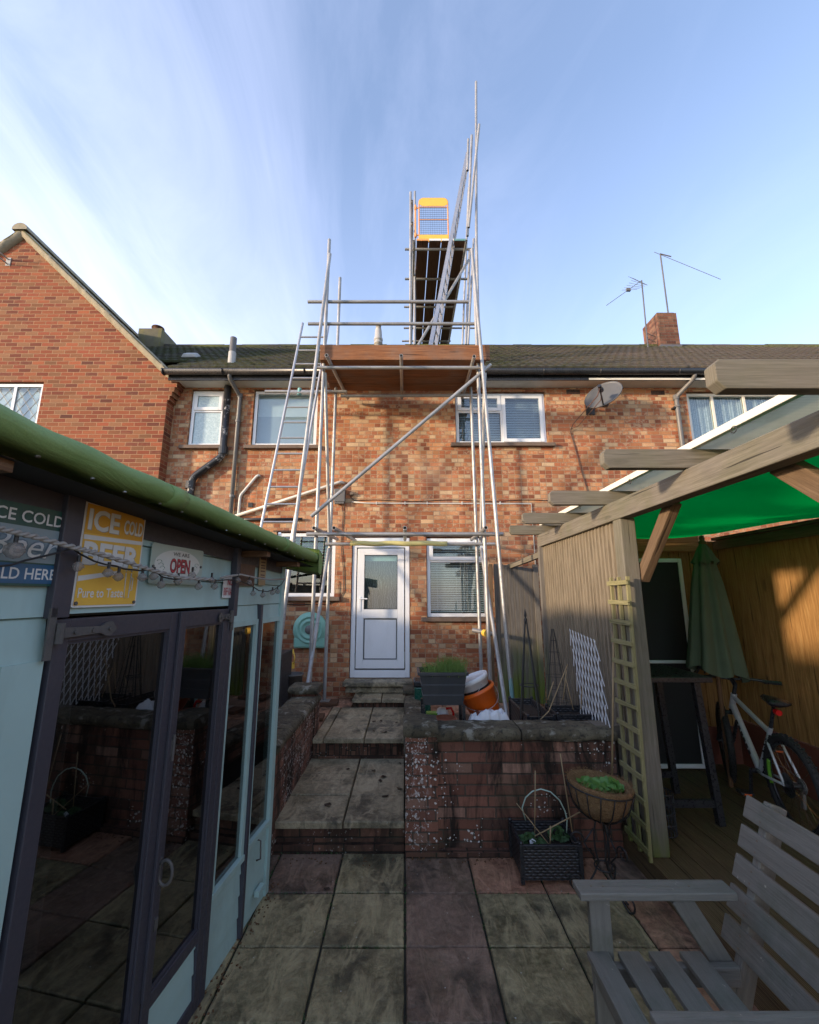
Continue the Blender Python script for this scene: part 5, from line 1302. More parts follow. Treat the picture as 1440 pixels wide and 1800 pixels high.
pg = thing('pergola', 'weathered timber pergola with overhanging rafters and clear roof sheeting', 'pergola', (1.69, 3.2, .15))
m_ = MB(); m_.obox((1.69, 3.21, 1.285), (.115, .12, 2.27)); m_.build('post', M['perg'], pg, bevel=.008)
m_ = MB(); m_.obox((1.69, 1.38, 1.285), (.115, .12, 2.27)); m_.build('post', M['perg'], pg, bevel=.008)
m_ = MB(); m_.obox((1.675, 2.3, 2.49), (.10, 5.7, .145)); m_.build('beam', M['perg'], pg, bevel=.006)
for y, x0 in ((1.377, 1.107), (2.33, 1.15), (3.34, 1.18), (4.27, 1.215), (5.08, 1.28)):
    m_ = MB(); yy = .055; zb, zt = 2.566, 2.68; c = .03
    P = [(x0+c*.0, y, zb+c), (x0+c, y, zb), (3.55, y, zb), (3.55, y, zt), (x0+c*.6, y, zt), (x0, y, zt-c*.6)]; n_ = len(P)
    o_ = random.random()*5
    A = [Vector(p) for p in P]; B = [p+Vector((0, yy, 0)) for p in A]
    m_.face(A, [(p.x+o_, p.z+o_) for p in A]); m_.face(B[::-1], [(p.x+o_+3, p.z+o_) for p in B[::-1]])
    for i in range(n_): j = (i+1) % n_; m_.face([A[j], A[i], B[i], B[j]], [(A[j].x+o_, 1.3), (A[i].x+o_, 1.3), (B[i].x+o_, 1.355), (B[j].x+o_, 1.355)])
    m_.build('rafter', M['perg'], pg, bevel=.004)
m_ = MB(); m_.beam((1.785, 3.20, 1.97), (1.785, 2.73, 2.46), .09, .065, up=(1, 0, 0)); m_.build('brace', M['perg_brown'], pg, bevel=.004)
m_ = MB(); m_.beam((1.785, 1.44, 2.02), (1.785, 1.92, 2.46), .10, .065, up=(1, 0, 0)); m_.build('brace', M['perg_brown'], pg, bevel=.004)
def polyc():
    b = NB('fluted polycarbonate'); p = b.pos(); x, y, z = b.sep(p); w_ = b.m('SINE', b.m('MULTIPLY', y, 2*math.pi/.016)); n_ = b.noise(p, 3, 4, .6)
    c = b.mix(b.rng(w_, -1, 1, 0, .35), (.86, .80, .66), (.52, .48, .39)); c = b.mix(b.rng(n_, .45, .7, 0, .4), c, (.45, .42, .30))
    d = b.node('ShaderNodeBsdfDiffuse'); b.set(d.inputs[0], c); t = b.node('ShaderNodeBsdfTranslucent'); b.set(t.inputs[0], c)
    mx = b.node('ShaderNodeMixShader'); mx.inputs[0].default_value = .7; b.L.new(d.outputs[0], mx.inputs[1]); b.L.new(t.outputs[0], mx.inputs[2])
    g = b.node('ShaderNodeBsdfGlossy'); g.inputs['Roughness'].default_value = .25; m2 = b.node('ShaderNodeMixShader'); m2.inputs[0].default_value = .06; b.L.new(mx.outputs[0], m2.inputs[1]); b.L.new(g.outputs[0], m2.inputs[2])
    b.L.new(m2.outputs[0], b.out.inputs[0]); return b.mat
M['polyc'] = polyc()
m_ = MB(); m_.box((1.69, .3, 2.69), (3.55, 5.15, 2.70)); m_.build('roof_sheet', M['polyc'], pg)
m_ = MB(); m_.box((1.665, .3, 2.682), (1.70, 5.15, 2.725)); m_.build('sheet_trim', M['upvc_old'], pg, bevel=.003)
for y in (2.0, 3.0, 3.9):
    m_ = MB(); m_.path([(1.655, y+.018*math.cos(t_/8*2*math.pi), 2.665+.018*math.sin(t_/8*2*math.pi)) for t_ in range(8)], .0025, 5, closed=True); m_.build('cup_hook', M['cable'], pg)
# side panel of feather edge boards
m_ = MB(); y = 3.28; random.seed(5)
while y < 5.05:
    w_ = .068; a = [(1.672, y, .12), (1.672, y+w_, .12), (1.672, y+w_, 2.415), (1.672, y, 2.415)]; o_ = random.random()*6
    x0, x1 = 1.655, 1.672
    m_.face([(x0, y, .12), (x0, y, 2.415), (x1, y+w_, 2.415), (x1, y+w_, .12)], [(o_, 0), (o_+2.3, 0), (o_+2.3, w_), (o_, w_)])
    m_.face([(x0, y, .12), (x1+.004, y, .12), (x1+.004, y, 2.415), (x0, y, 2.415)], [(o_, 0), (o_, .015), (o_+2.3, .015), (o_+2.3, 0)]); y += w_
m_.box((1.677, 3.28, .12), (1.69, 5.06, 2.41)); m_.build('side_panel', M['panel'], pg)
m_ = MB(); m_.obox((1.66, 5.09, 1.27), (.09, .06, 2.30)); m_.build('post', M['grey_board'], pg, bevel=.004)
m_ = MB(); m_.beam((1.66, 5.12, 2.33), (1.52, 6.44, 2.24), .045, .07); m_.build('wall_rail', M['perg'], pg, bevel=.003)

fw = thing('wood_fence', 'warm brown vertical board fence catching sun behind the bicycle', 'fence', (3.5, 2, .15))
m_ = MB(); y = -1.0; random.seed(6)
while y < 4.70:
    w_ = .115; o_ = random.random()*6; x1, x0 = 3.49, 3.505
    m_.face([(x0, y, .58), (x1, y+w_, .58), (x1, y+w_, 2.44), (x0, y, 2.44)], [(o_, 0), (o_, w_), (o_+1.9, w_), (o_+1.9, 0)]); m_.face([(x0, y, .58), (x0, y, 2.44), (x1+.003, y, 2.44), (x1+.003, y, .58)], [(o_, 0), (o_+1.9, 0), (o_+1.9, .02), (o_, .02)]); y += w_
m_.build('boards', M['fence_warm'], fw)
m_ = MB(); m_.box((3.45, -1, 2.442), (3.56, 4.72, 2.475)); m_.build('capping_rail', M['perg_brown'], fw, bevel=.003)
m_ = MB(); m_.box((3.462, -1, 2.34), (3.488, 4.72, 2.43)); m_.build('top_rail', M['perg_brown'], fw)
m_ = MB(); m_.box((3.465, -1, .12), (3.55, 4.72, .578)); m_.build('plinth', M['plinth'], fw)
fb = thing('wood_fence', 'shaded brown board wall closing the back of the pergola', 'fence', (2.6, 4.75, .15))
m_ = MB(); x = 1.70
while x < 3.48:
    w_ = .115; o_ = random.random()*6
    m_.face([(x, 4.735, .5), (x+w_, 4.75, .5), (x+w_, 4.75, 2.44), (x, 4.735, 2.44)], [(o_, 0), (o_, w_), (o_+1.9, w_), (o_+1.9, 0)]); m_.face([(x, 4.735, .5), (x, 4.735, 2.44), (x, 4.752, 2.44), (x, 4.752, .5)]); x += w_
m_.build('boards', M['fence_warm'], fb)
m_ = MB(); m_.box((1.70, 4.70, 2.32), (3.3, 4.733, 2.50)); m_.build('top_rail', M['fence_warm'], fb, bevel=.003)
m_ = MB(); m_.box((1.70, 4.715, .12), (3.46, 4.76, .50)); m_.build('plinth', M['plinth'], fb)

# shade sail
def sailmat():
    b = NB('green shade sail'); p = b.pos(); n_ = b.noise(p, 1.8, 3); c = b.mix(n_, (.0, .50, .11), (.0, .70, .17))
    d = b.node('ShaderNodeBsdfDiffuse'); b.set(d.inputs[0], c); t = b.node('ShaderNodeBsdfTranslucent'); b.set(t.inputs[0], c); mx = b.node('ShaderNodeMixShader'); mx.inputs[0].default_value = .65
    b.L.new(d.outputs[0], mx.inputs[1]); b.L.new(t.outputs[0], mx.inputs[2]); b.L.new(mx.outputs[0], b.out.inputs[0]); return b.mat
m_ = MB(); rows = []
for i in range(41):
    v_ = i/40; row = []
    for j in range(31):
        u_ = j/30; x = 1.74+(3.42-1.74)*u_; y = 1.2+(4.62-1.2)*v_
        sag = -.10*math.sin(math.pi*u_)*(.5+.5*abs(math.sin(3*math.pi*v_)))
        y2 = y if v_ < .95 else y-.25*math.sin(math.pi*u_)*(v_-.95)/.05*.3
        row.append((x, y2, 2.505+sag+.014*noise.noise(Vector((x*3, y*1.2, 0)))-(.03 if abs(v_-.66) < .012 else 0)))
    rows.append(row)
m_.grid(rows); tag(m_.build('shade_sail', sailmat()), 'bright green fabric sail slung beneath the pergola rafters', 'shade sail')

# white framed screen door leaning at the back
sd = thing('screen_door', 'white framed dark screen door standing against the back of the pergola', 'screen door', (2.6, 4.5, .15))
m_ = MB(); x0, x1, z0, z1, y = 2.12, 2.975, .17, 2.23, 4.56
m_.obox((x0+.02, y, (z0+z1)/2), (.04, .03, z1-z0)); m_.obox((x1-.02, y, (z0+z1)/2), (.04, .03, z1-z0)); m_.obox(((x0+x1)/2, y, z1-.02), (x1-x0-.08, .03, .04)); m_.obox(((x0+x1)/2, y, z0+.02), (x1-x0-.08, .03, .04)); m_.obox(((x0+x1)/2, y, 1.17), (x1-x0-.08, .03, .03))
m_.build('frame', M['white_pl'], sd, bevel=.004)
m_ = MB(); m_.box((x0+.04, y-.004, z0+.04), (x1-.04, y, z1-.04)); m_.build('mesh_panel', flat('black mesh', (.012, .012, .012), .7), sd)
# closed parasol
def cloth_green():
    b = NB('dark green parasol cloth'); p = b.pos(); n_ = b.noise(p, 5, 4); n2 = b.noise(p, 200, 2)
    return b.bsdf(b.mix(n_, (.055, .075, .045), (.09, .115, .072)), .9, nrm=b.bump(n2, .2, .002))
M['para'] = cloth_green()
pr = thing('parasol', 'closed dark green parasol standing in the corner of the pergola', 'parasol', (2.98, 4.2, .15))
pc = Vector((2.98, 4.2, 0)); NPX = 64; rows = []
def pfold(th, k, ph=0.): return 1+k*math.cos(8*th+ph)+k*.4*math.cos(3*th+1)
for (r_, z, k) in ((.03, 2.33, .0), (.06, 2.26, .08), (.09, 2.15, .14), (.125, 1.95, .18), (.155, 1.7, .20), (.19, 1.4, .20), (.225, 1.12, .2)):
    rows.append([pc+Vector((r_*pfold(2*math.pi*j/NPX, k)*math.cos(2*math.pi*j/NPX)-.03*(2.33-z), r_*pfold(2*math.pi*j/NPX, k)*.8*math.sin(2*math.pi*j/NPX), z+(.03*math.sin(4*2*math.pi*j/NPX) if z < 1.2 else 0)+.05*(math.cos(2*math.pi*j/NPX)*-1 if z < 1.2 else 0))) for j in range(NPX+1)])
m_ = MB(); m_.grid(rows); can = m_.build('canopy', M['para'], pr)
m_ = MB(); rows = [[pc+Vector((r_*pfold(2*math.pi*j/NPX, k, .6)*math.cos(2*math.pi*j/NPX), r_*pfold(2*math.pi*j/NPX, k, .6)*math.sin(2*math.pi*j/NPX), z+(.018*math.cos(8*2*math.pi*j/NPX+.6) if z < 2.2 else 0))) for j in range(NPX+1)] for (r_, z, k) in ((.03, 2.345, 0), (.055, 2.30, .05), (.085, 2.22, .1), (.108, 2.15, .16))]
m_.grid(rows); m_.build('vent_flap', M['para'], can)
m_ = MB(); m_.tube(pc+Vector((-.04, 0, .15)), pc+Vector((0, 0, 2.34)), .019, 12); m_.build('pole', M['timber'], pr)
m_ = MB(); m_.lathe([(.02, 2.33), (.032, 2.345), (.034, 2.37), (.02, 2.38), (.026, 2.40), (.02, 2.425), (0, 2.435)], pc, n=14); m_.build('finial', M['timber'], pr)
m_ = MB(); 
for k in range(8): t_ = 2*math.pi*k/8; m_.tube(pc+Vector((.02*math.cos(t_)-.04, .02*math.sin(t_), 1.35)), pc+Vector((.20*math.cos(t_)-.04, .16*math.sin(t_), 1.09)), .008, 5)
m_.build('ribs', M['cable'], pr)
# tall black table
tb = thing('bar_table', 'tall black table in the shade beside the pergola post', 'table', (2.1, 3.8, .15))
m_ = MB(); m_.box((1.82, 3.5, 1.17), (2.42, 4.15, 1.21)); m_.build('top', M['black_pl'], tb, bevel=.005)
for x, y in ((2.34, 3.55), (1.88, 3.55), (2.34, 4.08), (1.88, 4.08)):
    m_ = MB(); m_.beam((x-.03, y, 1.17), (x+.03, y, .152), .05, .05, up=(0, 1, 0)); m_.build('leg', M['black_pl'], tb, bevel=.003)
m_ = MB(); m_.beam((1.88, 3.55, .30), (2.34, 3.55, .30), .03, .05); m_.build('foot_rail', M['black_pl'], tb); m_ = MB(); m_.beam((1.88, 4.08, .30), (2.34, 4.08, .3), .03, .05); m_.build('foot_rail', M['black_pl'], tb)
# wire basket behind the post
wb = MB(); c = Vector((1.90, 3.46, 0))
for z in (.152, .22, .29, .36, .42): wb.path([c+Vector((.075*math.cos(2*math.pi*k/16), .075*math.sin(2*math.pi*k/16), z)) for k in range(16)], .004, 4, closed=True)
for k in range(20): t_ = 2*math.pi*k/20; wb.tube(c+Vector((.075*math.cos(t_), .075*math.sin(t_), .152)), c+Vector((.075*math.cos(t_+.5), .075*math.sin(t_+.5), .42)), .0025, 4); wb.tube(c+Vector((.075*math.cos(t_), .075*math.sin(t_), .152)), c+Vector((.075*math.cos(t_-.5), .075*math.sin(t_-.5), .42)), .0025, 4)
tag(wb.build('wire_bin', M['grey_pl']), 'grey wire mesh bin half hidden behind the pergola post', 'bin')

# ------------------------------------------------------------ bicycle
M['bike'] = flat('silver bicycle paint', (.55, .56, .57), .3, .3)
M['rubber'] = flat('tyre rubber', (.022, .021, .020), .8); M['chrome'] = flat('bright metal', (.6, .6, .6), .25, 1.)
M['redlens'] = flat('red lens', (.55, .01, .01), .2); M['limegreen'] = flat('lime decal', (.15, .40, .03), .4)
ba, bb = Vector((2.80, 3.40, .15)), Vector((3.02, 4.36, .15)); bd = (bb-ba).normalized(); bn = Vector((bd.y, -bd.x, 0)); bl_ = (Vector((0, 0, 1)) + bn*.10).normalized()
bk = thing('bicycle', 'silver framed mountain bike with black saddle and red rear light leaning by the fence', 'bicycle', tuple(ba))
def B(u, v, w=0.): return ba + bd*u + bl_*v + bn*w
WBs = (bb-ba).length; WR = .335
def wheel(hub, ax, fw_, name='wheel'):
    m_ = MB(); a = ax.cross(fw_).normalized(); n_ = 56
    m_.path([hub + (fw_*math.cos(2*math.pi*k/n_)+a*math.sin(2*math.pi*k/n_))*(WR-.027) for k in range(n_)], .027, 10, closed=True)
    for k in range(64):    # tread knobs
        t_ = 2*math.pi*k/64; rd = fw_*math.cos(t_)+a*math.sin(t_)
        for q in (-.014, .006): m_.obox(hub+rd*(WR+.001)+ax*(q+(.008 if k % 2 else 0)), (.010, .012, .012), Matrix((rd, ax, rd.cross(ax))).transposed())
    w_ = m_.build('tyre', M['rubber'], None); 
    return m_
def mkwheel(hub, ax, fw_, decal=False):
    a = ax.cross(fw_).normalized(); n_ = 56
    m_ = MB(); m_.path([hub + (fw_*math.cos(2*math.pi*k/n_)+a*math.sin(2*math.pi*k/n_))*(WR-.027) for k in range(n_)], .027, 10, closed=True)
    for k in range(64):
        t_ = 2*math.pi*k/64; rd = fw_*math.cos(t_)+a*math.sin(t_)
        for q in (-.014, .006): m_.obox(hub+rd*(WR+.001)+ax*(q+(.008 if k % 2 else 0)), (.010, .012, .012), Matrix((rd, ax, rd.cross(ax))).transposed())
    wh = m_.build('wheel', M['rubber'], bk)
    m_ = MB(); m_.path([hub + (fw_*math.cos(2*math.pi*k/n_)+a*math.sin(2*math.pi*k/n_))*(WR-.062) for k in range(n_)], .011, 6, closed=True); m_.build('rim', M['black_pl'], wh)
    m_ = MB()
    for k in range(28): t_ = 2*math.pi*k/28; rd = fw_*math.cos(t_)+a*math.sin(t_); m_.tube(hub+ax*(.025 if k % 2 else -.025)+rd*.02, hub+rd*(WR-.065), .0012, 4)
    m_.build('spokes', M['chrome'], wh)
    m_ = MB(); m_.tube(hub-ax*.06, hub+ax*.06, .02, 10); m_.tube(hub-ax*.035, hub-ax*.038, .08, 20); m_.build('hub', M['black_pl'], wh)
    if decal:
        m_ = MB(); m_.path([hub - ax*.012+ (fw_*math.cos(t_)+a*math.sin(t_))*(WR-.062) for t_ in [R(-18+4*k) for k in range(10)]], .0125, 6); m_.build('decal', M['limegreen'], wh)
mkwheel(B(0, WR), bn, bd, True)
fa = Matrix.Rotation(R(-16), 3, 'Z'); mkwheel(B(WBs, WR), fa @ bn, fa @ bd)
BBp = (.42, .28); ST = (.25, .66); HT = (.80, .80); HB = (.845, .66)
m_ = MB(); m_.tube(B(*BBp), B(*ST), .017, 10); m_.build('seat_tube', M['bike'], bk)
m_ = MB(); m_.tube(B(.265, .62), B(HT[0], HT[1]-.03), .019, 10); m_.build('top_tube', M['bike'], bk)
m_ = MB(); m_.tube(B(BBp[0], BBp[1]), B(.835, .70), .026, 12); dt = m_.build('down_tube', M['bike'], bk)
m_ = MB()
for k in range(6): u_ = .25+.09*k; p = B(*BBp).lerp(B(.835, .70), u_); dd = (B(.835, .70)-B(*BBp)).normalized(); m_.obox(p-bn*.024, (.035, .006, .026), Matrix((dd, bn, dd.cross(bn))).transposed())
m_.build('dark_marks', M['black_pl'], dt)
m_ = MB(); m_.tube(B(*HB), B(*HT), .024, 12); m_.build('head_tube', M['bike'], bk)
m_ = MB()
for w_ in (-.06, .06):
    m_.path([B(.262, .60, w_*.3), B(.20, .55, w_*.8), B(0, WR, w_)], .0095, 8); m_.path([B(BBp[0], BBp[1], w_*.4), B(.30, .29, w_*.7), B(0, WR, w_)], .010, 8)
m_.build('rear_stays', M['bike'], bk)
fo = fa @ bn
m_ = MB(); fc = B(.86, .62); m_.tube(B(HB[0], HB[1]), fc, .02, 10)
for w_ in (-.055, .055): m_.tube(fc+fo*w_, B(WBs, WR)+fo*w_, .017, 10)
m_.tube(fc-fo*.06, fc+fo*.06, .018, 8); m_.build('fork', M['black_pl'], bk)
m_ = MB(); m_.tube(B(*HT), B(HT[0]-.03, HT[1]+.09), .017, 10); m_.tube(B(HT[0]-.025, HT[1]+.08), B(HT[0]+.03, HT[1]+.12), .02, 10)
hc = B(HT[0]+.035, HT[1]+.125); m_.path([hc+fo*.34-bd*.05, hc+fo*.15+Vector((0, 0, .01)), hc, hc-fo*.15+Vector((0, 0, .01)), hc-fo*.34-bd*.05], .0125, 8)
for w_ in (-1, 1): m_.tube(hc+fo*.34*w_-bd*.05, hc+fo*.22*w_-bd*.02, .017, 8); m_.tube(hc+fo*.2*w_-bd*.0, hc+fo*.28*w_+bd*.06-Vector((0, 0, .03)), .006, 6)
m_.build('handlebar', M['black_pl'], bk)
m_ = MB(); m_.tube(B(*ST), B(.195, .84), .0135, 10); m_.build('seat_post', M['black_pl'], bk)
m_ = MB(); rows = []
for (u_, w_, h_) in ((.09, .05, .008), (.10, .072, .02), (.14, .075, .03), (.19, .055, .03), (.25, .028, .028), (.33, .018, .022), (.36, .010, .008)):
    rows.append([B(u_, .875+h_*math.sin(t_)*(1 if math.sin(t_) > 0 else 1.3), w_*math.cos(t_)) for t_ in [2*math.pi*k/14 for k in range(15)]])
m_.grid(rows); m_.face(rows[0]); m_.face(rows[-1]); m_.tube(B(.12, .855, .02), B(.30, .855, .012), .004, 5); m_.tube(B(.12, .855, -.02), B(.30, .855, -.012), .004, 5); m_.build('saddle', M['black_pl'], bk)
m_ = MB(); m_.tube(B(.17, .80), B(.13, .80), .022, 12); m_.build('rear_light', M['redlens'], bk)
m_ = MB(); c = B(*BBp); m_.tube(c-bn*.07, c+bn*.07, .018, 10); m_.tube(c+bn*.045, c+bn*.05, .085, 24); m_.beam(c-bn*.07, B(BBp[0]-.02, BBp[1]-.165, -.08), .014, .026); m_.beam(c+bn*.07, B(BBp[0]+.02, BBp[1]+.165, .08), .014, .026); m_.build('crank', M['black_pl'], bk)
for sg_, u_, v_ in ((-1, -.02, -.165), (1, .02, .165)):
    m_ = MB(); m_.obox(B(BBp[0]+u_, BBp[1]+v_, sg_*.125), (.09, .095, .018), Matrix((bd, bn, bl_)).transposed()); p_ = m_.build('pedal', M['black_pl'], bk, bevel=.004)
    m_ = MB(); m_.obox(B(BBp[0]+u_-.048, BBp[1]+v_, sg_*.125), (.006, .05, .012), Matrix((bd, bn, bl_)).transposed()); m_.build('reflector', flat('orange reflector', (.7, .12, .03), .25), p_)
m_ = MB(); m_.path([B(BBp[0], BBp[1]+.08, .047), B(.2, .39, .047), B(0, WR+.045, .047), B(-.045, WR, .047), B(0, WR-.045, .047), B(.1, .22, .047), B(BBp[0], BBp[1]-.08, .047)], .004, 5); m_.obox(B(.01, .24, .06), (.03, .02, .11), Matrix((bd, bn, bl_)).transposed()); m_.tube(B(0, WR, .05), B(0, WR, .056), .05, 20); m_.tube(B(0, WR, .045), B(0, WR, .05), .035, 20); m_.build('chain_set', M['pipe_grey'], bk)

# ------------------------------------------------------------ armchair
def greypaint():
    b = NB('weathered grey paint'); uv = b.uv(); p = b.pos(); n1 = b.noise(b.map(uv, (2.5, 42, 1)), 1, 7, .75); n2 = b.noise(p, 5, 5, .65); n3 = b.noise(b.map(p, (1, 1, 1), (3, 0, 0)), 22, 4, .6)
    c = b.mix(n1, (.085, .078, .064), (.27, .255, .218)); c = b.mix(b.rng(n2, .5, .72, 0, .55), c, (.085, .095, .06)); c = b.mix(b.rng(n3, .70, .73), c, (.40, .38, .30))
    return b.bsdf(c, b.rng(n2, .3, .7, .35, .65), nrm=b.bump(n1, 1., .006), spec=.5)
M['greypaint'] = greypaint()
ac = thing('garden_armchair', 'grey painted slatted wooden garden armchair in the near right corner', 'armchair', (1.1, 1.75, 0))
def part(name, f, bev=.005):
    m_ = MB(); f(m_); return m_.build(name, M['greypaint'], ac, bevel=bev)
AY = (2.085, 1.49)
for y in AY:
    part('arm', lambda m_: m_.obox((1.065, y, .605), (.66, .092, .030)))
    part('leg', lambda m_: m_.obox((.825, y-.0, .295), (.088, .034, .59)))
    part('arm_brace', lambda m_: m_.beam((1.17, y, .588), (1.385, y, .24), .034, .085, up=(1, 0, .6)))
    part('leg', lambda m_: m_.beam((1.30, y+.0, 0), (1.645, y+.0, .93), .04, .075, up=(1, 0, -.3)))
    part('seat_rail', lambda m_: m_.obox((1.08, y-.038*(1 if y > 1.8 else -1), .33), (.56, .034, .07)))
part('front_rail', lambda m_: m_.obox((.795, 1.79, .325), (.022, .52, .09)))
for i in range(4):
    part('seat_slat', lambda m_: m_.obox((.80+i*.128, 1.79, .384), (.090, .56, .022)), .003)
for i in range(5):
    z = .415+i*.118; x = 1.40+(z-.37)*.36; part('back_slat', lambda m_: m_.obox((x, 1.78, z), (.022, .80, .094), Matrix.Rotation(R(20), 3, 'Y')), .003)

for i in range(5):
    z = .415+i*.118; x = 1.40+(z-.37)*.36
    for y in (2.085, 1.49):
        for dz in (-.022, .022):
            m_ = MB(); q = Vector((x-.0112+dz*.36, y, z+dz)); m_.tube(q, q+Vector((-.0015, 0, .0005)), .0045, 8); m_.build('screw', M['coupler'], ac)
for x in (.80, .85, 1.22):
    m_ = MB(); m_.tube((x, 2.085, .6195), (x, 2.085, .6215), .005, 8); m_.build('screw', M['coupler'], ac)
# ------------------------------------------------------------ small wooden trellis by the post
tr = thing('wooden_trellis', 'tall narrow green stained trellis standing beside the pergola post', 'trellis', (1.6, 3.2, .15))
m_ = MB()
for y in (3.345, 3.225, 3.10): m_.beam((1.585, y+.0, .155), (1.62, y-.0, 1.98), .022, .020, up=(0, 1, 0))
m_.build('uprights', M['trellis'], tr)
m_ = MB()
for i in range(13): z = .22+i*.143; x = 1.566+(z-.15)*.019; m_.obox((x, 3.222, z), (.014, .30, .032), Matrix.Rotation(R(random.uniform(-1.5, 1.5)), 3, 'X'))
m_.build('cross_slats', M['trellis'], tr)
# white expanding trellis
et = MB(); X0 = 1.60
A, Bq, Cq, D = (X0, 4.25, 1.52), (X0, 3.66, 1.47), (X0-.02, 3.50, .84), (X0-.02, 4.05, .80)
A, Bq, Cq, D = map(Vector, (A, Bq, Cq, D))
def bl2(u_, v_): return (A*(1-u_)+Bq*u_)*(1-v_) + (D*(1-u_)+Cq*u_)*v_
n_ = 9
for k in range(-n_, n_+1):
    for sg_ in (1, -1):
        pts = []
        for t_ in range(0, 25):
            v_ = t_/24; u_ = k/n_ + sg_*v_*.42 + (0 if sg_ > 0 else .42)
            if -.01 <= u_ <= 1.01: pts.append((u_, v_))
        if len(pts) > 2:
            a, b_ = bl2(*pts[0]), bl2(*pts[-1]); a.x += .006*sg_; b_.x += .006*sg_; et.beam(a, b_, .004, .010, up=(1, 0, 0)) if False else et.beam(a, b_, .0075, .004, up=(1, 0, 0))
tag(et.build('expanding_trellis', M['white_pl']), 'white plastic diamond trellis leaning against the weathered board panel', 'trellis')

# ------------------------------------------------------------ woven planters
def weave():
    b = NB('black woven plastic'); uv = b.uv(); x, y, z = b.sep(uv)
    row = b.m('FLOOR', b.m('DIVIDE', y, .017)); odd = b.m('FLOORED_MODULO', row, 2.)
    wv = b.m('SINE', b.m('ADD', b.m('MULTIPLY', x, 2*math.pi/.045), b.m('MULTIPLY', odd, math.pi))); fy = b.m('FRACT', b.m('DIVIDE', y, .017)); prof = b.m('SINE', b.m('MULTIPLY', fy, math.pi))
    h = b.m('MULTIPLY', prof, b.m('MULTIPLY_ADD', wv, .35, .65))
    return b.bsdf(b.mix(b.rng(h, .2, .8), (.010, .010, .011), (.050, .050, .054)), .45, nrm=b.bump(h, 1., .006))
M['weave'] = weave()
M['soil'] = paint_mat('dark compost', (.030, .020, .013), .95, .5, (.06, .045, .03), .5, 1., sc=30)
def planter(label, x0, x1, y0, y1, z0, z1, grp='black woven planters'):
    root = thing('woven_planter', label, 'planter', ((x0+x1)/2, (y0+y1)/2, z0), grp); t = .012
    m_ = MB()
    m_.box((x0+.01, y0, z0+.02), (x1-.01, y0+t, z1-.012)); m_.box((x0+.01, y1-t, z0+.02), (x1-.01, y1, z1-.012)); m_.box((x0, y0+.01, z0+.02), (x0+t, y1-.01, z1-.012)); m_.box((x1-t, y0+.01, z0+.02), (x1, y1-.01, z1-.012)); m_.build('sides', M['weave'], root)
    m_ = MB()
    for x in (x0, x1):
        for y in (y0, y1): m_.obox((x, y, (z0+z1)/2), (.026, .026, z1-z0)); m_.lathe([(.012, z1), (.016, z1+.008), (.010, z1+.018), (0, z1+.02)], (x, y, 0), n=8)
    for (a, b_) in (((x0, y0), (x1, y0)), ((x1, y0), (x1, y1)), ((x1, y1), (x0, y1)), ((x0, y1), (x0, y0))): m_.beam((*a, z1-.008), (*b_, z1-.008), .02, .016)
    m_.build('corner_frame', M['black_pl'], root, bevel=.003)
    m_ = MB(); N_ = 10; m_.grid([[(x0+.015+(x1-x0-.03)*i/N_, y0+.015+(y1-y0-.03)*j/N_, z1-.055+.012*noise.noise(Vector((i*.9, j*.9, x0)))) for j in range(N_+1)] for i in range(N_+1)]); m_.build('soil', M['soil'], root); return root
planter('black woven planter on the flagstones holding stakes and a wire hoop', .765, 1.15, 3.14, 3.44, .01, .235)
planter('black woven planter on the terrace in front of the white diamond trellis', 1.30, 1.62, 3.84, 4.14, .41, .85)
planter('black woven planter on the terrace behind the iron obelisk', 1.05, 1.27, 3.86, 4.5, .41, .83)
def cane(pts, label, r=.005, mat='cane', name='bamboo_cane', cat='cane', grp=None):
    m_ = MB(); m_.path(pts, r, 6); return tag(m_.build(name, M[mat]), label, cat, grp)
G1 = 'thin stakes in the woven planter on the flagstones'
cane([atY(826, 1115, 3.3), atY(826, 1116, 3.3)], 'x') if False else None
cane([atY(940, 1472, 3.30), atY(941, 1355, 3.30)], 'upright stake at the left of the near woven planter', .004, grp=G1)
cane([atY(1010, 1488, 3.25), atY(985, 1325, 3.30)], 'tallest stake leaning left in the near woven planter', .004, grp=G1)
cane([atY(940, 1470, 3.22), atY(1026, 1424, 3.18)], 'stake lying across the hoop towards the basket', .004, grp=G1)
cane([atY(968, 1488, 3.2), atY(908, 1412, 3.32)], 'faded stake leaning far left over the near woven planter', .003, grp=G1)
cane([atY(967, 1488, 3.2), atY(968, 1452, 3.2)], 'short cut stake in the middle of the near woven planter', .005, grp=G1)
hp = [atY(924+0, 1442, 3.36), atY(918, 1420, 3.35), atY(924, 1402, 3.34), atY(936, 1391, 3.33), atY(951, 1387, 3.32), atY(968, 1392, 3.31), atY(984, 1407, 3.3), atY(993, 1425, 3.3), atY(997, 1440, 3.3), atY(996, 1465, 3.3)]
m_ = MB(); m_.path(hp, .0045, 6); tag(m_.build('plant_hoop', paint_mat('pale green coated wire', (.42, .55, .46), .4, .2)), 'pale green wire hoop arching over the near woven planter', 'hoop')
m_ = MB(); p = atY(937, 1482, 3.2); m_.prism([p+Vector((-.02, 0, -.02)), p+Vector((.018, .0, -.024)), p+Vector((.024, .01, .006)), p+Vector((.002, .01, .022)), p+Vector((-.018, .01, .010))], (0, .002, 0)); tag(m_.build('plant_label', M['white_pl']), 'small white plant label stuck in the near woven planter', 'label')
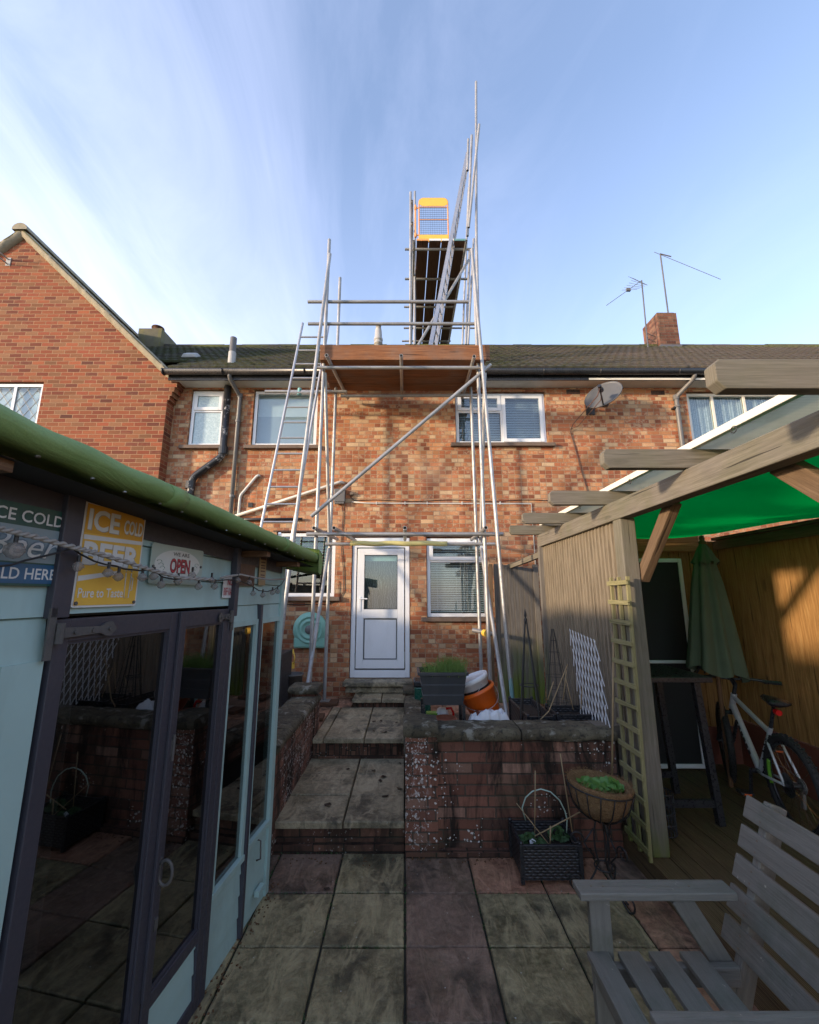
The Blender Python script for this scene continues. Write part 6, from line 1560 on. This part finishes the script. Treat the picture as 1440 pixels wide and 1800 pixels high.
# foliage
def leafmat(name, a, b2):
    b = NB(name); p = b.pos(); n_ = b.noise(p, 30, 3); c = b.mix(n_, a, b2)
    d = b.node('ShaderNodeBsdfPrincipled'); b.set(d.inputs['Base Color'], c); d.inputs['Roughness'].default_value = .5; t = b.node('ShaderNodeBsdfTranslucent'); b.set(t.inputs[0], c); mx = b.node('ShaderNodeMixShader'); mx.inputs[0].default_value = .3
    b.L.new(d.outputs[0], mx.inputs[1]); b.L.new(t.outputs[0], mx.inputs[2]); b.L.new(mx.outputs[0], b.out.inputs[0]); return b.mat
M['leaf'] = leafmat('fresh green leaf', (.06, .17, .03), (.16, .33, .07)); M['grassy'] = leafmat('feathery green', (.09, .19, .035), (.22, .33, .09)); M['leafdark'] = leafmat('dark leaf', (.04, .09, .03), (.08, .16, .05))
def leaves(m_, c, rx, ry, n_, size, hz, up=.5):
    for i in range(n_):
        t_ = random.uniform(0, 2*math.pi); q = math.sqrt(random.random()); p = Vector(c)+Vector((rx*q*math.cos(t_), ry*q*math.sin(t_), random.uniform(0, hz)*(1.2-q)))
        nrm = Vector((random.uniform(-1, 1)*.6, random.uniform(-1, 1)*.6-.2, up+random.random()*.6)).normalized(); a = nrm.orthogonal().normalized(); a = Matrix.Rotation(random.uniform(0, 6.28), 3, nrm) @ a; b_ = nrm.cross(a); s_ = size*random.uniform(.6, 1.2)
        pts = []
        for k in range(10):   # scalloped leaf
            an = 2*math.pi*k/10; rr = s_*(.5+.14*(k % 2))*(1-.25*math.cos(an)); pts.append(p + a*rr*math.cos(an)+b_*rr*math.sin(an)+nrm*(-.12*s_*abs(math.sin(an))))
        base = len(m_.v); m_.face(pts, None, True)
m_ = MB(); random.seed(3); leaves(m_, (.86, 3.24, .20), .09, .08, 60, .03, .05); leaves(m_, (1.06, 3.3, .20), .08, .08, 50, .028, .07); tag(m_.build('seedlings', M['leafdark']), 'low dark green seedlings in the near woven planter', 'plant')

# ------------------------------------------------------------ coir basket on scrolled stand
def coir():
    b = NB('coir liner'); p = b.pos(); n1 = b.noise(p, 60, 5, .8, 1.5); n2 = b.noise(p, 6, 4)
    c = b.ramp(n1, [(.3, (.09, .045, .018)), (.5, (.22, .125, .05)), (.7, (.36, .23, .11))]); c = b.mix(b.rng(n2, .5, .7, 0, .4), c, (.26, .12, .06))
    return b.bsdf(c, .95, nrm=b.bump(n1, 1., .012))
M['coir'] = coir(); M['wire'] = flat('black wrought iron', (.018, .017, .017), .5)
bs = thing('basket_stand', 'coir lined wire basket of green leaves on a scrolled black iron stand', 'plant stand', (1.30, 3.02, 0))
bc = Vector((1.265, 3.05, 0)); tilt = Matrix.Rotation(R(5), 3, 'Y')
m_ = MB(); prof = [(.02, .435), (.07, .44), (.12, .465), (.162, .51), (.185, .57), (.193, .615), (.200, .640), (.186, .650), (.168, .632), (.158, .605), (.0005, .605)]
def cj(t, z): return .035*noise.noise(Vector((math.cos(t)*4, math.sin(t)*4, z*14)))
m_.lathe([(r_, z-.5) for r_, z in prof], bc+Vector((0, 0, .5)), tilt, 72, jitter=cj); ln = m_.build('coir_liner', M['coir'], bs)
m_ = MB(); random.seed(5)
for i in range(500):
    t_ = random.uniform(0, 6.283); p = bc+Vector((0, 0, .5))+tilt @ Vector((.19*math.cos(t_), .19*math.sin(t_), .142+random.uniform(-.012, .012))); m_.tube(p, p+Vector((random.uniform(-.03, .03), random.uniform(-.03, .03), random.uniform(-.01, .03))), .0009, 3, cap=False)
m_.build('loose_fibres', M['coir'], ln)
m_ = MB()
for k in range(16):
    t_ = 2*math.pi*k/16; m_.path([bc+Vector((0, 0, .5))+tilt @ Vector((r_*1.03*math.cos(t_), r_*1.03*math.sin(t_), z-.5)) for r_, z in ((.04, .428), (.08, .435), (.124, .46), (.166, .505), (.188, .57), (.199, .62))], .0038, 5)
for r_, z in ((.203, .62), (.05, .428)): m_.path([bc+Vector((0, 0, .5))+tilt @ Vector((r_*math.cos(2*math.pi*k/32), r_*math.sin(2*math.pi*k/32), z-.5)) for k in range(32)], .0045, 6, closed=True)
m_.build('wire_cage', M['wire'], bs)
m_ = MB(); leaves(m_, bc+Vector((-.06, -.02, .615)), .085, .09, 90, .050, .065, .25); leaves(m_, bc+Vector((.07, .01, .61)), .08, .085, 90, .042, .045, .25); m_.build('foliage', M['leaf'], bs)
m_ = MB()
for k in range(3):
    t_ = R(-90+120*k+20); e = Vector((math.cos(t_), math.sin(t_), 0)); P = []
    for q in range(7): a_ = q/6; P.append(bc + e*(.03+.02*math.sin(a_*3)) + Vector((0, 0, .43-.25*a_)))
    P += [bc+e*.06+Vector((0, 0, .12)), bc+e*.10+Vector((0, 0, .06)), bc+e*.15+Vector((0, 0, .02))]
    for q in range(14): an = R(-90+27*q); rr = .055*(1-q/17); P.append(bc+e*(.17+rr*math.cos(an))+Vector((0, 0, .062+rr*math.sin(an))))
    m_.path(P, .006, 6); P = []
    for q in range(16): an = R(200-28*q); rr = .05*(1-q/20); P.append(bc+e*(.16+rr*math.cos(an))+Vector((0, 0, .30+rr*math.sin(an))))
    m_.path([bc+e*.05+Vector((0, 0, .37))]+P, .005, 6); m_.path([bc+e*.05+Vector((0, 0, .2)), bc+e*.10+Vector((0, 0, .26)), P[0]], .005, 6)
m_.path([bc+Vector((.06*math.cos(2*math.pi*k/20), .06*math.sin(2*math.pi*k/20), .16)) for k in range(20)], .005, 6, closed=True); m_.build('stand', M['wire'], bs)

# ------------------------------------------------------------ terrace clutter
def obelisk(label, c, r, h, n_, rings, finial=True, wr=.006, top=.01):
    root = thing('obelisk', label, 'plant obelisk', tuple(c)); m_ = MB(); c = Vector(c)
    for k in range(n_): t_ = 2*math.pi*k/n_+.4; m_.tube(c+Vector((r*math.cos(t_), r*math.sin(t_), 0)), c+Vector((top*math.cos(t_), top*math.sin(t_), h)), wr, 6)
    for f in rings:
        rr = r+(top-r)*f; m_.path([c+Vector((rr*math.cos(2*math.pi*k/24), rr*math.sin(2*math.pi*k/24), h*f)) for k in range(24)], wr*.8, 5, closed=True)
    m_.build('frame', M['wire'], root)
    if finial: m_ = MB(); m_.lathe([(.004, h-.02), (.014, h), (.016, h+.02), (.006, h+.035), (.013, h+.05), (.011, h+.07), (0, h+.12)], c, n=10); m_.build('finial', M['wire'], root)
    return root
obelisk('black iron obelisk with a pointed finial in front of the grey fence panel', (1.09, 3.92, .41), .16, 1.20, 4, (.1, .55))
obelisk('thin rusty wire obelisk standing among the canes in front of the white trellis', (1.44, 4.25, .80), .13, .72, 8, (.1, .25, .4, .55, .7, .85), False, .0025)
m_ = MB(); c = Vector((1.03, 3.88, .41)); m_.path([c+Vector((.07*math.cos(2*math.pi*k/18), .07*math.sin(2*math.pi*k/18), .10)) for k in range(18)], .005, 5, closed=True)
for k in range(3): t_ = 2*math.pi*k/3; m_.tube(c+Vector((.07*math.cos(t_), .07*math.sin(t_), 0)), c+Vector((.07*math.cos(t_), .07*math.sin(t_), .26)), .004, 5)
tag(m_.build('pot_ring', M['wire']), 'small black iron ring stand at the foot of the obelisk', 'plant stand')
G2 = 'bamboo canes stuck in the terrace planters'
cane([atY(1034, 1245, 3.95), atY(1042, 1038, 4.05)], 'tallest upright bamboo cane in front of the white diamond trellis', .006, grp=G2)
cane([atY(1021, 1247, 3.98), atY(1030, 1120, 4.05)], 'shorter bamboo cane just left of the tallest one', .005, grp=G2)
cane([atY(938, 1277, 3.80), atY(965, 1250, 3.85), atY(985, 1200, 3.9), atY(998, 1168, 3.92)], 'curved pale cane sweeping up from behind the coping', .0045, grp=G2)
cane([atY(963, 1230, 4.1), atY(973, 1198, 4.1)], 'short cane at the left of the terrace planters', .005, grp=G2)
cane([atY(990, 1230, 4.1), atY(996, 1178, 4.1)], 'middle short cane in the terrace planters', .005, grp=G2)
cane([atY(1008, 1248, 4.0), atY(994, 1190, 4.05)], 'cane leaning left in the terrace planters', .004, grp=G2)
cane([atY(1076, 1370, 3.36), atY(1079, 1110, 3.40)], 'long brown rod upright beside the narrow trellis', .007, grp=G2)
# planter on legs
sp = thing('raised_planter', 'dark grey planter on slim legs filled with feathery green growth', 'planter', (.32, 3.9, .39))
m_ = MB(); x0, x1, y0, y1, z0, z1 = .125, .525, 3.78, 4.06, .935, 1.18
ring = lambda e, z: [(x0-e, y0-e*.5, z), (x1+e, y0-e*.5, z), (x1+e, y1+e*.5, z), (x0-e, y1+e*.5, z)]
zs = [z0, z0+.078, z0+.082, z0+.16, z0+.164, z1]; es = [-.035, -.023, -.026, -.012, -.015, .0]
for k in range(5):
    a, b_ = ring(es[k], zs[k]), ring(es[k+1], zs[k+1])
    for i in range(4): j = (i+1) % 4; m_.face([a[i], a[j], b_[j], b_[i]])
m_.face(ring(es[0], z0)); m_.build('trough', M['grey_pl'], sp)
m_ = MB()
for i, (a, b_) in enumerate(zip(ring(.006, z1+.005), ring(.006, z1+.005)[1:]+ring(.006, z1+.005)[:1])): m_.beam(a, b_, .022, .026)
m_.build('rim', M['grey_pl'], sp, bevel=.003)
for x in (x0+.03, x1-.03):
    for y in (y0+.02, y1-.02): m_ = MB(); m_.beam((x, y, z0), (x, y, .392), .026, .026, up=(0, 1, 0)); m_.build('leg', M['black_pl'], sp)
m_ = MB(); m_.box((x0+.01, y0+.01, z1-.03), (x1-.01, y1-.01, z1-.02)); m_.build('soil', M['soil'], sp)
m_ = MB(); random.seed(9)
for i in range(420):
    x = random.gauss(.40, .075) if i % 4 else random.gauss(.24, .05); y = random.gauss(3.92, .06); x = min(max(x, .15), .51); h_ = random.uniform(.05, .16 if x > .3 else .10); b0 = Vector((x, y, z1-.02)); t_ = b0+Vector((random.uniform(-.05, .05), random.uniform(-.04, .04), h_)); md_ = b0.lerp(t_, .5)+Vector((0, 0, .01)); w_ = Vector((.0022, .001, 0)); m_.face([b0-w_, b0+w_, md_+w_, md_-w_]); m_.face([md_-w_, md_+w_, t_])
    for k in range(3): q = b0.lerp(t_, random.uniform(.4, 1)); e = Vector((random.uniform(-.018, .018), random.uniform(-.015, .015), random.uniform(.0, .016))); m_.face([q, q+e+Vector((.0, 0, .0035)), q+e*1.5])
m_.build('foliage', M['grassy'], sp)
# buckets
M['orange'] = paint_mat('orange plastic', (.72, .13, .012), .4, .15, (.35, .12, .05), .25, .05)
def bucket(name, label, base, axis, h, r0, r1, mat, lid=None, handle_side=0., label_band=None):
    root = thing(name, label, 'bucket', tuple(base)); ax_ = Vector(axis).normalized(); a = ax_.orthogonal().normalized(); b_ = ax_.cross(a); Mx_ = Matrix((a, b_, ax_)).transposed()
    m_ = MB(); m_.lathe([(.001, .0), (r0, 0), (r0+.004, .006), (r1, h-.03), (r1+.010, h-.03), (r1+.012, h-.012), (r1+.004, h-.012), (r1+.006, h), (r1-.004, h), (r1-.006, h-.02), (r0-.004, .01), (.001, .01)], base, Mx_, 40); m_.build('body', mat, root)
    if lid: m_ = MB(); m_.lathe([(r1+.012, h-.03), (r1+.018, h-.01), (r1+.018, h+.01), (r1-.004, h+.014), (r1-.012, h+.004), (.001, h+.004)], base, Mx_, 40); m_.build('lid', lid, root)
    if label_band:
        z0_, z1_, mt = label_band; q0 = r0+(r1-r0)*z0_/h+.0035; q1 = r0+(r1-r0)*z1_/h+.0035; m_ = MB(); m_.lathe([(q0, z0_), (q1, z1_)], base, Mx_, 40); m_.f = m_.f[:-2]; m_.uv = m_.uv[:-2]; m_.mi = m_.mi[:-2]; m_.sm = m_.sm[:-2]; m_.build('printed_band', mt, root)
    m_ = MB(); P = []; side = Matrix.Rotation(handle_side, 3, ax_) @ a; oth = ax_.cross(side)
    for k in range(13): t_ = math.pi*k/12; P.append(Vector(base)+ax_*(h-.03-.02-.11*math.sin(t_))+side*((r1+.014)*math.cos(t_))+oth*((r1+.014)*math.sin(t_)))
    m_.path(P, .0028, 5); m_.build('handle', M['alu'], root); return root
bucket('builders_bucket', 'orange plastic bucket tipped against the paint tub', atY(861, 1268, 4.02), (-.42, .02, 1), .30, .112, .158, M['orange'], handle_side=2.6)
bucket('paint_tub', 'white paint tub with a black printed band nested inside the orange bucket', atY(861, 1268, 4.02)+Vector((-.42, .02, 1)).normalized()*.12, (-.42, .02, 1), .27, .105, .134, M['white_pl'], M['white_pl'], 1.2, (.03, .19, M['black_pl']))
# crumpled sheeting
m_ = MB(); rows = []
for i in range(29):
    row = []
    for j in range(17):
        x = .45+.52*i/28; y = 3.715+.24*j/16; e = math.sin(math.pi*i/28)**.5*math.sin(math.pi*min(1, (j+1.5)/16))**.6 if 0 < i < 28 and j < 16 else 0
        nv = noise.noise(Vector((x*14, y*14, 2))); n2_ = abs(noise.noise(Vector((x*22, y*17, 5)))); row.append((x+.01*nv, y+.01*n2_, .42+.53*.94*min(1, e*1.25)*(.93+.10*nv)-.05*n2_*e))
    rows.append(row)
m_.grid(rows, None, False); tag(m_.build('crumpled_sheet', paint_mat('white crumpled sheet', (.62, .64, .68), .5, .15)), 'crumpled white plastic sheet under the orange bucket', 'sheet')
m_ = MB(); p = atY(848, 1257, 3.86); m_.obox(p, (.12, .07, .045), Matrix.Rotation(R(18), 3, 'Y') @ Matrix.Rotation(R(10), 3, 'Z')); tag(m_.build('brick', M['plinth'], bevel=.006), 'loose orange brick lying on the crumpled white sheet', 'brick')
m_ = MB(); c = atY(783, 1276, 3.83); m_.lathe([(.001, -.11), (.062, -.11), (.078, -.02), (.088, -.02), (.092, .022), (.082, .024), (.076, -.01), (.001, -.015)], c+Vector((0, 0, .045)), n=32); tag(m_.build('terracotta_pot', paint_mat('terracotta', (.30, .10, .055), .85, .3)), 'empty terracotta pot under the raised grey planter', 'pot')
jg = thing('watering_jug', 'white jug with a red handle behind the terracotta pot', 'jug', tuple(atY(785, 1260, 4.0)))
c = atY(778, 1262, 4.02); m_ = MB(); m_.lathe([(.001, -.16), (.055, -.16), (.06, .02), (.045, .075), (.03, .085), (.001, .09)], c, n=20); m_.build('body', M['white_pl'], jg)
m_ = MB(); m_.path([c+Vector((.03, -.03, .085)), c+Vector((.075, -.03, .09)), c+Vector((.095, -.03, .05)), c+Vector((.085, -.03, -.06))], .011, 8); m_.build('handle', M['redlens'], jg)
cr = thing('plastic_crate', 'small lime green slatted plastic crate under the raised grey planter', 'crate', tuple(atY(760, 1275, 4.0)))
c = atY(762, 1256, 4.0); m_ = MB(); m_.box((c.x-.06, 3.99, .42), (c.x+.06, 4.07, .82)); m_.build('body', M['limegreen'], cr)
m_ = MB()
for i in range(8): m_.box((c.x-.058, 3.980, .44+i*.047), (c.x+.058, 3.9885, .462+i*.047))
m_.build('slats', flat('pale green slats', (.35, .50, .25), .6), cr)
# hose reel
M['mint'] = paint_mat('mint plastic', (.24, .50, .40), .45, .15, (.3, .35, .3), .2, .05)
hr = thing('hose_reel', 'round mint green hose reel mounted on the brick wall under the window', 'hose reel', (-1.40, 6.4, 1.1))
hc_ = Vector((-1.40, 6.44, 1.345)); RX = Matrix(((1, 0, 0), (0, 0, -1), (0, 1, 0)))
m_ = MB(); m_.lathe([(.245, -.05), (.25, .02), (.235, .045), (.20, .05), (.198, .060), (.17, .062), (.168, .052), (.14, .052), (.138, .064), (.11, .066), (.105, .055), (.06, .055)], hc_, RX, 48); hb_ = m_.build('drum', M['mint'], hr)
m_ = MB(); m_.obox((-1.40, 6.44, 1.16), (.46, .10, .16)); m_.obox((-1.36, 6.46, 1.345), (.46, .06, .22)); m_.build('casing', M['mint'], hr, bevel=.03)
m_ = MB(); m_.lathe([(.001, .085), (.05, .085), (.065, .07), (.065, .05)], hc_, RX, 28); m_.build('hub_cap', M['pipe_grey'], hr)
m_ = MB(); m_.path([(-1.33, 6.36, 1.28), (-1.29, 6.35, 1.25), (-1.28, 6.34, 1.23)], .012, 8); m_.build('crank', M['mint'], hr)
# grey storage unit, tubs at the left
cb = thing('storage_unit', 'dark grey barbecue unit with white shelf edges half hidden by the summerhouse', 'cabinet', (-1.85, 5.6, .39))
m_ = MB(); m_.box((-2.3, 5.42, 1.06), (-1.52, 5.95, 1.12)); m_.box((-1.56, 5.44, .40), (-1.52, 5.94, 1.06)); m_.box((-2.3, 5.90, .40), (-1.56, 5.94, 1.06)); m_.box((-2.28, 5.50, .78), (-1.60, 5.56, 1.02)); m_.build('casing', M['grey_pl'], cb, bevel=.004)
m_ = MB(); m_.box((-2.3, 5.40, 1.035), (-1.57, 5.418, 1.06)); m_.box((-2.3, 5.42, .715), (-1.57, 5.90, .74)); m_.build('shelf_edge', M['white_pl'], cb)
def tub(name, label, c, r, h, mat, cat='tub'):
    m_ = MB(); m_.lathe([(.001, 0), (r*.8, 0), (r, h-.02), (r+.012, h-.02), (r+.012, h), (r-.004, h), (r*.8-.004, .01), (.001, .01)], c, n=28); return tag(m_.build(name, mat), label, cat)
DGN = paint_mat('dark green plastic', (.010, .085, .055), .3, .15)
m_ = MB(); m_.obox((-1.72, 4.60, .87), (.30, .26, .20), taper=(1.15, 1.15)); tag(m_.build('green_tub', DGN, bevel=.03), 'glossy dark green tub standing on the terrace behind the left garden wall', 'tub')
m_ = MB(); m_.box((-1.95, 4.4, .36), (-1.5, 4.8, .769)); tag(m_.build('low_plinth', M['brick_step']), 'brick plinth carrying the dark green tub', 'plinth')
tub('black_pot', 'black plastic pot by the wall between the scaffold poles', (-1.27, 6.15, .392), .10, .26, M['black_pl'], 'pot')
tub('wire_bucket', 'grey topped bucket in front of the hose reel', (-1.50, 5.95, .392), .13, .42, M['pipe_grey'], 'bucket')
m_ = MB(); c = Vector((-1.60, 6.3, .98)); m_.path([c+Vector((0, 0, .10)), c+Vector((-.02, -.02, .02)), c+Vector((-.02, -.02, -.08))], .012, 6); m_.path([c+Vector((.0, 0, .08)), c+Vector((.03, -.02, .0)), c+Vector((.02, -.02, -.10))], .010, 6); m_.tube(c+Vector((0, 0, -.08)), c+Vector((0, 0, -.16)), .03, 10); tag(m_.build('spray_gun', M['yellow']), 'yellow hose gun hanging below the mint hose reel', 'hose gun')
m_ = MB(); m_.box((.12, 5.55, .395), (.32, 5.80, .72)); tag(m_.build('garden_box', DGN, bevel=.02), 'dark green box beside the door behind the raised planter', 'box')
m_ = MB(); m_.box((.11, 5.54, .722), (.33, 5.81, .79)); tag(m_.build('box_lid', M['black_pl'], bevel=.012), 'black lid resting on the dark green box', 'lid')
# loose fence panel against the house wall
fp = thing('fence_panel', 'grey weathered board panel with green algae propped against the house wall', 'fence panel', (1.55, 6.2, .39))
m_ = MB(); random.seed(15)
for i in range(8):
    x = 1.29+i*.072; o_ = random.random()*5; h_ = 2.30-.01*i+random.uniform(-.01, .01); y = 6.16+.003*i
    m_.face([(x, y, .395), (x+.072, y+.012, .395), (x+.072, y+.012, h_), (x, y, h_)], [(o_, 0), (o_, .07), (o_+1.9, .07), (o_+1.9, 0)]); m_.face([(x, y+.015, .395), (x, y, .395), (x, y, h_), (x, y+.015, h_)])
m_.build('boards', M['grey_board'], fp)
m_ = MB(); m_.beam((1.20, 6.12, .40), (1.24, 6.14, 2.28), .05, .04, up=(0, 1, 0)); m_.build('loose_batten', M['perg_brown'], fp)
m_ = MB(); m_.obox((1.90, 6.2, 1.33), (.07, .06, 1.90)); m_.build('post', M['grey_board'], fp)
m_ = MB(); m_.obox((1.60, 3.60, .80), (.24, .14, .10)); tag(m_.build('timber_block', M['perg']), 'short timber block on the right end of the retaining wall', 'timber')
# fallen leaves on the steps
lf = MB(); lf.face([(-.02, 0, .004), (-.006, -.012, .001), (.018, -.008, .005), (.024, .004, .001), (.008, .014, .006), (-.012, .012, .001)]); lm = flat('dead leaf', (.045, .025, .014), .8)
l0 = lf.build('fallen_leaf', lm); random.seed(21); GL = 'dead leaves scattered on the steps'
sp_ = [(-.36, 5.3, .394), (-.28, 5.32, .394), (-.1, 5.25, .394), (-.34, 4.95, .394), (-.22, 4.9, .394), (-.55, 4.45, .20), (-.3, 4.42, .2), (-.2, 4.28, .2), (-.22, 4.2, .2), (-.06, 4.05, .2), (-.62, 3.75, .2), (-.16, 3.9, .2), (-.05, 4.6, .2), (-.03, 4.03, .2), (-.5, 3.1, .004)]
for i, p in enumerate(sp_):
    o = l0 if i == 0 else l0.copy()
    if i: C.objects.link(o)
    o.location = p; o.rotation_euler = (random.uniform(-.2, .2), random.uniform(-.2, .2), random.uniform(0, 6)); s_ = random.uniform(.7, 1.7); o.scale = (s_, s_, s_); tag(o, 'small dead brown leaf lying on the flagstone steps', 'leaf', GL)

# moss and tiny weeds in the paving joints
m_ = MB(); random.seed(77)
for i in range(900):
    if random.random() < .5: x = .4505*random.randint(-2, 3)+random.gauss(0, .004); y = random.uniform(.9, 3.47)
    else: y = 3.486-.4145*random.randint(0, 5)+random.gauss(0, .004); x = random.uniform(-.95, 1.55)
    if noise.noise(Vector((x*2.2, y*2.2, 4))) < -.05: continue
    for k in range(random.randint(2, 5)):
        b0 = Vector((x+random.gauss(0, .004), y+random.gauss(0, .004), -.008)); t_ = b0+Vector((random.gauss(0, .007), random.gauss(0, .007), random.uniform(.008, .017))); w_ = Vector((.0018, .0014, 0)); m_.face([b0-w_, b0+w_, t_])
tag(m_.build('joint_moss', M['leafdark']), 'tiny dark moss tufts along the flagstone joints', 'moss', kind='stuff')
# grit and crumbs beside the summerhouse
m_ = MB(); random.seed(41)
for i in range(420):
    if i % 3: p = S(random.uniform(-.1, 2.2), .003, abs(random.gauss(.03, .03))+.01)
    else: p = Vector((random.uniform(-.9, 1.6), 3.43-abs(random.gauss(0, .05)), .004))
    r_ = random.uniform(.0015, .006); m_.obox(p, (r_*2, r_*1.4, r_), Matrix.Rotation(random.uniform(0, 3), 3, 'Z'))
tag(m_.build('grit', M['timber']), 'brown crumbs and grit swept against the summerhouse and wall', 'grit', kind='stuff')
